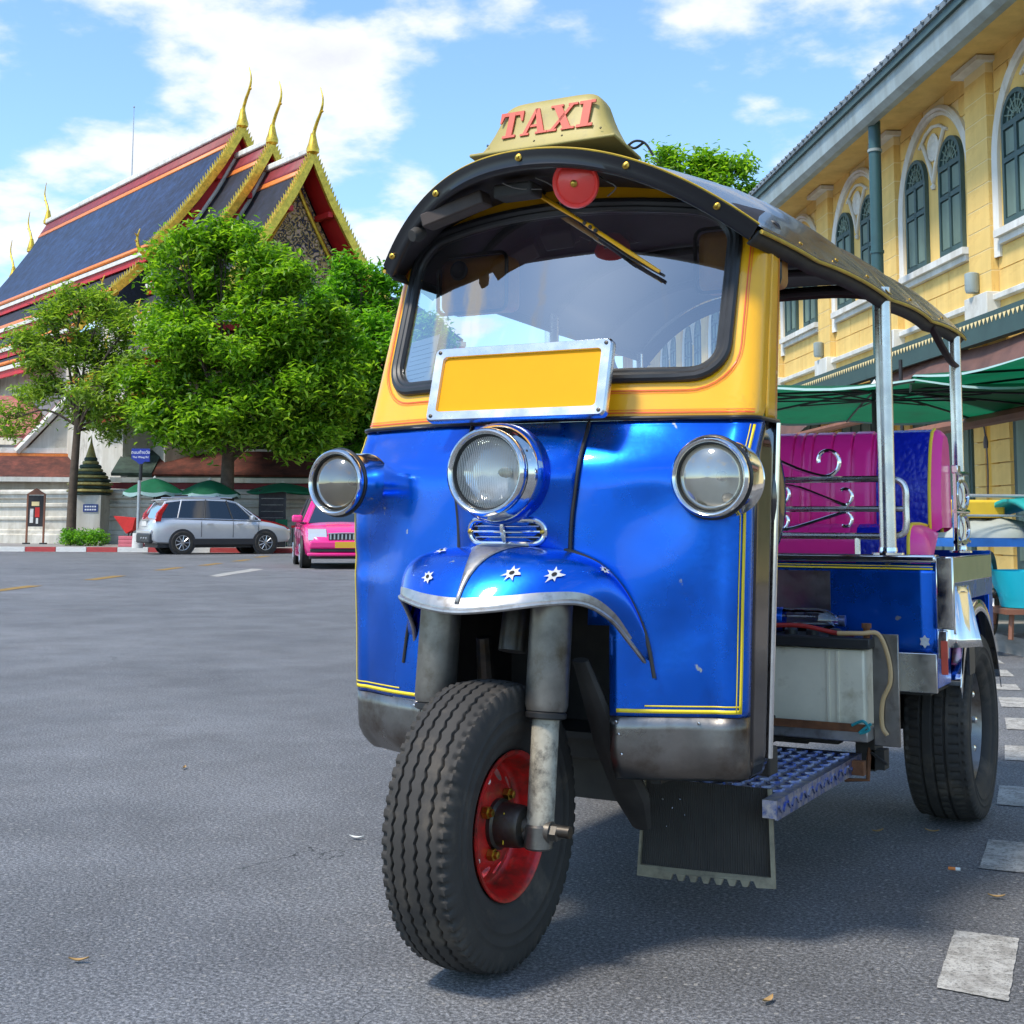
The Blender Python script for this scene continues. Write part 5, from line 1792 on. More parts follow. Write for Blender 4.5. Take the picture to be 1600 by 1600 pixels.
def translucent(name, f=0.4):
    m = MATS[name]
    n, l = m.node_tree.nodes, m.node_tree.links
    b = n['Principled BSDF']
    tl = n.new('ShaderNodeBsdfTranslucent')
    if b.inputs['Base Color'].links:
        l.new(b.inputs['Base Color'].links[0].from_socket, tl.inputs[0])
    mx = n.new('ShaderNodeMixShader')
    mx.inputs[0].default_value = f
    l.new(b.outputs[0], mx.inputs[1])
    l.new(tl.outputs[0], mx.inputs[2])
    l.new(mx.outputs[0], n['Material Output'].inputs[0])
translucent('parasol_green', 0.45)
mat('dark_metal', (0.03, 0.03, 0.032), 0.5, 0.3, var=0.2, vscale=6)
mat('galvanised', (0.45, 0.46, 0.46), 0.45, 0.6, var=0.15, vscale=5)
mat('sign_blue', (0.010, 0.025, 0.26), 0.45)
mat('letter_white', (0.8, 0.8, 0.82), 0.5)
mat('kerb_red', (0.42, 0.05, 0.05), 0.75, var=0.2, vscale=4, dirt=(0.25, 0.12, 0.1), dscale=6, damt=0.3)
mat('kerb_white', (0.66, 0.64, 0.60), 0.75, var=0.12, vscale=4, dirt=(0.3, 0.28, 0.25), dscale=6, damt=0.3)
mat('paving', (0.26, 0.24, 0.22), 0.85, var=0.2, vscale=1.5, dirt=(0.15, 0.13, 0.11), dscale=2, damt=0.4, bump=0.15, bscale=25)
mat('silver_paint', (0.60, 0.61, 0.63), 0.28, 0.45, coat=0.6, var=0.03)
mat('pink_paint', (0.80, 0.015, 0.22), 0.25, 0.0, coat=0.8, var=0.04)
mat('red_paint', (0.62, 0.012, 0.015), 0.25, 0.0, coat=0.8)
mat('car_black', (0.025, 0.025, 0.028), 0.5)
mat('tail_red', (0.55, 0.01, 0.015), 0.2, coat=0.5)
mat('lamp_clear', (0.75, 0.72, 0.66), 0.15, 0.5, coat=0.8)
mat('plate_amber', (0.72, 0.42, 0.03), 0.5)
mat('alloy', (0.55, 0.55, 0.56), 0.3, 0.9)
mat('wall_yellow', (0.85, 0.585, 0.195), 0.8, var=0.05, vscale=1.5, dirt=(0.68, 0.42, 0.12), dscale=1.2, damt=0.3, bump=0.06, bscale=20)
mat('wall_ochre', (0.76, 0.42, 0.055), 0.8, var=0.06, vscale=1.5, bump=0.06, bscale=20)
mat('joint_pale', (0.86, 0.67, 0.33), 0.85)
mat('frame_green', (0.045, 0.085, 0.080), 0.5, var=0.12, vscale=4)
mat('shutter_green', (0.19, 0.27, 0.22), 0.55, var=0.06, vscale=4)
mat('gutter_grey', (0.36, 0.43, 0.44), 0.45, var=0.08, vscale=1.0)
mat('roof_slate', (0.16, 0.19, 0.21), 0.6, var=0.25, vscale=2)
mat('soffit', (0.40, 0.24, 0.08), 0.8)
mat('pipe_green', (0.030, 0.085, 0.092), 0.42, var=0.15, vscale=3)
mat('tarp_brown', (0.14, 0.065, 0.045), 0.6, var=0.25, vscale=3, bump=0.3, bscale=4)
mat('wood_brown', (0.22, 0.085, 0.045), 0.6, var=0.2, vscale=3)
mat('cart_blue', (0.012, 0.12, 0.42), 0.5, var=0.2, vscale=8)
mat('basin_cyan', (0.01, 0.50, 0.62), 0.4)
mat('teal', (0.01, 0.30, 0.27), 0.6, var=0.15, vscale=5)
mat('crate_pink', (0.62, 0.15, 0.18), 0.6, var=0.1)
mat('cloth_red', (0.60, 0.03, 0.025), 0.8, var=0.15)
mat('cloth_dark', (0.03, 0.028, 0.03), 0.8, var=0.3)
mat('cloth_yellow', (0.78, 0.48, 0.03), 0.7, var=0.1)
mat('glass_pale', (0.30, 0.40, 0.36), 0.2, trans=0.0, var=0.1)
mat('sack_white', (0.36, 0.38, 0.34), 0.8, var=0.1, bump=0.3, bscale=8)
mat('leaf_litter', (0.42, 0.26, 0.10), 0.8, var=0.3, vscale=30)
mat('plaque_blue', (0.02, 0.05, 0.22), 0.4)

def streaks(name, amt=0.75):
    """rain streaks and patchy fading on plaster, in world space"""
    m = MATS[name]
    n, l = m.node_tree.nodes, m.node_tree.links
    b = n['Principled BSDF']
    src = b.inputs['Base Color'].links[0].from_socket
    g_ = n.new('ShaderNodeNewGeometry')
    for scl, p0, p1, lo in (((2.6, 2.6, 0.22), 0.40, 0.62, amt), ((0.7, 0.7, 0.7), 0.38, 0.60, amt + 0.10)):
        mp = n.new('ShaderNodeMapping')
        mp.inputs['Scale'].default_value = scl
        l.new(g_.outputs['Position'], mp.inputs[0])
        x = n.new('ShaderNodeTexNoise')
        x.inputs['Scale'].default_value = 1.0
        x.inputs['Detail'].default_value = 7
        x.inputs['Roughness'].default_value = 0.65
        l.new(mp.outputs[0], x.inputs['Vector'])
        r = n.new('ShaderNodeValToRGB')
        r.color_ramp.elements[0].position, r.color_ramp.elements[0].color = p0, (lo, lo * 0.98, lo * 0.94, 1)
        r.color_ramp.elements[1].position, r.color_ramp.elements[1].color = p1, (1, 1, 1, 1)
        l.new(x.outputs['Fac'], r.inputs[0])
        q = n.new('ShaderNodeMix')
        q.data_type = 'RGBA'
        q.blend_type = 'MULTIPLY'
        q.inputs['Factor'].default_value = 1
        l.new(src, q.inputs['A'])
        l.new(r.outputs[0], q.inputs['B'])
        src = q.outputs['Result']
    l.new(src, b.inputs['Base Color'])
for nm, am in (('wall_yellow', 0.88), ('white_wall', 0.80), ('white_trim', 0.82), ('gutter_grey', 0.74), ('tile_blue', 0.74), ('tile_navy', 0.6), ('tile_red', 0.6), ('shutter_green', 0.75)):
    streaks(nm, am)

# ================================================================== KERBS, PAVEMENTS, ROAD MARKINGS
# far kerb runs almost square to the view, 41 m off
KA, KB = street(-40, 43.8), street(9, 41.0)
KD = (KB - KA).normalized()
KN = Vector((-KD.y, KD.x, 0))                 # away from the road
if (KN.dot(street(0, 60) - street(0, 40))) < 0:
    KN = -KN
KL = (KB - KA).length
def kerb_pt(t, n_, z):
    p = KA + KD * t + KN * n_
    return Vector((p.x, p.y, z))
b = MB()
poly = [kerb_pt(-30, 0.20, 0), kerb_pt(KL + 30, 0.20, 0), kerb_pt(KL + 30, 120, 0), kerb_pt(-30, 120, 0)]
b.prism([(p.x, p.y) for p in poly], 0.004, 0.145, lambda x, y, d: Vector((x, y, d)))
struct(b.build('pavement', 'paving', None, smooth=0))
kerb = thing('kerb', '', '', (0, 0, 0))
for k in ('label', 'category'):
    del kerb[k]
struct(kerb)
ang = math.atan2(KD.y, KD.x)
t = 16.0
i = 0
while t < KL - 4:
    L_ = 0.98
    p = kerb_pt(t + L_ / 2, 0.10, 0.074)
    piece('kerb_stone', 'kerb_red' if i % 2 else 'kerb_white', kerb, p, (L_ - 0.02, 0.2, 0.148), (0, 0, ang))
    t += L_
    i += 1
b = MB()
for t0, t1 in ((-30, 16.0), (t, KL + 30)):
    a_, c_ = kerb_pt(t0, 0.0, 0), kerb_pt(t1, 0.198, 0)
    b.prism([(kerb_pt(t0, 0, 0).x, kerb_pt(t0, 0, 0).y), (kerb_pt(t1, 0, 0).x, kerb_pt(t1, 0, 0).y), (kerb_pt(t1, .198, 0).x, kerb_pt(t1, .198, 0).y), (kerb_pt(t0, .198, 0).x, kerb_pt(t0, .198, 0).y)], 0.003, 0.148, lambda x, y, d: Vector((x, y, d)))
b.build('kerb_run', 'kerb_white', kerb, smooth=0)['kind'] = 'stuff'

# yellow building frame: x along the front (away from camera), y out towards the street
BANG = math.atan2(0.83840431, -0.54504882)
BP0 = Vector((-1.442, 18.129, 0))
def bpt(q, n_, z):
    c, s_ = math.cos(BANG), math.sin(BANG)
    return Vector((BP0.x + q * c - n_ * s_, BP0.y + q * s_ + n_ * c, z))
b = MB()
def round_poly(P):
    return [(p.x, p.y) for p in P]
pv = [bpt(-16, 0, 0), bpt(45, 0, 0), bpt(45, 3.8, 0), bpt(-16, 4.6, 0)]
b.prism(round_poly(pv), 0.004, 0.118, lambda x, y, d: Vector((x, y, d)))
struct(b.build('pavement', 'paving', None, smooth=0))
kerb2 = thing('kerb', '', '', (0, 0, 0))
for k in ('label', 'category'):
    del kerb2[k]
struct(kerb2)
q = -12.0
while q < 14:
    n0, n1 = lerp(4.6, 3.8, (q + 16) / 61), lerp(4.6, 3.8, (q + 17) / 61)
    c = bpt(q + 0.5, (n0 + n1) / 2 + 0.076, 0.06)
    piece('kerb_stone', 'paving', kerb2, c, (0.985, 0.15, 0.124), (0, 0, BANG + math.atan2(n1 - n0, 1)))
    q += 1.0
# lane dashes beside the tuk-tuk
DASH = [[(0.823, 0.316), (0.956, 0.304), (0.912, 0.720), (0.781, 0.713)], [(0.730, 1.298), (0.862, 1.308), (0.812, 1.655), (0.696, 1.646)],
        [(0.633, 2.162), (0.765, 2.175), (0.722, 2.515), (0.588, 2.502)], [(0.520, 3.043), (0.650, 3.065), (0.595, 3.425), (0.463, 3.406)],
        [(0.399, 3.865), (0.530, 3.895), (0.465, 4.265), (0.333, 4.235)], [(0.257, 4.625), (0.388, 4.665), (0.312, 5.05), (0.180, 5.01)],
        [(0.103, 5.344), (0.235, 5.39), (0.17, 5.66), (0.04, 5.610)], [(-0.026, 6.027), (0.10, 6.08), (0.0, 6.44), (-0.13, 6.39)],
        [(-0.20, 6.78), (-0.075, 6.84), (-0.19, 7.20), (-0.315, 7.14)]]
def ragged(P, n_=9, amp=0.006, seed=1):
    rr = random.Random(seed)
    out = []
    for i in range(len(P)):
        a_, c_ = P[i], P[(i + 1) % len(P)]
        for k in range(n_):
            t_ = k / n_
            out.append((lerp(a_[0], c_[0], t_) + rr.uniform(-amp, amp), lerp(a_[1], c_[1], t_) + rr.uniform(-amp, amp)))
    return out
for i, P in enumerate(DASH):
    pp = ragged(P, 24, 0.0014, i)
    b = MB()
    b.add([(x, y, 0.003) for x, y in pp], [tuple(range(len(pp)))])
    o = b.build('lane_dash', 'road_white', road, smooth=0)
for (x, y) in [(-13.303, 10.33), (-15.04, 13.698), (-17.317, 17.603), (-18.685, 20.352), (-20.3, 23.3), (-22.365, 26.569)]:
    d = Vector((-0.50, 0.866, 0)) * 0.9
    s_ = Vector((0.866, 0.5, 0)) * 0.11
    P = [(x - d.x - s_.x, y - d.y - s_.y), (x - d.x + s_.x, y - d.y + s_.y), (x + d.x + s_.x, y + d.y + s_.y), (x + d.x - s_.x, y + d.y - s_.y)]
    pp = ragged(P, 6, 0.01, int(x * 10))
    MB().add([(u, v, 0.0042) for u, v in pp], [tuple(range(len(pp)))]).build('lane_dash', 'road_yellow', road, smooth=0)
# worn pale arrow patch on the far road
pp = ragged([(-14.2, 15.2), (-13.8, 15.0), (-15.6, 18.4), (-16.1, 18.6)], 6, 0.03, 5)
MB().add([(u, v, 0.0042) for u, v in pp], [tuple(range(len(pp)))]).build('worn_marking', 'road_white', road, smooth=0)

# ================================================================== TEMPLE
tm = thing('temple_hall', 'temple hall with blue tiled tiered roof and gold finials behind the trees', 'temple', (-31.793, 40.645, 0), R(67.0))
T1 = [[(0.0, 0.0), (1.0, -1.75), (2.2, -3.55), (3.3, -5.05), (4.25, -6.15)], [(4.05, -6.55), (4.8, -7.35), (5.45, -7.95)], [(5.25, -8.35), (6.0, -9.0), (6.6, -9.45)], [(6.4, -9.85), (7.1, -10.35), (7.7, -10.75)]]
def prof_at(P, t):
    f = t * (len(P) - 1)
    i = min(len(P) - 2, int(f))
    return lerp(P[i][0], P[i + 1][0], f - i), lerp(P[i][1], P[i + 1][1], f - i)
def roof_tier(sec, P, k, s0, s1, zr, ws, sd):
    """one sloping tier on one side (sd = -1 left, +1 right)"""
    def strip(t0, t1, lift, m_, name, parent, a0=s0, a1=s1, n_=6):
        b = MB()
        for t_ in linsp(t0, t1, n_):
            w, z = prof_at(P, t_)
            for s_ in (a0, a1):
                b.v.append((sd * w * ws, s_, zr + z + lift))
        for i in range(n_ - 1):
            b.f.append((2 * i, 2 * i + 1, 2 * i + 3, 2 * i + 2)); b.m.append(0)
        return b.build(name, m_, parent, smooth=60, solid=0.10)
    if k == 0:
        t = strip(0.0, 1.0, 0.0, 'tile_blue' if sec == 0 else 'tile_navy', 'roof_tier', tm, n_=13)
        strip(0.0, 0.115, 0.10, 'temple_maroon', 'ridge_band', t)
        strip(0.115, 0.15, 0.09, 'tile_orange', 'tile_border', t)
        strip(0.955, 1.0, 0.06, 'tile_orange', 'tile_border', t, n_=2)
    else:
        t = strip(0.0, 1.0, 0.0, 'tile_navy', 'roof_tier', tm)
        strip(0.80, 1.0, 0.06, 'tile_orange', 'tile_border', t, n_=2)
    if k == 0:
        strip(0.15, 0.955, 0.05, 'tile_orange', 'tile_border', t, s0 + 0.02, s0 + 0.36, 10)
    w, z = P[-1]
    MB().box2((sd * (w * ws - 0.04), s0 + 0.01, zr + z - 0.20), (sd * (w * ws + 0.10), s1, zr + z - 0.02)).build('eave_board', 'white_trim', t)
    MB().box2((sd * (w * ws - 0.10), s0 + 0.03, zr + z - 0.48), (sd * (w * ws + 0.02), s1, zr + z - 0.21)).build('eave_fascia', 'temple_red', t)
    return t
def chofa(s0, zr, w=0.0, sc=1.0, dirn=-1, ms='gold'):
    P = catmull([(w, s0, zr - 0.1), (w, s0 + dirn * 0.03 * sc, zr + 0.55 * sc), (w, s0 + dirn * 0.26 * sc, zr + 1.0 * sc), (w, s0 + dirn * 0.62 * sc, zr + 1.45 * sc), (w, s0 + dirn * 0.74 * sc, zr + 1.9 * sc), (w, s0 + dirn * 0.52 * sc, zr + 2.45 * sc)], 6)
    rr_ = [lerp(0.18, 0.075, min(1, k / 8)) * sc if k < 9 else (0.075 + 0.02 * math.sin((k - 8) / (len(P) - 9) * math.pi)) * (1 - 0.8 * (k - 8) / (len(P) - 9)) * sc for k in range(len(P))]
    c = MB().tube(P, rr_, 10).build('finial', ms, tm, smooth=60)
    MB().lathe([(0.10 * sc, -0.25 * sc), (0.26 * sc, -0.15 * sc), (0.27 * sc, 0.0), (0.20 * sc, 0.2 * sc), (0.10 * sc, 0.65 * sc)], (w, s0, zr), (0, 0, 1), 14).build('finial_base', ms, c)
    MB().lathe([(0.0, -0.07), (0.06, 0), (0.0, 0.07)], (w, s0 + dirn * 0.72 * sc, zr + 1.40 * sc), (0, 0, 1), 8).build('finial_beak', ms, c)
    return c
def hook(w, s0, z, sc, sd):
    """upswept gold naga tail at the foot of a bargeboard"""
    P = catmull([(w - sd * 0.35 * sc, s0, z + 0.15 * sc), (w + sd * 0.05 * sc, s0, z - 0.12 * sc), (w + sd * 0.40 * sc, s0, z + 0.10 * sc), (w + sd * 0.50 * sc, s0, z + 0.55 * sc), (w + sd * 0.38 * sc, s0, z + 1.0 * sc)], 5)
    n_ = len(P)
    h = MB().tube(P, [lerp(0.20, 0.02, (k / (n_ - 1)) ** 0.8) * sc for k in range(n_)], 8).build('naga_tail', 'gold', tm)
    for k in range(4, n_ - 3, 3):
        MB().lathe([(0.07 * sc, 0), (0.0, 0.22 * sc)], P[k], (sd, -0.2, 0.6), 6).build('crest_leaf', 'gold', h)
    return h
def bargeboard(P, s0, zr, ws, sd, teeth=True, lower=False):
    b = MB()
    n_ = 25
    pts = []
    for k in range(n_):
        t_ = k / (n_ - 1)
        w, z = prof_at(P, t_)
        wob = 0.10 * math.sin(t_ * math.pi * 2) if not lower else 0
        pts.append((w * ws, z, wob))
    for w, z, wob in pts:
        dep = 0.25 + wob * 0.5
        b.v += [(sd * w, s0, zr + z + 0.13), (sd * max(0, w - 0.10 - dep * 0.25), s0, zr + z - dep * 0.62), (sd * w, s0 - 0.14, zr + z + 0.13), (sd * max(0, w - 0.10 - dep * 0.25), s0 - 0.14, zr + z - dep * 0.62)]
    for k in range(n_ - 1):
        o_ = 4 * k
        b.f += [(o_, o_ + 1, o_ + 5, o_ + 4), (o_ + 2, o_ + 6, o_ + 7, o_ + 3), (o_, o_ + 4, o_ + 6, o_ + 2), (o_ + 1, o_ + 3, o_ + 7, o_ + 5)]
        b.m += [0] * 4
    bb_ = b.build('bargeboard', 'gold', tm, smooth=30)
    # red stripe proud of the gold and small flame leaves along the top
    fl = MB()
    L_ = 0
    m_ = max(6, int(len(P) * 9)) if not lower else 12
    for k in range(m_):
        t_ = (k + 0.5) / m_
        w, z = prof_at(P, t_)
        w2, z2 = prof_at(P, min(1, t_ + 0.02))
        d = Vector((sd * (w2 - w) * ws, 0, z2 - z)).normalized()
        nrm = Vector((-d.z * (1 if sd > 0 else 1), 0, d.x))
        if nrm.z < 0:
            nrm = -nrm
        c = Vector((sd * w * ws, s0 - 0.07, zr + z + 0.13))
        fl.v += [c - d * 0.09 + Vector((0, 0.05, 0)), c - d * 0.09 - Vector((0, 0.05, 0)), c + d * 0.08 - Vector((0, 0.05, 0)), c + d * 0.08 + Vector((0, 0.05, 0)), c + nrm * 0.20 - d * 0.16]
        q_ = len(fl.v) - 5
        fl.f += [(q_, q_ + 1, q_ + 4), (q_ + 1, q_ + 2, q_ + 4), (q_ + 2, q_ + 3, q_ + 4), (q_ + 3, q_, q_ + 4), (q_, q_ + 3, q_ + 2, q_ + 1)]
        fl.m += [0] * 5
    o_ = fl.build('flame_leaf_row', 'gold', bb_, smooth=0)
    o_['kind'] = 'stuff'
    return bb_
SECT = [(6.4, 31.4, 18.6, 1.0), (3.55, 6.75, 17.2, 0.95), (0.0, 3.9, 16.0, 0.92)]
for si, (s0, s1, zr, ws) in enumerate(SECT):
    for sd in (-1, 1):
        for k, P in enumerate(T1):
            if sd > 0 and k > 1:
                continue
            roof_tier(si, P, k, s0 + (0.9 * k if si == 0 else 0.5 * k), s1, zr, ws, sd)
            bargeboard(P, s0 + (0.9 * k if si == 0 else 0.5 * k), zr, ws, sd, lower=k > 0)
            hook(sd * P[-1][0] * ws, s0 + (0.9 * k if si == 0 else 0.5 * k) - 0.07, zr + P[-1][1] - 0.1, 0.95 if k == 0 else 0.75, sd)
    MB().box2((-0.20, s0 + 0.1, zr - 0.05), (0.20, s1, zr + 0.22)).build('ridge_cap', 'white_trim', tm, bevel=0.05)
    chofa(s0 - 0.05, zr + 0.15)
    # pediment / red gable infill
    dep = 1.15 if si == 2 else 0.35
    P = T1[0]
    poly = [(0, -0.55)] + [(w * ws - 0.25, z - 0.25) for w, z in P[1:]] + [(-(w * ws - 0.25), z - 0.25) for w, z in P[:0:-1]]
    MB().prism(poly, s0 + dep, s0 + dep + 0.15, lambda a_, c_, d_: Vector((a_, d_, zr + c_))).build('pediment' if si == 2 else 'gable_board', 'pediment' if si == 2 else 'temple_red', tm, smooth=0)
    for sd in (-1, 1):
        b = MB()
        for t_ in linsp(0, 1, 7):
            w, z = prof_at(P, t_)
            for s_ in (s0 + 0.02, s0 + 1.3):
                b.v.append((sd * (w * ws - 0.05), s_, zr + z - 0.16))
        for i in range(6):
            b.f.append((2 * i, 2 * i + 1, 2 * i + 3, 2 * i + 2)); b.m.append(0)
        b.build('soffit', 'temple_red', tm, smooth=0, solid=0.05)
        for t_ in (0.30, 0.55, 0.82):
            w, z = prof_at(P, t_)
            MB().box((sd * (w * ws - 0.22), s0 + 0.60, zr + z - 0.32), (0.22, 1.2, 0.22)).build('purlin', 'temple_red', tm)
        # white raking edge of the next roof in front
# inner gold frame of the pediment
for sd in (-1, 1):
    MB().tube([(sd * (prof_at(T1[0], t_)[0] * 0.88 - 0.42), 1.08, 16.1 + prof_at(T1[0], t_)[1] - 0.55) for t_ in linsp(0.12, 1, 12)], 0.09, 6).build('pediment_frame', 'gold', tm)
for si in (1, 2):
    s0, s1, zr, ws = SECT[si]
    sp = SECT[si - 1][0]
    for sd in (-1, 1):
        MB().tube([(sd * (w * ws + 0.02), sp + 0.34, zr + z + 0.16) for w, z in T1[0]], 0.09, 6).build('raking_mould', 'white_trim', tm)
# far end steps
for s0, s1, zr, ws in ((30.0, 34.2, 17.35, 0.94), (33.0, 37.4, 16.1, 0.88)):
    for k, P in enumerate(T1[:3]):
        roof_tier(1, P, k, s0, s1 - 0.4 * k, zr, ws, -1)
for s_, zr in ((31.5, 18.75), (34.3, 17.5), (37.5, 16.25)):
    chofa(s_, zr, sc=1.0, dirn=1)
MB().tube([(0, 18.9, 18.4), (0, 18.9, 22.6)], [0.035, 0.015], 6).lathe([(0.0, -0.06), (0.06, 0), (0, 0.06)], (0, 18.9, 22.6), (0, 0, 1), 8).build('lightning_rod', 'galvanised', tm)
MB().box2((-5.4, 1.3, 0.15), (5.4, 36, 9.3)).build('hall_wall', 'white_wall', tm)
MB().box2((-6.6, 2.5, 0.15), (-5.41, 36, 8.2)).build('aisle_wall', 'white_wall', tm)
for s_ in range(18, 36, 4):
    MB().box((-7.3, s_, 3.9), (0.6, 0.6, 7.5)).build('column', 'white_wall', tm, bevel=0.05)
# lower porch roofs round the front and the street side
for k, (z0, z1, y0, y1, m_) in enumerate(((8.6, 10.6, -1.6, 1.2, 'tile_navy'), (6.9, 8.3, -3.0, -1.2, 'tile_red'))):
    pr_o = MB().add([(-7.2 - k * 0.8, y0, z0), (6.5, y0, z0), (5.6, y1, z1), (-6.2 - k * 0.8, y1, z1)], [(0, 1, 2, 3)]).build('porch_roof', m_, tm, smooth=0, solid=0.12)
    MB().box2((-7.3 - k * 0.8, y0 - 0.12, z0 - 0.20), (6.6, y0, z0)).build('eave_board', 'white_trim', pr_o)
    MB().box2((-7.3 - k * 0.8, y0 - 0.05, z0 - 0.50), (6.6, y0 + 0.06, z0 - 0.21)).build('eave_fascia', 'temple_red', pr_o)
    MB().box2((-7.2 - k * 0.8, y0 - 0.02, z0 + 0.02), (6.5, y0 + 0.45, z0 + 0.10)).build('tile_border', 'tile_orange', pr_o)


# ---- small gabled pavilion to the left with pink tiles
pav = thing('gabled_pavilion', 'low white gabled pavilion with pink and orange tiled roofs behind the wall', 'pavilion', street(-17.9, 56.5, 0), YAW + R(8))
P = [(0, 7.0), (2.55, 4.05)]
MB().prism([(0, 6.7), (2.4, 3.95), (-2.4, 3.95)], 0.0, 0.2, lambda a_, c_, d_: Vector((a_, d_, c_))).build('gable_wall', 'white_wall', pav, smooth=0)
for sd in (-1, 1):
    MB().tube([(0, -0.12, 7.0), (sd * 2.75, -0.12, 3.85)], 0.16, 6).build('raking_mould', 'white_trim', pav)
    b = MB().add([(0, 0.0, 7.05), (0, 12, 7.05), (sd * 3.0, 12, 3.7), (sd * 3.0, 0.0, 3.7)], [(0, 1, 2, 3)])
    b.build('roof', 'tile_pink', pav, smooth=0, solid=0.15)
MB().box2((-2.4, 0.25, 0.15), (2.4, 12, 4.1)).build('wall', 'white_wall', pav)
for x0, x1 in ((-8.0, -2.4), (2.4, 5.6)):
    MB().box2((x0, 1.0, 0.15), (x1, 10, 4.2)).build('wing_wall', 'white_wall', pav)
    MB().add([(x0, 0.5, 4.6), (x1, 0.5, 4.6), (x1, 4.5, 6.6), (x0, 4.5, 6.6)], [(0, 1, 2, 3)]).build('wing_roof', 'tile_pink', pav, smooth=0, solid=0.15)
b = MB().add([(-9, -1.9, 2.75), (6, -1.9, 2.75), (6, 0.2, 3.85), (-9, 0.2, 3.85)], [(0, 1, 2, 3)])
b.build('lean_to_roof', 'tile_red', pav, smooth=0, solid=0.12)
MB().box2((-9, -0.05, 3.80), (6, 0.1, 4.02)).build('moulding', 'white_trim', pav)
MB().box2((-9, -0.15, 3.62), (6, -0.06, 3.78)).build('orange_band', 'tile_orange', pav)
MB().box2((-9, -2.05, 2.55), (6, -1.92, 2.74)).build('eave_board', 'white_trim', pav)
MB().box2((-9, -1.3, 0.15), (6, -1.15, 2.9)).build('lower_wall', 'white_wall', pav)
b = MB().add([(-9.0, -1.92, 2.80), (-3.5, -1.92, 2.80), (-3.9, -0.7, 3.42), (-9, -0.7, 3.42)], [(0, 1, 2, 3)])
b.build('green_tiles', 'tile_green', pav, smooth=0, solid=0.05)

# ---- long gallery with red tiles behind the right part of the wall
gal = thing('temple_gallery', 'long low gallery with dark red tiled roof and white eave behind the parked cars', 'gallery', street(-14.4, 51.0, 0), YAW + R(3))
def slab(x0, x1, y0, z0, y1, z1, m_, name, th=0.12):
    return MB().add([(x0, y0, z0), (x1, y0, z0), (x1, y1, z1), (x0, y1, z1)], [(0, 1, 2, 3)]).build(name, m_, gal, smooth=0, solid=th)
slab(0, 22, -0.6, 2.62, 1.5, 3.62, 'tile_red', 'lower_roof')
slab(0, 22, -0.72, 2.60, -0.1, 2.90, 'tile_green', 'green_border')
slab(-0.6, 0.9, -0.65, 2.66, 1.5, 3.68, 'tile_green', 'green_border')
slab(0.9, 1.5, -0.62, 2.68, 1.5, 3.70, 'tile_orange', 'orange_border')
slab(0, 22, 1.6, 4.05, 3.6, 5.0, 'tile_pink', 'upper_roof')
slab(0, 22, 1.5, 4.0, 2.1, 4.3, 'tile_green', 'green_border')
MB().box2((-0.6, -0.80, 2.42), (22, -0.70, 2.60)).build('eave_board', 'white_trim', gal)
MB().box2((-0.6, -0.66, 2.18), (22, -0.58, 2.41)).build('maroon_band', 'temple_maroon', gal)
MB().box2((0, 1.42, 3.68), (22, 1.60, 3.80)).build('ridge_mould', 'white_trim', gal)
MB().box2((0, 1.7, 3.55), (22, 1.9, 4.05)).build('clerestory', 'dark_brown', gal)
MB().box2((-0.4, 0.0, 0.15), (22, 0.2, 2.9)).build('wall', 'white_wall', gal)
# ---- moulded boundary wall with corner post
def wall_run(a0, d0, a1, d1, h, label, name='boundary_wall'):
    A_, B_ = street(a0, d0), street(a1, d1)
    D_ = (B_ - A_).normalized()
    N_ = Vector((D_.y, -D_.x, 0))
    if N_.dot(CAM - A_) < 0:
        N_ = -N_
    prof = [(0, 0.146), (0.32, 0.146), (0.32, 0.45), (0.22, 0.50), (0.22, 0.62), (0.12, 0.66), (0.12, 0.98), (0.18, 1.02), (0.18, 1.10), (0.10, 1.14), (0.10, 1.45), (0.18, 1.50), (0.18, 1.60), (0.08, 1.64), (0.08, h - 0.30), (0.20, h - 0.24), (0.20, h - 0.12), (0.28, h - 0.08), (0.28, h), (0.0, h + 0.08)]
    b = MB()
    n_ = 12
    for k in range(n_):
        p = A_.lerp(B_, k / (n_ - 1))
        for o_, z in prof:
            b.v.append(p + N_ * o_ + Vector((0, 0, z)))
    m_ = len(prof)
    for k in range(n_ - 1):
        for j in range(m_ - 1):
            b.f.append((k * m_ + j, (k + 1) * m_ + j, (k + 1) * m_ + j + 1, k * m_ + j + 1)); b.m.append(0)
    return tag(b.build(name, 'white_wall', None, smooth=0), label, 'wall')
wall_run(-15.1, 49.2, 8, 48.0, 2.05, 'white moulded boundary wall running behind the silver car')
wall_run(-30.0, 55.0, -15.9, 49.4, 2.05, 'white moulded boundary wall left of the pointed corner post')
cp_ = thing('corner_post', 'white corner post topped by a stepped green and gold spire', 'post', street(-15.2, 48.6, 0.145), YAW)
MB().box2((-0.70, -0.70, 0), (0.70, 0.70, 0.4)).build('plinth', 'white_wall', cp_, bevel=0.03)
MB().box2((-0.60, -0.60, 0.4), (0.60, 0.60, 1.75)).build('shaft', 'white_wall', cp_, bevel=0.02)
zq = 1.75
for k, (r_, h_) in enumerate(((0.80, 0.10), (0.86, 0.12), (0.80, 0.12), (0.86, 0.12), (0.76, 0.13), (0.66, 0.13), (0.58, 0.12), (0.46, 0.12), (0.40, 0.14), (0.30, 0.13), (0.24, 0.13))):
    MB().lathe([(r_ * 0.9, 0), (r_, h_ * 0.3), (r_ * 0.96, h_ * 0.8), (r_ * 0.85, h_)], (0, 0, zq), (0, 0, 1), 8 if k < 5 else 12, cap=(True, True)).build('tier', 'spire_gold' if k % 2 else 'tile_green', cp_)
    zq += h_
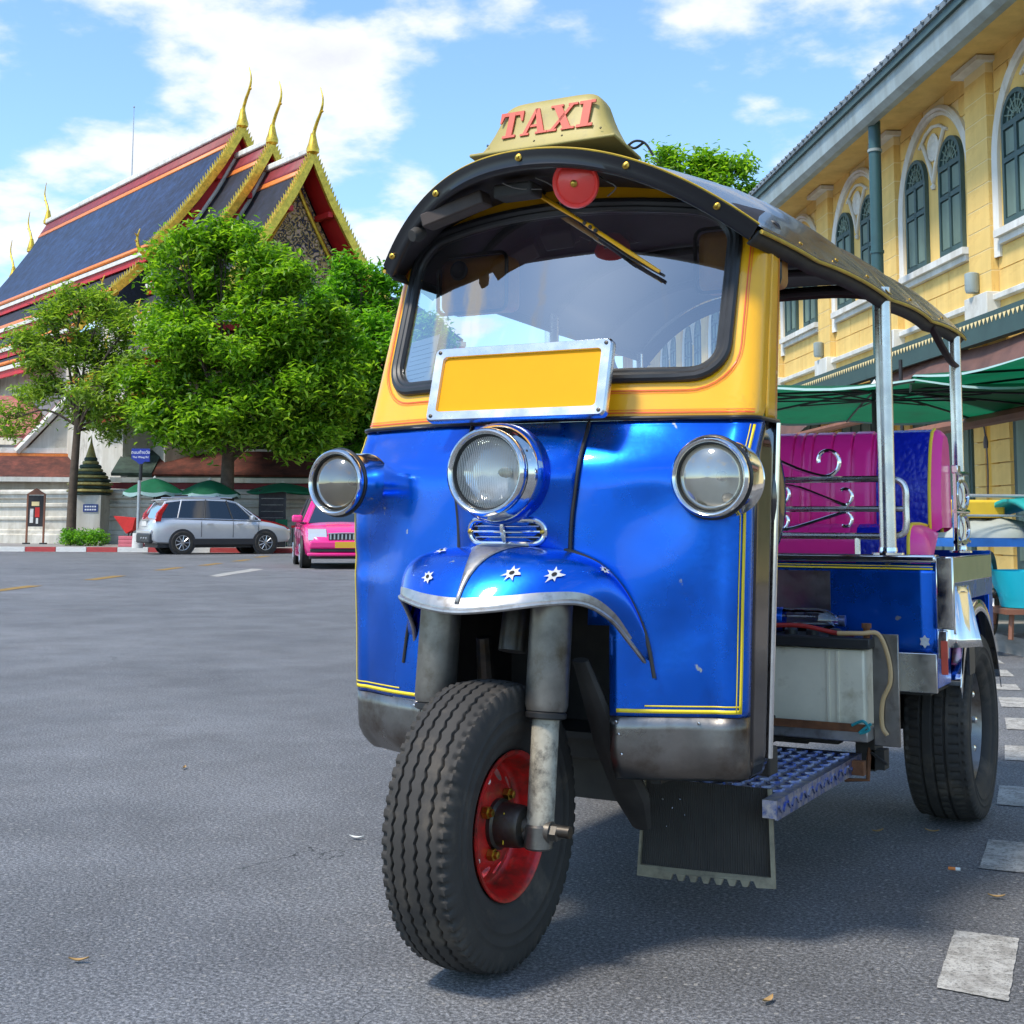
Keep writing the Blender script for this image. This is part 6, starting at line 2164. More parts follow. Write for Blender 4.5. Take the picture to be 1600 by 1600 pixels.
MB().lathe([(0.20, 0), (0.14, 0.2), (0.05, 0.5), (0.0, 0.85)], (0, 0, zq), (0, 0, 1), 10).build('spire', 'spire_gold', cp_)
pq = MB().box2((-0.02, -0.63, 1.15), (0.50, -0.605, 1.42)).build('plaque', 'plaque_blue', cp_)
for k in range(2):
    for j in range(5):
        MB().box2((0.04 + 0.085 * j, -0.637, 1.20 + 0.11 * k), (0.105 + 0.085 * j, -0.632, 1.255 + 0.11 * k)).build('lettering', 'letter_white', pq)
MB().box2((-0.42, -0.62, 0.85), (-0.36, -0.605, 1.35)).build('gold_strip', 'gold', cp_)

# ================================================================== STREET FURNITURE ON THE LEFT
nb = thing('notice_board', 'dark framed notice board on two legs beside the white wall', 'notice board', street(-16.9, 48.0, 0.146), YAW)
for sx in (-1, 1):
    MB().box2((sx * 0.30 - 0.03, -0.03, 0), (sx * 0.30 + 0.03, 0.03, 1.75)).build('leg', 'wood_brown', nb)
    MB().box2((sx * 0.30 - 0.10, -0.12, 0), (sx * 0.30 + 0.10, 0.12, 0.05)).build('foot', 'dark_metal', nb)
MB().box2((-0.27, -0.02, 0.62), (0.27, 0.02, 1.72)).build('panel', 'cloth_dark', nb)
MB().prism([(-0.36, 1.75), (0.36, 1.75), (0.0, 1.98)], -0.04, 0.04, lambda a_, c_, d_: Vector((a_, d_, c_))).build('top', 'wood_brown', nb)
for q_, (m_, x0, z0, x1, z1) in enumerate((('kerb_white', -0.20, 0.75, -0.08, 1.25), ('cloth_red', -0.02, 0.95, 0.14, 1.3), ('kerb_white', 0.02, 0.72, 0.10, 0.92), ('joint_pale', -0.15, 1.35, 0.12, 1.5))):
    MB().box2((x0, -0.028, z0), (x1, -0.022, z1)).build('poster', m_, nb)
sp_ = thing('street_sign', 'blue street name sign on a grey pole by the kerb', 'street sign', street(-11.35, 41.1, 0.146), YAW)
MB().tube([(0, 0, 0.3), (0, 0, 2.05)], 0.052, 12).build('pole', 'galvanised', sp_)
MB().tube([(0.03, 0, 2.05), (0.03, 0, 2.55)], 0.055, 12).build('upper_pole', 'dark_metal', sp_)
MB().lathe([(0.17, 0), (0.15, 0.45)], (0, 0, 0), (0, 0, 1), 14, cap=(True, True)).build('concrete_foot', 'kerb_white', sp_)
MB().prism([(-0.26, 2.72), (-0.26, 3.02), (0.30, 3.02), (0.30, 2.62), (0.14, 2.62), (0.03, 2.50), (-0.10, 2.62)], -0.04, 0.0, lambda a_, c_, d_: Vector((a_, d_, c_))).build('sign_plate', 'sign_blue', sp_, smooth=0)
def text(body, size, loc, parent, m_='letter_white'):
    cu = bpy.data.curves.new('lettering', 'FONT')
    cu.body = body
    cu.size = size
    cu.align_x = 'CENTER'
    cu.extrude = 0.002
    cu.materials.append(MATS[m_])
    o = bpy.data.objects.new('lettering', cu)
    me = bpy.data.meshes.new_from_object(o)
    bpy.data.objects.remove(o)
    o = bpy.data.objects.new('lettering', me)
    COL.objects.link(o)
    o.parent = parent
    o.location = loc
    o.rotation_euler = (R(90), 0, 0)
    return o
text('ถนนท้ายวัง', 0.13, (0.02, -0.044, 2.86), sp_)
text('Thai Wang Rd', 0.085, (0.02, -0.044, 2.73), sp_)

def parasol(name, label, loc, Rr, zr, rise, n_=8, tilt=0.0, m_='parasol_green', scal=0.12, rim=None, pole_r=0.025, group=None):
    p_ = thing(name, label, 'parasol', loc, random.uniform(0, 1), group)
    b = MB()
    seg = n_ * 6
    rs = linsp(0, 1, 9)
    def pt(r_, k):
        a_ = 2 * math.pi * k / seg
        fr = (k % 6) / 6
        dip = math.sin(math.pi * fr) * 0.05 * r_ * r_
        rad = r_ * Rr * (1 - 0.04 * math.sin(math.pi * fr) * r_)
        return Vector((rad * math.cos(a_), rad * math.sin(a_), zr + rise * (1 - r_ ** 1.5) - dip))
    b.grid(lambda k, r_: pt(r_, int(k)), list(range(seg)), [0.02] + rs[1:], closed_u=True)
    b.build('canopy', m_, p_, smooth=40)
    if scal:
        v = MB()
        for k in range(seg):
            q_ = pt(1.0, k)
            dr = 0.75 + 0.35 * math.sin(math.pi * ((k % 6) / 6))
            v.v += [q_, q_ + Vector((q_.x * 0.01, q_.y * 0.01, -scal * dr))]
        for k in range(seg):
            k2 = (k + 1) % seg
            v.f.append((2 * k, 2 * k2, 2 * k2 + 1, 2 * k + 1)); v.m.append(0)
        v.build('valance', rim or m_, p_, smooth=40)
    MB().tube([(0, 0, 0), (0, 0, zr + rise + 0.02)], pole_r, 10).build('pole', 'dark_metal', p_)
    MB().lathe([(0.05, 0), (0.06, 0.03), (0.02, 0.07), (0.0, 0.10)], (0, 0, zr + rise), (0, 0, 1), 10).build('cap', 'kerb_white', p_)
    for k in range(n_):
        pts = [pt(r_, k * 6) + Vector((0, 0, -0.02)) for r_ in (0.03, 0.25, 0.5, 0.75, 0.99)]
        MB().tube(pts, 0.011 if Rr > 1.4 else 0.008, 6).build('rib', 'dark_metal', p_)
        a_ = 2 * math.pi * k / n_
        MB().tube([Vector((0.03 * math.cos(a_), 0.03 * math.sin(a_), zr + rise * 0.15)), pt(0.5, k * 6) + Vector((0, 0, -0.03))], 0.008, 5).build('stretcher', 'dark_metal', p_)
    MB().lathe([(0.30, 0), (0.30, 0.08), (0.06, 0.12), (0.05, 0.3)], (0, 0, 0), (0, 0, 1), 16, cap=(True, True)).build('base', 'kerb_white', p_)
    return p_
parasol('market_parasol', 'green dome parasol with pale fringe left of the silver car roof', street(-12.05, 45.5, 0.146), 1.06, 1.80, 0.46, rim='parasol_rim')
parasol('market_parasol', 'green dome parasol with pale fringe above the silver car roof', street(-10.25, 45.8, 0.146), 1.06, 1.76, 0.46, rim='parasol_rim')
parasol('market_parasol', 'flat green parasol over the dark board between silver car and pink taxi', street(-8.0, 47.2, 0.146), 1.25, 1.88, 0.30, 4, scal=0.05)
bd = thing('display_stand', 'tall dark display board on legs behind the silver car bonnet', 'board', street(-8.2, 46.3, 0.146), YAW)
MB().box2((-0.42, -0.03, 0.8), (0.42, 0.03, 1.85)).build('board', 'cloth_dark', bd)
for sx in (-1, 1):
    MB().box2((sx * 0.44 - 0.025, -0.03, 0), (sx * 0.44 + 0.025, 0.03, 1.9)).build('leg', 'dark_metal', bd)
for k in range(4):
    MB().box2((-0.38, -0.04, 0.95 + 0.22 * k), (0.38, -0.032, 0.965 + 0.22 * k)).build('shelf_line', 'fork_grey', bd)
st_ = thing('folding_table', 'small red topped table standing left of the pink taxi', 'table', street(-7.1, 46.0, 0.146), YAW)
MB().box2((-0.35, -0.25, 0.62), (0.35, 0.25, 0.70)).build('top', 'cloth_red', st_)
for sx in (-1, 1):
    for sy in (-1, 1):
        MB().tube([(sx * 0.30, sy * 0.2, 0), (sx * 0.32, sy * 0.22, 0.62)], 0.015, 6).build('leg', 'dark_metal', st_)
gb = thing('green_chair', 'green plastic chair behind the silver car bonnet', 'chair', street(-7.75, 45.4, 0.146), YAW)
MB().box2((-0.2, -0.2, 0.42), (0.2, 0.2, 0.46)).build('seat', 'parasol_green', gb)
MB().box2((-0.2, 0.17, 0.46), (0.2, 0.2, 0.9)).build('backrest', 'parasol_green', gb)
for sx in (-1, 1):
    for sy in (-1, 1):
        MB().tube([(sx * 0.18, sy * 0.18, 0), (sx * 0.18, sy * 0.18, 0.42)], 0.015, 6).build('leg', 'parasol_green', gb)
vs_ = thing('vendor_stall', 'dark vendor stall hung with coloured cloths behind the street sign pole', 'stall', street(-11.3, 44.6, 0.146), YAW)
MB().box2((-0.55, -0.3, 0.0), (1.6, 0.4, 0.85)).build('counter', 'cloth_dark', vs_)
MB().box2((-0.55, 0.3, 0.86), (1.6, 0.4, 1.7)).build('back_cloth', 'cloth_dark', vs_)
for k, (m_, x, z0, z1) in enumerate((('cloth_yellow', -0.48, 0.25, 1.15), ('cloth_red', -0.30, 0.5, 1.25), ('teal', -0.10, 0.2, 1.05), ('basin_cyan', 0.06, 0.15, 0.9), ('joint_pale', -0.62, 0.1, 0.8))):
    MB().grid(lambda a_, c_: Vector((x + a_ + 0.05 * math.sin(c_ * 6 + k), -0.34 - 0.03 * math.sin(a_ * 40), c_)), linsp(0, 0.16, 7), linsp(z0, z1, 6)).build('hanging_cloth', m_, vs_, solid=0.01)
rt_ = thing('red_tray', 'red slanted display tray on the pavement left of the sign pole', 'tray', street(-12.35, 43.6, 0.146), YAW)
MB().prism([(-0.42, 0.98), (0.28, 0.92), (0.20, 0.55), (0.0, 0.42)], -0.25, 0.25, lambda a_, c_, d_: Vector((a_, d_, c_))).build('tray_body', 'cloth_red', rt_, smooth=0)
for sx in (-1, 1):
    MB().tube([(0.05, sx * 0.18, 0.34), (0.1, sx * 0.18, 0.52)], 0.02, 6).build('leg', 'dark_metal', rt_)
pc = thing('plastic_crate', 'pale red plastic crate on the pavement under the red tray', 'crate', street(-12.2, 43.5, 0.146), YAW)
for z0 in (0.0, 0.12, 0.24):
    MB().box2((-0.36, -0.25, z0), (0.36, 0.25, z0 + 0.10)).build('crate_band', 'crate_pink', pc, bevel=0.01)
MB().box2((-0.34, -0.23, 0), (0.34, 0.23, 0.335)).build('crate_body', 'crate_pink', pc)

# ================================================================== VEGETATION
def leaf_mesh(clumps, count, size, seed, matname, aspect=0.36, sparse=1.0, flat=0.35, tuft=0):
    rg = np.random.default_rng(seed)
    if tuft:
        # break every bough into smaller tufts with gaps between them
        small = []
        for c in clumps:
            for q_ in range(tuft):
                d = rg.normal(size=3)
                d /= np.linalg.norm(d)
                d *= c[3] * rg.uniform(0.45, 0.98) * np.array([1, 1, 0.85])
                small.append((c[0] + d[0], c[1] + d[1], c[2] + d[2], c[3] * rg.uniform(0.26, 0.46)))
        clumps = small
    vol = np.array([c[3] ** 2 for c in clumps])
    pick = rg.choice(len(clumps), count, p=vol / vol.sum())
    C_ = np.array([[c[0], c[1], c[2]] for c in clumps])[pick]
    rad = np.array([c[3] for c in clumps])[pick]
    d = rg.normal(size=(count, 3))
    d /= np.linalg.norm(d, axis=1)[:, None]
    u = rg.random(count) ** 0.45
    lump = 1 + 0.22 * np.sin(d[:, 0] * 5 + pick * 1.7) * np.sin(d[:, 2] * 6 + pick) + 0.15 * np.sin(d[:, 1] * 9 + pick * 3)
    pos = C_ + d * (rad * u * lump)[:, None] * np.array([1.0, 1.0, 0.82])
    # gather leaves into sprigs so that light and dark tufts and gaps appear
    ns = max(1, count // 14)
    sprig = rg.integers(0, ns, count)
    sp_pos = pos[rg.integers(0, count, ns)]
    pos = sp_pos[sprig] + rg.normal(size=(count, 3)) * size * 0.85 * np.array([1, 1, 0.7])
    t = rg.normal(size=(count, 3)) * np.array([1, 1, 0.45]) + np.array([0, 0, -0.25])
    t /= np.linalg.norm(t, axis=1)[:, None]
    up = rg.normal(size=(count, 3)) * flat + np.array([0, 0, 1.0])
    s_ = np.cross(t, up)
    s_ /= np.linalg.norm(s_, axis=1)[:, None]
    n_ = np.cross(s_, t)
    L = size * rg.uniform(0.7, 1.3, count)[:, None]
    W = L * aspect
    v = np.stack([pos - t * L * 0.5, pos + s_ * W * 0.5 + n_ * L * 0.06, pos + t * L * 0.5 - n_ * L * 0.10, pos - s_ * W * 0.5 + n_ * L * 0.06], 1).reshape(-1, 3)
    me = bpy.data.meshes.new('crown')
    k = np.arange(count) * 4
    f = np.stack([np.stack([k, k + 1, k + 2], 1), np.stack([k, k + 2, k + 3], 1)], 1).reshape(-1, 3)
    me.vertices.add(len(v))
    me.vertices.foreach_set('co', v.ravel())
    me.loops.add(f.size)
    me.loops.foreach_set('vertex_index', f.ravel().astype(np.int32))
    me.polygons.add(len(f))
    me.polygons.foreach_set('loop_start', np.arange(len(f), dtype=np.int32) * 3)
    me.update(calc_edges=True)
    me.validate()
    me.materials.append(MATS[matname])
    return me
def tree(name, label, loc, clumps, fork_z, r0, count, size, seed, matname, lean=(0, 0), rot=YAW, aspect=0.36):
    t = thing(name, label, 'tree', loc, rot)
    rr = random.Random(seed)
    fork = Vector((lean[0], lean[1], fork_z))
    tr = MB()
    tr.tube(catmull([(0, 0, -0.05), (lean[0] * 0.3 + rr.uniform(-.05, .05), 0, fork_z * 0.4), fork], 5), [lerp(r0 * 1.25, r0 * 0.8, k / 10) for k in range(11)], 12)
    tr.build('trunk', 'bark', t, smooth=60)
    for c in clumps:
        c_ = Vector(c[:3])
        mid_ = fork.lerp(c_, 0.5) + Vector((rr.uniform(-.3, .3), rr.uniform(-.3, .3), rr.uniform(-.1, .5)))
        st_ = Vector((0, 0, fork_z * rr.uniform(0.85, 1.0))) + Vector((lean[0], lean[1], 0)) * 0.9
        if c_.z < fork_z:
            st_.z = max(1.5, fork_z * 0.9)
        P = catmull([st_, mid_, c_], 5)
        b = MB().tube(P, [lerp(r0 * 0.45, 0.02, (k / 10) ** 0.7) for k in range(11)], 6)
        for q_ in range(5):
            e = c_ + Vector((rr.uniform(-1, 1), rr.uniform(-1, 1), rr.uniform(-.7, 1))).normalized() * c[3] * 0.8
            b.tube([P[rr.choice((6, 7, 8, 9))], c_.lerp(e, 0.5) + Vector((0, 0, 0.1)), e], [0.03, 0.02, 0.006], 5)
        b.build('limb', 'bark', t, smooth=60)
    o = bpy.data.objects.new('crown', leaf_mesh(clumps, count, size, seed, matname, aspect, tuft=9))
    COL.objects.link(o)
    o.parent = t
    return t
MAIN_CROWN = [(-1.74, -0.46, 9.77, 1.26), (-0.44, 0.07, 10.53, 1.13), (0.98, -0.22, 10.1, 1.2), (-1.2, 0.21, 8.47, 1.44), (0.44, 0.27, 8.47, 1.52), (1.85, -0.73, 8.9, 1.2), (2.07, -0.98, 7.38, 1.44), (-2.4, 0.46, 7.38, 0.98), (-2.07, -0.43, 5.85, 1.26), (-0.54, -0.57, 6.51, 1.52), (0.98, 1.09, 6.07, 1.57), (2.5, -0.06, 5.63, 1.35), (-2.72, 0.41, 4.76, 0.87), (-1.42, -0.04, 4.76, 1.2), (0.11, 0.22, 4.65, 1.13), (1.63, -0.53, 4.33, 1.09), (3.16, 0.19, 4.33, 1.0), (-0.6, -1.3, 4.3, 1.0), (0.7, -1.4, 4.5, 1.1), (-1.9, -1.0, 4.5, 0.9), (2.0, -1.2, 5.2, 1.2), (0.2, -1.6, 6.2, 1.3), (-1.3, -1.5, 7.2, 1.2), (1.2, -1.5, 8.0, 1.2), (-1.5, -0.6, 3.75, 0.75), (-0.5, -0.9, 3.6, 0.7), (0.8, -0.7, 3.7, 0.75), (2.1, -0.5, 3.65, 0.8), (3.1, -0.4, 3.75, 0.8), (3.5, 0.2, 6.3, 1.2), (3.2, 0.1, 7.6, 1.1), (3.8, -0.3, 5.2, 1.0)]
THIRD_CROWN = [(-1.04, 0.57, 9.66, 1.11), (0.0, 0.04, 9.31, 1.11), (0.81, 0.31, 8.96, 0.93), (-0.81, 0.35, 8.03, 1.44), (0.58, -0.85, 7.34, 1.39), (1.74, 0.46, 7.8, 1.28), (-1.16, 0.17, 6.18, 1.35), (0.35, -0.4, 5.48, 1.44), (1.74, -0.91, 5.94, 1.39), (-0.58, 0.53, 4.55, 1.04), (0.81, -0.04, 4.09, 1.04), (-1.3, -0.4, 3.7, 0.8), (-0.2, -0.6, 3.5, 0.8), (1.0, -0.5, 3.6, 0.8), (-1.8, 0.0, 5.0, 1.0), (-1.9, 0.2, 7.4, 1.0)]
LEFT_CROWN = [(-1.29, 0.29, 8.19, 0.93), (-0.07, 0.42, 8.63, 0.8), (0.82, 0.27, 8.19, 0.89), (-1.96, 0.52, 6.85, 0.89), (-0.51, -0.16, 6.85, 1.07), (0.82, 0.39, 6.63, 0.93), (1.71, -0.06, 7.52, 0.71), (-1.62, 0.54, 5.29, 0.89), (-0.07, 0.42, 4.85, 0.8), (1.27, -0.55, 5.29, 0.98), (2.05, -0.34, 6.18, 0.67), (2.05, -0.28, 4.62, 0.71), (-2.29, 0.44, 4.4, 0.67), (1.27, -0.05, 3.96, 0.58)]
FAR_CROWN = [(-1.92, 0.13, 16.9, 0.71), (-0.82, -0.2, 16.27, 0.71), (0.27, 0.01, 16.76, 0.77), (0.41, -0.15, 15.53, 0.93), (1.24, -0.15, 16.49, 0.71), (1.92, 0.07, 15.53, 0.6), (-1.24, 0.12, 15.11, 0.99), (1.51, 0.56, 14.56, 0.99), (-0.14, 0.35, 14.02, 1.37)]
tree('street_tree', 'dense bright green tree standing behind the silver car', street(-9.7, 46.0, 0.145), MAIN_CROWN, 3.3, 0.25, 58000, 0.28, 11, 'leaf_main')
tree('street_tree', 'darker green tree touching the left edge of the tuk-tuk', street(-5.45, 49.0, 0.145), THIRD_CROWN, 3.2, 0.25, 32000, 0.27, 12, 'leaf_dark')
tree('street_tree', 'slender airy tree with pale leaves beside the corner post', street(-15.3, 47.0, 0.145), LEFT_CROWN, 4.4, 0.15, 14000, 0.27, 13, 'leaf_pale', lean=(0.1, 0), aspect=0.26)
tree('background_tree', 'leafy treetop showing above the canopy beside the yellow building', street(8.4, 58.0, 0.0), FAR_CROWN, 11.0, 0.3, 9000, 0.34, 14, 'leaf_main', aspect=0.42)
bu = thing('clipped_bush', 'low clipped green bush at the foot of the slender tree', 'bush', street(-14.2, 44.8, 0.145), YAW)
bc = [(x * 0.26, y * 0.2, 0.25, 0.30) for x in range(-2, 3) for y in (-1, 1)] + [(x * 0.24, 0, 0.38, 0.24) for x in range(-2, 3)]
o = bpy.data.objects.new('foliage', leaf_mesh(bc, 4200, 0.085, 15, 'leaf_dark', 0.5, flat=0.9))
COL.objects.link(o); o.parent = bu
for x in (-0.4, -0.1, 0.2, 0.45):
    MB().tube([(x, 0, -0.02), (x + 0.05, 0.02, 0.35)], [0.025, 0.012], 6).build('stem', 'bark', bu)
# ================================================================== YELLOW BUILDING
yb = thing('yellow_building', 'two-storey yellow building with arched green shuttered windows and grey gutter', 'building', BP0, BANG)
Q0, Q1 = -14.0, 38.0
MB().box2((Q0, -9.0, 0.1), (Q1, -0.012, 8.35)).build('wall', 'joint_pale', yb, smooth=0)
MB().box2((17.2, -0.011, 4.4), (Q1, 0.008, 8.35)).build('plain_wall', 'wall_yellow', yb, smooth=0)
MB().box2((Q0, -0.011, 3.5), (Q1, 0.006, 4.41)).build('plain_wall', 'wall_yellow', yb, smooth=0)
# window prototype: frame with two tall shutters, two small ones and a fanlight
def arch_poly(hw, z0, zs_, n_=14):
    return [(-hw, z0), (hw, z0)] + [(hw * math.cos(t_), zs_ + hw * math.sin(t_)) for t_ in linsp(0, math.pi, n_)]
WHW, WZ0, WZS = 0.47, 5.36, 6.86
fn_b = lambda a_, c_, d_: Vector((a_, d_, c_))
win_me = MB().prism(arch_poly(WHW, WZ0, WZS), -0.01, 0.035, fn_b).mesh('window', 'frame_green', 0)
def ring_poly(r0, r1, zs_, n_=18):
    b = MB()
    for t_ in linsp(0, math.pi, n_):
        for r_ in (r0, r1):
            for d in (0.036, 0.075):
                b.v.append((r_ * math.cos(t_), d, zs_ + r_ * math.sin(t_)))
    for i in range(n_ - 1):
        o_ = 4 * i
        b.f += [(o_, o_ + 4, o_ + 5, o_ + 1), (o_ + 2, o_ + 3, o_ + 7, o_ + 6), (o_ + 1, o_ + 5, o_ + 7, o_ + 3), (o_, o_ + 2, o_ + 6, o_ + 4)]
        b.m += [0] * 4
    return b
frame_me = ring_poly(WHW - 0.07, WHW, WZS)
for x0, x1, z0, z1 in ((-WHW, -WHW + 0.07, WZ0, WZS), (WHW - 0.07, WHW, WZ0, WZS), (-0.045, 0.045, WZ0, WZS), (-WHW + 0.07, WHW - 0.07, WZS - 0.05, WZS + 0.04), (-WHW + 0.07, WHW - 0.07, WZ0, WZ0 + 0.10), (-WHW + 0.07, WHW - 0.07, 6.30, 6.38)):
    frame_me.box2((x0, 0.036, z0), (x1, 0.072, z1))
frame_me = frame_me.mesh('frame', 'frame_green', 0)
tall_me = MB().box2((-0.155, 0.036, 0.0), (0.155, 0.052, 0.80)).mesh('shutter', 'shutter_green', 0)
small_me = MB().box2((-0.135, 0.036, 0.0), (0.135, 0.052, 0.36)).mesh('shutter', 'shutter_green', 0)
fan = MB()
for t_ in linsp(0, math.pi, 9)[1:-1]:
    fan.tube([(0.06 * math.cos(t_), 0.05, WZS + 0.06 + 0.06 * math.sin(t_)), (0.40 * math.cos(t_), 0.05, WZS + 0.02 + 0.38 * math.sin(t_))], 0.014, 5)
for r_ in (0.14, 0.26):
    fan.tube([(r_ * math.cos(t_), 0.05, WZS + 0.04 + r_ * math.sin(t_)) for t_ in linsp(0, math.pi, 13)], 0.014, 5)
fan_me = fan.mesh('fanlight_grille', 'shutter_green', 40)
def link(name, me, parent, loc=(0, 0, 0)):
    o = bpy.data.objects.new(name, me)
    COL.objects.link(o)
    o.parent = parent
    o.location = loc
    return o
# arched white surround, roundel, sill
sur = MB()
def surround():
    b = MB()
    path = [(1.52, 4.95)] + [(1.52, z) for z in linsp(5.2, 6.42, 6)] + [(1.52 * math.cos(t_), 6.42 + 1.52 * math.sin(t_)) for t_ in linsp(0, math.pi, 33)[1:-1]] + [(-1.52, z) for z in linsp(6.42, 5.2, 6)] + [(-1.52, 4.95)]
    prof = [(0.095, -0.01), (0.095, 0.05), (0.04, 0.09), (0.0, 0.06), (-0.03, 0.075), (-0.075, 0.05), (-0.075, -0.01)]
    n_ = len(path)
    for i, (x, z) in enumerate(path):
        a_, c_ = path[max(0, i - 1)], path[min(n_ - 1, i + 1)]
        tx, tz = c_[0] - a_[0], c_[1] - a_[1]
        L_ = math.hypot(tx, tz)
        for o_, d in prof:
            b.v.append((x + tz / L_ * o_, d, z - tx / L_ * o_))
    m_ = len(prof)
    for i in range(n_ - 1):
        for j in range(m_ - 1):
            b.f.append((i * m_ + j, (i + 1) * m_ + j, (i + 1) * m_ + j + 1, i * m_ + j + 1)); b.m.append(0)
    return b
sur_me = surround().mesh('arch_moulding', 'white_trim', 40)
sill_me = MB().box2((-1.42, -0.01, 5.22), (1.42, 0.16, 5.33)).box2((-1.38, -0.01, 5.12), (1.38, 0.09, 5.218)).mesh('sill', 'white_trim', 0)
rd = MB()
rd.lathe([(0.22, 0), (0.24, 0.03), (0.20, 0.05), (0.17, 0.02), (0.15, 0.03), (0.10, 0.02), (0.05, 0.05), (0.0, 0.05)], (0, 0, 7.36), (0, 1, 0), 28)
rd_me = rd.mesh('roundel', 'white_trim', 40)
tr_me = MB().tube([(-0.50, 0.02, 7.56), (-0.30, 0.03, 7.30), (-0.12, 0.03, 7.02), (0.0, 0.03, 6.75), (0.12, 0.03, 7.02), (0.30, 0.03, 7.30), (0.50, 0.02, 7.56)], 0.04, 8).tube([(-0.62, 0.02, 7.50), (-0.3, 0.03, 7.66), (0, 0.03, 7.72), (0.3, 0.03, 7.66), (0.62, 0.02, 7.50)], 0.03, 8).lathe([(0.03, 0), (0.06, 0.05), (0.0, 0.12)], (0, 0.03, 6.62), (0, 0, 1), 8).mesh('tracery', 'white_trim', 40)
cap_me = MB().box2((-0.50, 0.0, 8.02), (0.50, 0.30, 8.10)).mesh('pilaster_cap', 'white_trim', 0)
pan_me = MB().prism(arch_poly(1.50, 4.96, 6.42, 25), -0.011, -0.002, fn_b).mesh('arch_panel', 'wall_yellow', 0)
COURSE = 0.345
for k in range(-2, 7):
    qc = 3.2 + 4.0 * k
    near = -2 <= k <= 3
    # panel inside the big arch is set back a touch
    for sx in (-1, 1):
        wi = link('window', win_me, yb, (qc + sx * 0.765, 0, 0))
        link('frame', frame_me, wi)
        for s2 in (-1, 1):
            link('shutter', tall_me, wi, (s2 * 0.222, 0, WZ0 + 0.12))
            link('shutter', small_me, wi, (s2 * 0.222, 0, 6.42))
        link('fanlight_grille', fan_me, wi)
    link('arch_moulding', sur_me, yb, (qc, 0, 0))
    link('arch_panel', pan_me, yb, (qc, 0, 0))
    link('sill', sill_me, yb, (qc, 0, 0))
    link('roundel', rd_me, yb, (qc, 0.0, 0))
    link('tracery', tr_me, yb, (qc, 0.0, 0))
    # pilaster built of blocks
    qp = qc + 2.0
    MB().box2((qp - 0.40, -0.01, 4.42), (qp + 0.40, 0.122, 8.02)).build('pilaster', 'joint_pale' if near else 'wall_yellow', yb, smooth=0)
    link('pilaster_cap', cap_me, yb, (qp, 0, 0))
    if near:
        nco = int((8.02 - 4.42) / COURSE)
        for c in range(nco):
            z0 = 4.42 + c * COURSE
            piece('wall_block', 'wall_yellow', yb, (qp, 0.068, z0 + COURSE / 2), (0.806, 0.120, COURSE - 0.022))
        # spandrel courses above the arch and strips beside it
        for c in range(13):
            z0 = 4.42 + c * COURSE
            zc = z0 + COURSE / 2
            if zc > 8.3:
                continue
            hw_ = 1.60 if zc < 6.42 else (math.sqrt(max(0, 1.60 ** 2 - (zc - 0.10 - 6.42) ** 2)) if zc - 0.1 - 6.42 < 1.6 else 0)
            if zc < 4.95:
                hw_ = 0
            spans = [(-1.58, -hw_), (hw_, 1.58)] if hw_ > 0 else [(-1.58, -0.5), (-0.5, 0.6), (0.6, 1.58)] if c % 2 else [(-1.58, 0.05), (0.05, 1.58)]
            for x0, x1 in spans:
                if x1 - x0 < 0.12:
                    continue
                piece('wall_block', 'wall_yellow', yb, (qc + (x0 + x1) / 2, 0.0005, zc), (x1 - x0 - 0.02, 0.024, COURSE - 0.018))
    # string course box and floodlight
    MB().box2((qp - 0.42, 0.0, 4.08), (qp + 0.42, 0.22, 4.44)).build('pedestal', 'white_trim', yb, bevel=0.01)
    MB().lathe([(0.09, 0), (0.11, 0.05), (0.11, 0.30), (0.06, 0.32)], (qp + 0.1, 0.22, 4.50), (0, 0, 1), 12, cap=(True, True)).build('flood_lamp', 'gutter_grey', yb)
    # ground floor: doors between block piers
    MB().box2((qc - 1.25, -0.005, 0.12), (qc + 1.25, 0.03, 3.6)).build('door', 'frame_green', yb)
    for j in range(4):
        MB().box2((qc - 1.17 + 0.60 * j, 0.031, 0.4), (qc - 0.69 + 0.60 * j, 0.05, 3.2)).build('door_leaf', 'shutter_green', yb)
    if -2 <= k <= 1:
        for c in range(11):
            z0 = 0.12 + c * COURSE
            piece('wall_block', 'wall_yellow', yb, (qp - 0.34, 0.02, z0 + COURSE / 2), (0.66, 0.06, COURSE - 0.02))
            piece('wall_block', 'wall_ochre', yb, (qp, 0.005, z0 + COURSE / 2), (0.02 + 0.34, 0.03, COURSE - 0.004))
            piece('wall_block', 'wall_yellow', yb, (qp + 0.40, 0.02, z0 + COURSE / 2), (0.40, 0.06, COURSE - 0.02))
MB().box2((Q0, 0.0, 4.30), (Q1, 0.12, 4.39)).build('string_course', 'white_trim', yb, bevel=0.01)
MB().box2((Q0, 0.0, 3.96), (Q1, 0.10, 4.06)).build('string_course', 'white_trim', yb, bevel=0.01)
MB().box2((Q0, 0.0, 8.12), (Q1, 0.92, 8.16)).build('soffit', 'wall_yellow', yb)
MB().prism([(0.90, 7.86), (1.02, 7.86), (1.12, 7.94), (1.14, 8.27), (0.90, 8.27)], Q0, Q1, lambda a_, c_, d_: Vector((d_, a_, c_))).build('gutter', 'gutter_grey', yb, smooth=20)
MB().prism([(1.14, 8.27), (1.20, 8.27), (1.20, 8.40), (0.9, 8.40), (0.9, 8.28)], Q0, Q1, lambda a_, c_, d_: Vector((d_, a_, c_))).build('eave_board', 'frame_green', yb, smooth=0)
MB().prism([(1.24, 8.40), (1.24, 8.50), (-4.6, 11.6), (-10.4, 8.5), (-10.4, 8.36)], Q0 - 0.4, Q1 + 0.4, lambda a_, c_, d_: Vector((d_, a_, c_))).build('roof', 'roof_slate', yb, smooth=0)
tl = MB()
q = Q0
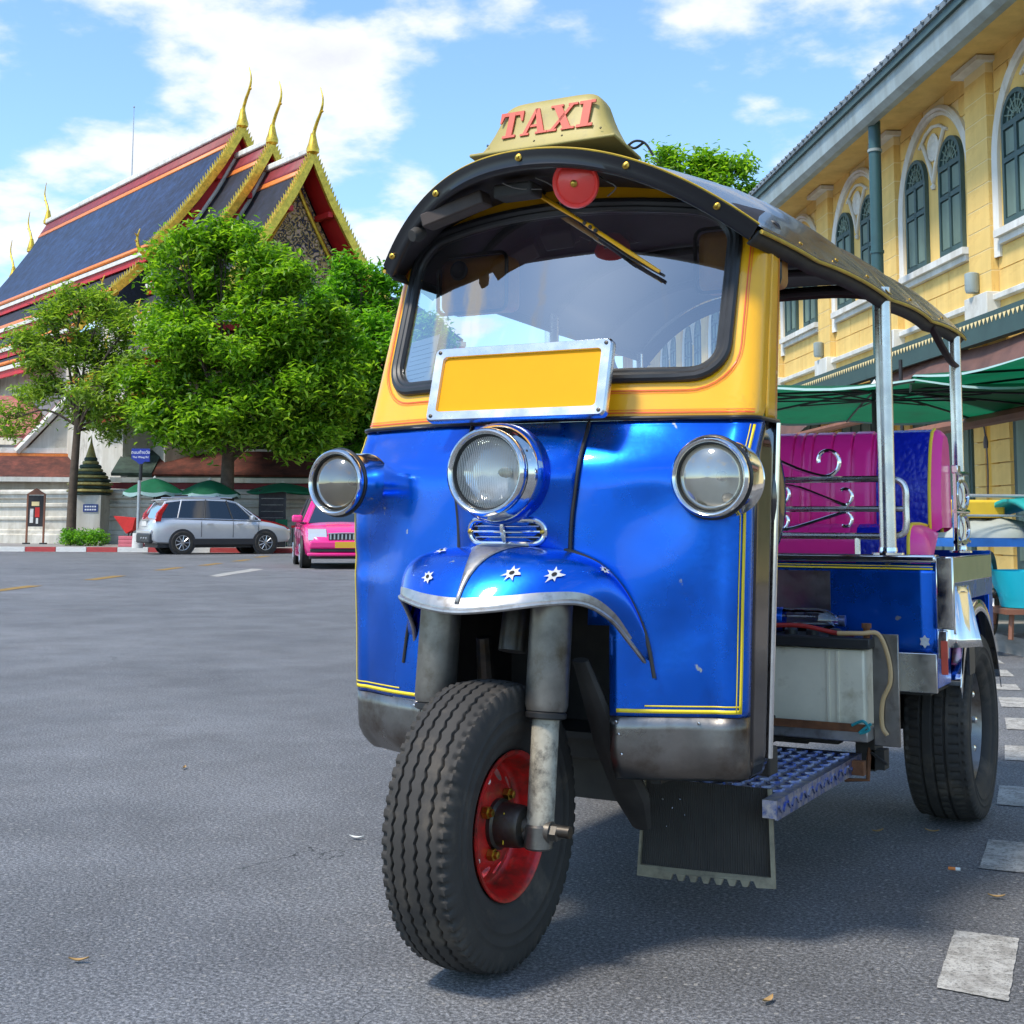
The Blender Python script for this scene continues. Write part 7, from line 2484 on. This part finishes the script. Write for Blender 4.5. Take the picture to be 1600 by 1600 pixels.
while q < 30:
    tl.tube([(q, 1.27, 8.455), (q, 0.7, 8.76)], 0.035, 6)
    q += 0.30
o = tl.build('roof_tile_ends', 'roof_slate', yb, smooth=40)
o['kind'] = 'stuff'
dp = MB().tube([(3.72, 0.86, 0.1), (3.72, 0.86, 7.95)], 0.105, 16).build('downpipe', 'pipe_green', yb)
for z, r_ in ((7.4, 0.125), (5.6, 0.12), (3.7, 0.125)):
    MB().lathe([(r_, 0), (r_, 0.05)], (3.72, 0.86, z), (0, 0, 1), 16, cap=(True, True)).build('pipe_clip', 'gutter_grey' if z > 7 else 'pipe_green', dp)
MB().lathe([(0.20, 0), (0.20, 0.05), (0.15, 0.12), (0.17, 0.2), (0.13, 0.34), (0.15, 0.4), (0.11, 0.5)], (3.72, 0.86, 3.20), (0, 0, 1), 16).build('pipe_collar', 'pipe_green', dp)
# shop awning below the string course
aw = thing('shop_awning', 'dark green awning beam with dotted white edge above brown tarpaulin', 'awning', BP0, BANG)
MB().box2((-12, 0.05, 3.70), (22, 1.10, 3.78)).build('roof_sheet', 'frame_green', aw)
MB().box2((-12, 1.06, 3.40), (22, 1.12, 3.70)).build('beam', 'frame_green', aw)
dt = MB()
q = -12.0
while q < 20:
    dt.prism([(q, 3.70), (q + 0.10, 3.70), (q + 0.05, 3.62)], 1.124, 1.13, lambda a_, c_, d_: Vector((a_, d_, c_)))
    q += 0.13
o = dt.build('white_dentils', 'joint_pale', aw, smooth=0)
o['kind'] = 'stuff'
def tarp(q_, z):
    return Vector((q_, 0.95 + 0.10 * math.sin(q_ * 2.3) * (3.45 - z) + 0.5 * (3.45 - z), z + 0.05 * math.sin(q_ * 1.3)))
MB().grid(tarp, linsp(-12, 20, 90), linsp(2.75, 3.42, 6)).build('tarpaulin', 'tarp_brown', aw, smooth=60)
MB().tube([(-12, 1.55, 2.60), (-4, 1.55, 2.62), (20, 1.5, 2.60)], 0.06, 8).build('pole', 'wood_brown', aw)
MB().tube([(-12, 3.1, 1.98), (1.2, 3.05, 1.93)], 0.065, 8).build('bamboo_pole', 'wood_brown', aw)
for q_ in (-11, -7.5, 1.0, 9, 18):
    MB().tube([(q_, 1.5, 0.12), (q_, 1.5, 3.4)], 0.03, 8).build('post', 'dark_metal', aw)
for q_ in (-11.5, 1.1):
    MB().tube([(q_, 3.08, 0.12), (q_, 3.08, 1.98)], 0.03, 8).build('post', 'wood_brown', aw)
# hanging plug lead on the pier
MB().tube(catmull([(-1.0, 1.35, 2.55), (-1.35, 1.3, 2.35), (-1.45, 1.28, 2.1), (-1.5, 1.28, 1.7), (-1.48, 1.28, 1.3)], 6), 0.012, 6).lathe([(0.03, -0.08), (0.035, 0), (0.02, 0.08)], (-1.46, 1.28, 2.0), (0, 0, 1), 8, cap=(True, True)).build('hanging_lead', 'cloth_dark', aw)
# big green market parasols at the kerb, seen from below
parasol('large_parasol', 'large green parasol seen from below behind the canopy pole', street(3.36, 12.4, 0.0), 2.05, 2.02, 0.12, 10, scal=0.02, rim='parasol_rim', pole_r=0.03)
parasol('large_parasol', 'large green parasol seen from below at the right edge', street(5.5, 11.2, 0.12), 2.15, 2.02, 0.12, 10, scal=0.02, rim='parasol_rim', pole_r=0.03)

# ================================================================== HAND CART ON THE RIGHT
ct = thing('hand_cart', 'blue framed hand cart loaded with yellow and white goods behind the rear wheel', 'cart', street(3.28, 9.9, 0.12), YAW + R(12))
MB().box2((-0.25, -0.35, 0.62), (1.9, 0.55, 0.68)).build('deck', 'cart_blue', ct)
for x in (-0.22, 0.35, 1.85):
    MB().tube([(x, -0.33, 0.15), (x, -0.33, 0.98)], 0.022, 8).build('post', 'cart_blue', ct)
MB().tube([(-0.22, -0.33, 0.98), (1.85, -0.33, 0.98)], 0.012, 8).tube([(-0.22, -0.33, 0.84), (1.85, -0.33, 0.84)], 0.008, 8).build('top_rail', 'galvanised', ct)
MB().tube([(0.50, -0.36, 0.22), (0.44, -0.38, 0.68), (0.42, -0.38, 1.02)], 0.030, 8).tube([(0.52, -0.36, 0.22), (0.62, -0.38, 0.75), (0.80, -0.38, 1.0)], 0.026, 8).build('brace', 'cart_blue', ct)
wh = MB().tube([(math.cos(t_) * 0.265, 0, math.sin(t_) * 0.265) for t_ in linsp(0, 2 * math.pi, 37)[:-1]], 0.035, 10, closed=True).build('wheel', 'tyre', ct)
wh.location = (-0.03, -0.42, 0.30)
wh.rotation_euler = (0, 0, R(52))
MB().tube([(math.cos(t_) * 0.225, 0, math.sin(t_) * 0.225) for t_ in linsp(0, 2 * math.pi, 37)[:-1]], 0.012, 6, closed=True).build('rim', 'alloy', wh)
for k in range(8):
    t_ = k * math.pi / 4
    MB().tube([(0.03 * math.cos(t_), 0, 0.03 * math.sin(t_)), (0.22 * math.cos(t_), 0, 0.22 * math.sin(t_))], 0.004, 5).build('spoke', 'alloy', wh)
MB().lathe([(0.035, -0.05), (0.035, 0.05)], (0, 0, 0), (0, 1, 0), 12, cap=(True, True)).build('hub', 'oily_metal', wh)
def heap(name, m_, c, d, seed, parent):
    rr = random.Random(seed)
    b = MB().grid(lambda u, v: Vector((c[0] + d[0] * math.cos(u) * math.cos(v) * (1 + 0.1 * math.sin(3 * u + seed)), c[1] + d[1] * math.sin(u) * math.cos(v) * (1 + 0.1 * math.cos(4 * u)), c[2] + d[2] * math.sin(v) * (1 + 0.08 * math.sin(5 * u + seed)))), linsp(0, 2 * math.pi, 25), linsp(0, math.pi / 2, 9))
    return b.build(name, m_, parent, smooth=60)
sk = heap('rice_sack', 'sack_white', (0, 0, 0), (0.42, 0.30, 0.14), 2, None)
sk.location = street(3.50, 9.92, 0.802); sk.rotation_euler = (0, 0, YAW + R(12))
tag(sk, 'pale sack lying on the blue cart deck', 'sack')
yc = MB().box2((-0.30, -0.22, 0.0), (0.30, 0.22, 0.13)).build('goods_box', 'cloth_yellow', None, bevel=0.02)
yc.location = street(3.26, 9.98, 0.945); yc.rotation_euler = (0, 0, YAW + R(9))
tag(yc, 'yellow box of goods on top of the cart beside the rear pole', 'box')
tt = MB().grid(lambda u, v: Vector((u, v, 0.10 * math.cos(v * 5) + 0.04 * math.sin(u * 7))), linsp(-0.25, 0.55, 12), linsp(-0.35, 0.35, 10)).build('tarp_bundle', 'teal', None, smooth=60, solid=0.03)
tt.location = street(3.78, 9.70, 1.02); tt.rotation_euler = (0, 0, YAW + R(12))
tag(tt, 'teal cloth folded over the cart rail at the right edge', 'cloth')
bs = MB().lathe([(0.0, 0.0), (0.20, 0.0), (0.27, 0.24), (0.285, 0.25), (0.28, 0.235), (0.20, 0.012), (0.0, 0.012)], (0, 0, 0), (0, 0, 1), 28).build('plastic_basin', 'basin_cyan', None, smooth=40)
bs.location = street(3.60, 9.40, 0.33)
tag(bs, 'bright cyan plastic basin on a stool by the blue cart', 'basin')
sl = thing('wooden_stool', 'low wooden stool under the cyan basin', 'stool', street(3.60, 9.40, 0.12), YAW)
MB().box2((-0.26, -0.22, 0.17), (0.26, 0.22, 0.205)).build('seat', 'wood_brown', sl)
for sx in (-1, 1):
    for sy in (-1, 1):
        MB().tube([(sx * 0.22, sy * 0.18, 0), (sx * 0.20, sy * 0.16, 0.17)], 0.018, 6).build('leg', 'wood_brown', sl)
bag = heap('carrier_bag', 'sack_white', (0, 0, 0), (0.22, 0.2, 0.30), 5, None)
bag.location = street(3.38, 10.1, 0.12)
tag(bag, 'white carrier bag on the pavement under the cart', 'bag')

# ================================================================== CARS
def car(name, label, loc, rz, spec):
    """local frame: +X forward, origin on the ground under the middle"""
    t = thing(name, label, 'car', loc, rz)
    P, gl = spec['paint'], 'car_glass'
    L, W = spec['L'], spec['W']
    st = spec['stations']          # (x, z_low, z_side_top, half width)
    b = MB()
    sec = []
    for x, zl, zt, hw in st:
        s_ = [(0.0, zl), (hw * 0.80, zl), (hw * 0.95, zl + 0.05), (hw * 0.985, lerp(zl, zt, 0.30)), (hw, lerp(zl, zt, 0.58)), (hw * 0.985, lerp(zl, zt, 0.80)), (hw * 0.955, lerp(zl, zt, 0.93)), (hw * 0.88, zt), (hw * 0.5, zt + 0.025), (0.0, zt + 0.035)]
        sec.append([(x, y, z) for y, z in s_] + [(x, -y, z) for y, z in s_[-2:0:-1]])
    n_ = len(sec[0])
    for s_ in sec:
        b.v += s_
    for i in range(len(sec) - 1):
        for j in range(n_):
            j2 = (j + 1) % n_
            b.f.append((i * n_ + j, (i + 1) * n_ + j, (i + 1) * n_ + j2, i * n_ + j2)); b.m.append(0)
    b.f += [tuple(range(n_ - 1, -1, -1)), tuple((len(sec) - 1) * n_ + j for j in range(n_))]
    b.m += [0, 0]
    body = b.build('body', P, t, smooth=50)
    # lower cladding
    m_ = MB()
    for sx in (-1, 1):
        m_.box2((-L * 0.46, sx * (W / 2 - 0.03), spec['zl'] - 0.02), (L * 0.46, sx * (W / 2 - 0.12), spec['zl'] + 0.16))
    # greenhouse: glass shell and painted roof, pillars
    G = spec['glass']              # list of (x, z_base, z_top, half_base, half_top)
    b = MB()
    for x0, xt, zb, zt, hb, ht in G:
        b.v += [(x0, hb, zb), (xt, ht, zt), (xt, -ht, zt), (x0, -hb, zb)]
    for i in range(len(G) - 1):
        for j in range(3):
            b.f.append((4 * i + j, 4 * i + 4 + j, 4 * i + 5 + j, 4 * i + 1 + j)); b.m.append(0)
    b.f += [(0, 1, 2, 3), (4 * len(G) - 1, 4 * len(G) - 2, 4 * len(G) - 3, 4 * len(G) - 4)]
    b.m += [0, 0]
    b.build('glasshouse', gl, t, smooth=25)
    b = MB()
    rows = []
    for x0, xt, zb, zt, hb, ht in G:
        rows.append([(xt, ht * 1.02, zt - 0.02), (xt, ht * 0.97, zt + 0.025), (xt, ht * 0.6, zt + 0.055), (xt, 0, zt + 0.065), (xt, -ht * 0.6, zt + 0.055), (xt, -ht * 0.97, zt + 0.025), (xt, -ht * 1.02, zt - 0.02)])
    for r_ in rows:
        b.v += r_
    for i in range(len(rows) - 1):
        for j in range(6):
            b.f.append((7 * i + j, 7 * i + 7 + j, 7 * i + 8 + j, 7 * i + 1 + j)); b.m.append(0)
    b.f += [tuple(range(7)), tuple(7 * (len(rows) - 1) + j for j in range(6, -1, -1))]
    b.m += [0, 0]
    b.build('roof', P, t, smooth=40)
    for sx in (-1, 1):
        for i, (x0, xt, zb, zt, hb, ht) in enumerate(G):
            w_ = 0.045 if i in (0, len(G) - 1) else 0.035
            MB().tube([(x0, sx * (hb + 0.004), zb), (xt, sx * (ht + 0.008), zt)], w_, 6, flat=0.6).build('window_pillar', P if spec['pil'][i] else 'car_black', t)
        pts = [(x0, sx * (hb + 0.012), zb) for x0, xt, zb, zt, hb, ht in G]
        MB().tube(pts, 0.018, 6).build('belt_trim', 'car_black' if not spec.get('chrome') else 'alloy', t)
    # wheels
    wr = spec['wr']
    for xw in spec['axles']:
        for sx in (-1, 1):
            MB().lathe([(wr * 1.20, 0), (wr * 1.18, 0.012)], (xw, sx * (W / 2 - 0.012), wr * 1.02), (0, sx, 0), 32, cap=(True, True)).build('wheel_arch', 'car_black', t)
            wv = thing('wheel', '', '', (xw, sx * (W / 2 - 0.10), wr))
            for k in ('label', 'category'):
                del wv[k]
            wv.parent = t
            MB().lathe([(wr * 0.62, -0.10), (wr * 0.94, -0.10), (wr, -0.07), (wr, 0.09), (wr * 0.95, 0.118), (wr * 0.70, 0.125), (wr * 0.66, 0.118)], (0, 0, 0), (0, sx, 0), 32).build('tyre', 'tyre', wv, smooth=40)
            MB().lathe([(wr * 0.67, 0.118), (wr * 0.62, 0.120), (wr * 0.58, 0.07), (0.001, 0.05)], (0, 0, 0), (0, sx, 0), 32).build('rim', 'car_black', wv)
            for k in range(spec['spokes']):
                a_ = 2 * math.pi * k / spec['spokes']
                MB().tube([(0.05 * math.cos(a_), sx * 0.115, 0.05 * math.sin(a_)), (wr * 0.62 * math.cos(a_), sx * 0.118, wr * 0.62 * math.sin(a_))], [0.028, 0.022], 6, flat=0.6).build('spoke', 'alloy', wv)
            MB().lathe([(wr * 0.66, 0.112), (wr * 0.655, 0.126), (wr * 0.60, 0.122)], (0, 0, 0), (0, sx, 0), 32).build('rim_lip', 'alloy', wv)
            MB().lathe([(0.055, 0.10), (0.05, 0.13), (0.0, 0.13)], (0, 0, 0), (0, sx, 0), 12).build('hub_cap', 'alloy', wv)
    for sx in (-1, 1):
        mx = spec['mirror']
        mr = MB().box((mx[0], sx * (W / 2 + 0.06), mx[1]), (0.12, 0.22, 0.15)).build('mirror', P, t, bevel=0.04, seg=3)
        for xd in spec['doors']:
            MB().box2((xd - 0.006, sx * (W / 2 - 0.006), spec['zl'] + 0.22), (xd + 0.006, sx * (W / 2 + 0.004), spec['belt'] - 0.05)).build('door_gap', 'car_black', t)
        for xh in spec['handles']:
            MB().box((xh, sx * (W / 2 + 0.008), spec['belt'] - 0.12), (0.20, 0.03, 0.035)).build('door_handle', P, t, bevel=0.01)
        MB().box2((-L * 0.27, sx * (W / 2 - 0.015), spec['zl'] - 0.01), (L * 0.27, sx * (W / 2 + 0.006), spec['zl'] + 0.17)).build('sill', spec.get('clad', P), t, bevel=0.01)
    MB().box2((-L * 0.45, -W * 0.42, 0.2), (L * 0.45, W * 0.42, spec['zl'] + 0.1)).build('underbody', 'car_black', t)
    return t
SUV = dict(paint='silver_paint', L=4.50, W=1.82, zl=0.30, belt=1.04, wr=0.345, axles=(-1.30, 1.32), spokes=9, clad='car_black', chrome=True, pil=(1, 1, 0, 0, 1, 1),
           stations=[(-2.24, 0.45, 0.86, 0.74), (-2.20, 0.38, 1.00, 0.84), (-2.05, 0.32, 1.06, 0.895), (-1.6, 0.30, 1.08, 0.91), (-0.5, 0.30, 1.06, 0.91), (0.6, 0.30, 1.03, 0.91), (1.05, 0.30, 1.02, 0.90), (1.6, 0.31, 0.94, 0.885), (2.0, 0.34, 0.84, 0.83), (2.16, 0.38, 0.74, 0.74), (2.25, 0.44, 0.62, 0.60)],
           glass=[(-2.10, -1.78, 1.05, 1.56, 0.80, 0.60), (-1.45, -1.30, 1.07, 1.62, 0.83, 0.64), (-0.62, -0.55, 1.06, 1.64, 0.84, 0.65), (0.28, 0.10, 1.04, 1.62, 0.84, 0.65), (1.00, 0.42, 1.02, 1.56, 0.83, 0.63), (1.18, 0.50, 1.02, 1.53, 0.80, 0.58)],
           mirror=(0.86, 1.10), doors=(-0.72, 0.28, 1.10), handles=(-0.45, 0.50))
SEDAN = dict(paint='pink_paint', L=4.5, W=1.70, zl=0.22, belt=0.92, wr=0.30, axles=(-1.28, 1.32), spokes=7, pil=(1, 1, 0, 0, 1, 1),
             stations=[(-2.24, 0.42, 0.80, 0.68), (-2.15, 0.30, 0.92, 0.79), (-1.7, 0.24, 0.97, 0.84), (-1.0, 0.22, 0.95, 0.85), (0.6, 0.22, 0.92, 0.85), (1.2, 0.22, 0.90, 0.84), (1.75, 0.23, 0.80, 0.81), (2.05, 0.25, 0.70, 0.75), (2.18, 0.28, 0.62, 0.66), (2.25, 0.34, 0.52, 0.52)],
             glass=[(-1.75, -1.15, 0.96, 1.34, 0.74, 0.54), (-1.35, -0.85, 0.96, 1.40, 0.78, 0.58), (-0.45, -0.35, 0.95, 1.43, 0.79, 0.60), (0.38, 0.20, 0.93, 1.42, 0.79, 0.60), (1.00, 0.42, 0.92, 1.36, 0.78, 0.57), (1.22, 0.50, 0.91, 1.32, 0.74, 0.53)],
             mirror=(0.82, 1.00), doors=(-0.5, 0.36, 1.05), handles=(-0.3, 0.55))
# silver estate-type car: nose to the right and away
sv = car('silver_suv', 'silver off-road estate car parked at the red and white kerb', street(-8.85, 40.5, 0.0), YAW + R(29), SUV)
sv.scale = (0.95, 0.95, 0.97)
for sx in (-1, 1):
    MB().prism([(-2.10, 0.98), (-1.94, 0.98), (-1.90, 1.20), (-1.72, 1.50), (-1.80, 1.50), (-2.04, 1.22)], sx * 0.70, sx * 0.885, lambda a_, c_, d_: Vector((a_ - 0.03, d_, c_))).build('tail_light', 'tail_red', sv, smooth=0)
    MB().tube([(-1.6, sx * 0.60, 1.70), (-0.6, sx * 0.63, 1.735), (0.3, sx * 0.62, 1.70)], 0.022, 6).build('roof_rail', 'alloy', sv)
    MB().box2((2.02, sx * 0.42, 0.62), (2.21, sx * 0.72, 0.76)).build('headlight', 'lamp_clear', sv, bevel=0.03)
MB().box2((-2.30, -0.80, 0.33), (-2.16, 0.80, 0.62)).build('rear_bumper', 'car_black', sv, bevel=0.05, seg=3)
MB().box2((-2.285, -0.84, 0.60), (-2.16, 0.84, 0.74)).build('bumper_top', 'silver_paint', sv, bevel=0.04, seg=3)
MB().box2((-2.262, -0.26, 0.84), (-2.235, 0.26, 0.99)).build('number_plate', 'kerb_white', sv)
MB().box2((-2.25, -0.45, 1.0), (-2.22, 0.45, 1.04)).build('tailgate_trim', 'alloy', sv)
MB().box2((-1.93, -0.55, 1.60), (-1.70, 0.55, 1.645)).build('roof_spoiler', 'silver_paint', sv, bevel=0.02)
for sx in (-0.5, -0.2, 0.1):
    MB().lathe([(0.035, 0), (0.03, 0.02)], (-2.30, sx, 0.48), (-1, 0, 0), 10, cap=(True, True)).build('parking_sensor', 'alloy', sv)
# pink taxi coming towards us
tx = car('pink_taxi', 'bright pink saloon taxi half hidden behind the tuk-tuk', street(-3.72, 29.0, 0.0), YAW + R(-78), SEDAN)
for sx in (-1, 1):
    MB().prism([(1.96, 0.60), (2.20, 0.57), (2.17, 0.70), (1.98, 0.79), (1.80, 0.80)], sx * 0.40, sx * 0.755, lambda a_, c_, d_: Vector((a_ - 0.16 * max(0, abs(d_) - 0.42), d_, c_))).build('headlight', 'lamp_clear', tx, smooth=0)
    MB().box2((2.10, sx * 0.45, 0.36), (2.20, sx * 0.65, 0.46)).build('fog_lamp', 'lamp_clear', tx, bevel=0.02)
gr = MB().box2((2.19, -0.36, 0.575), (2.24, 0.36, 0.70)).build('grille', 'car_black', tx)
for k in range(9):
    MB().box2((2.241, -0.34 + 0.076 * k, 0.585), (2.252, -0.31 + 0.076 * k, 0.69)).build('bar', 'alloy', gr)
MB().tube([(2.245, -0.38, 0.70), (2.25, 0, 0.715), (2.245, 0.38, 0.70)], 0.014, 6).build('grille_trim', 'alloy', tx)
MB().box2((2.20, -0.78, 0.26), (2.29, 0.78, 0.32)).build('bumper_lip', 'pink_paint', tx, bevel=0.02)
MB().box2((2.16, -0.72, 0.34), (2.275, 0.72, 0.40)).build('air_intake', 'car_black', tx, bevel=0.01)
MB().box2((2.16, -0.74, 0.40), (2.29, 0.74, 0.56)).build('bumper', 'pink_paint', tx, bevel=0.04, seg=3)
MB().box2((2.292, -0.24, 0.42), (2.30, 0.24, 0.54)).build('number_plate', 'plate_amber', tx)
MB().box2((0.15, -0.28, 1.47), (0.35, 0.28, 1.60)).build('roof_lamp', 'cloth_yellow', tx, bevel=0.03)
RED = dict(SEDAN, paint='red_paint')
car('red_car', 'red saloon car mostly hidden behind the silver car', street(-9.75, 45.8, 0.146), YAW + R(8), RED)

# ================================================================== LITTER ON THE ROAD
def litter(name, label, cat, x, y, kind, rz, group=None):
    if kind == 'butt':
        o = MB().lathe([(0.004, 0), (0.004, 0.028)], (0, 0, 0), (1, 0, 0), 10, cap=(True, True)).lathe([(0.0041, 0.018), (0.0041, 0.029)], (0, 0, 0), (1, 0, 0), 10, cap=(True, True), mi=1).build(name, ['tile_orange', 'paper'], None)
        o.location = (x, y, 0.009)
    else:
        L_ = 0.020 if kind == 'leaf' else 0.022
        o = MB().grid(lambda a_, c_: Vector((a_ * L_, c_ * L_ * 0.33 * max(0.05, 1 - a_ * a_), 0.002 + 0.005 * a_ * a_ + 0.003 * c_ * c_)), linsp(-1, 1, 9), linsp(-1, 1, 5)).build(name, 'leaf_litter' if kind == 'leaf' else 'paper', None)
        o.location = (x, y, 0.003)
    o.rotation_euler = (0, 0, rz)
    tag(o, label, cat, group)
litter('dry_leaf', 'single dry leaf on the bare road at lower left', 'leaf', -0.706, -0.383, 'leaf', 0.6)
litter('dry_leaf', 'tiny dry leaf on the road left of the cab', 'leaf', -2.013, 1.345, 'leaf', 2.1)
litter('paper_scrap', 'white scrap of paper on the road left of the front tyre', 'scrap', -0.845, 0.764, 'scrap', 0.2)
litter('cigarette_end', 'orange and white cigarette end near the second white dash', 'cigarette end', 0.667, 1.231, 'butt', 0.1)
litter('dry_leaf', 'curled dry leaf between the two nearest white dashes', 'leaf', 0.818, 1.025, 'leaf', 0.3)
litter('dry_leaf', 'small dry leaf in the shade below the battery', 'leaf', 0.403, 1.577, 'leaf', 0.9)
litter('dry_leaf', 'small dry leaf just in front of the rear wheel', 'leaf', 0.539, 1.655, 'leaf', 0.1)
litter('dry_leaf', 'dry leaf on the road at the bottom edge right of the front tyre', 'leaf', 0.569, 0.08, 'leaf', 1.4)

GROUPS = {'market_parasol': 'parasols over the pavement stalls', 'large_parasol': 'large green parasols by the yellow building', 'street_tree': 'trees along the temple pavement',
          'dry_leaf': 'dry leaves lying on the road', 'boundary_wall': 'white temple boundary walls', 'silver_suv': 'cars in the street', 'pink_taxi': 'cars in the street', 'red_car': 'cars in the street'}
for o in SC.objects:
    if o.parent is None and o.name.split('.')[0] in GROUPS:
        o['group'] = GROUPS[o.name.split('.')[0]]
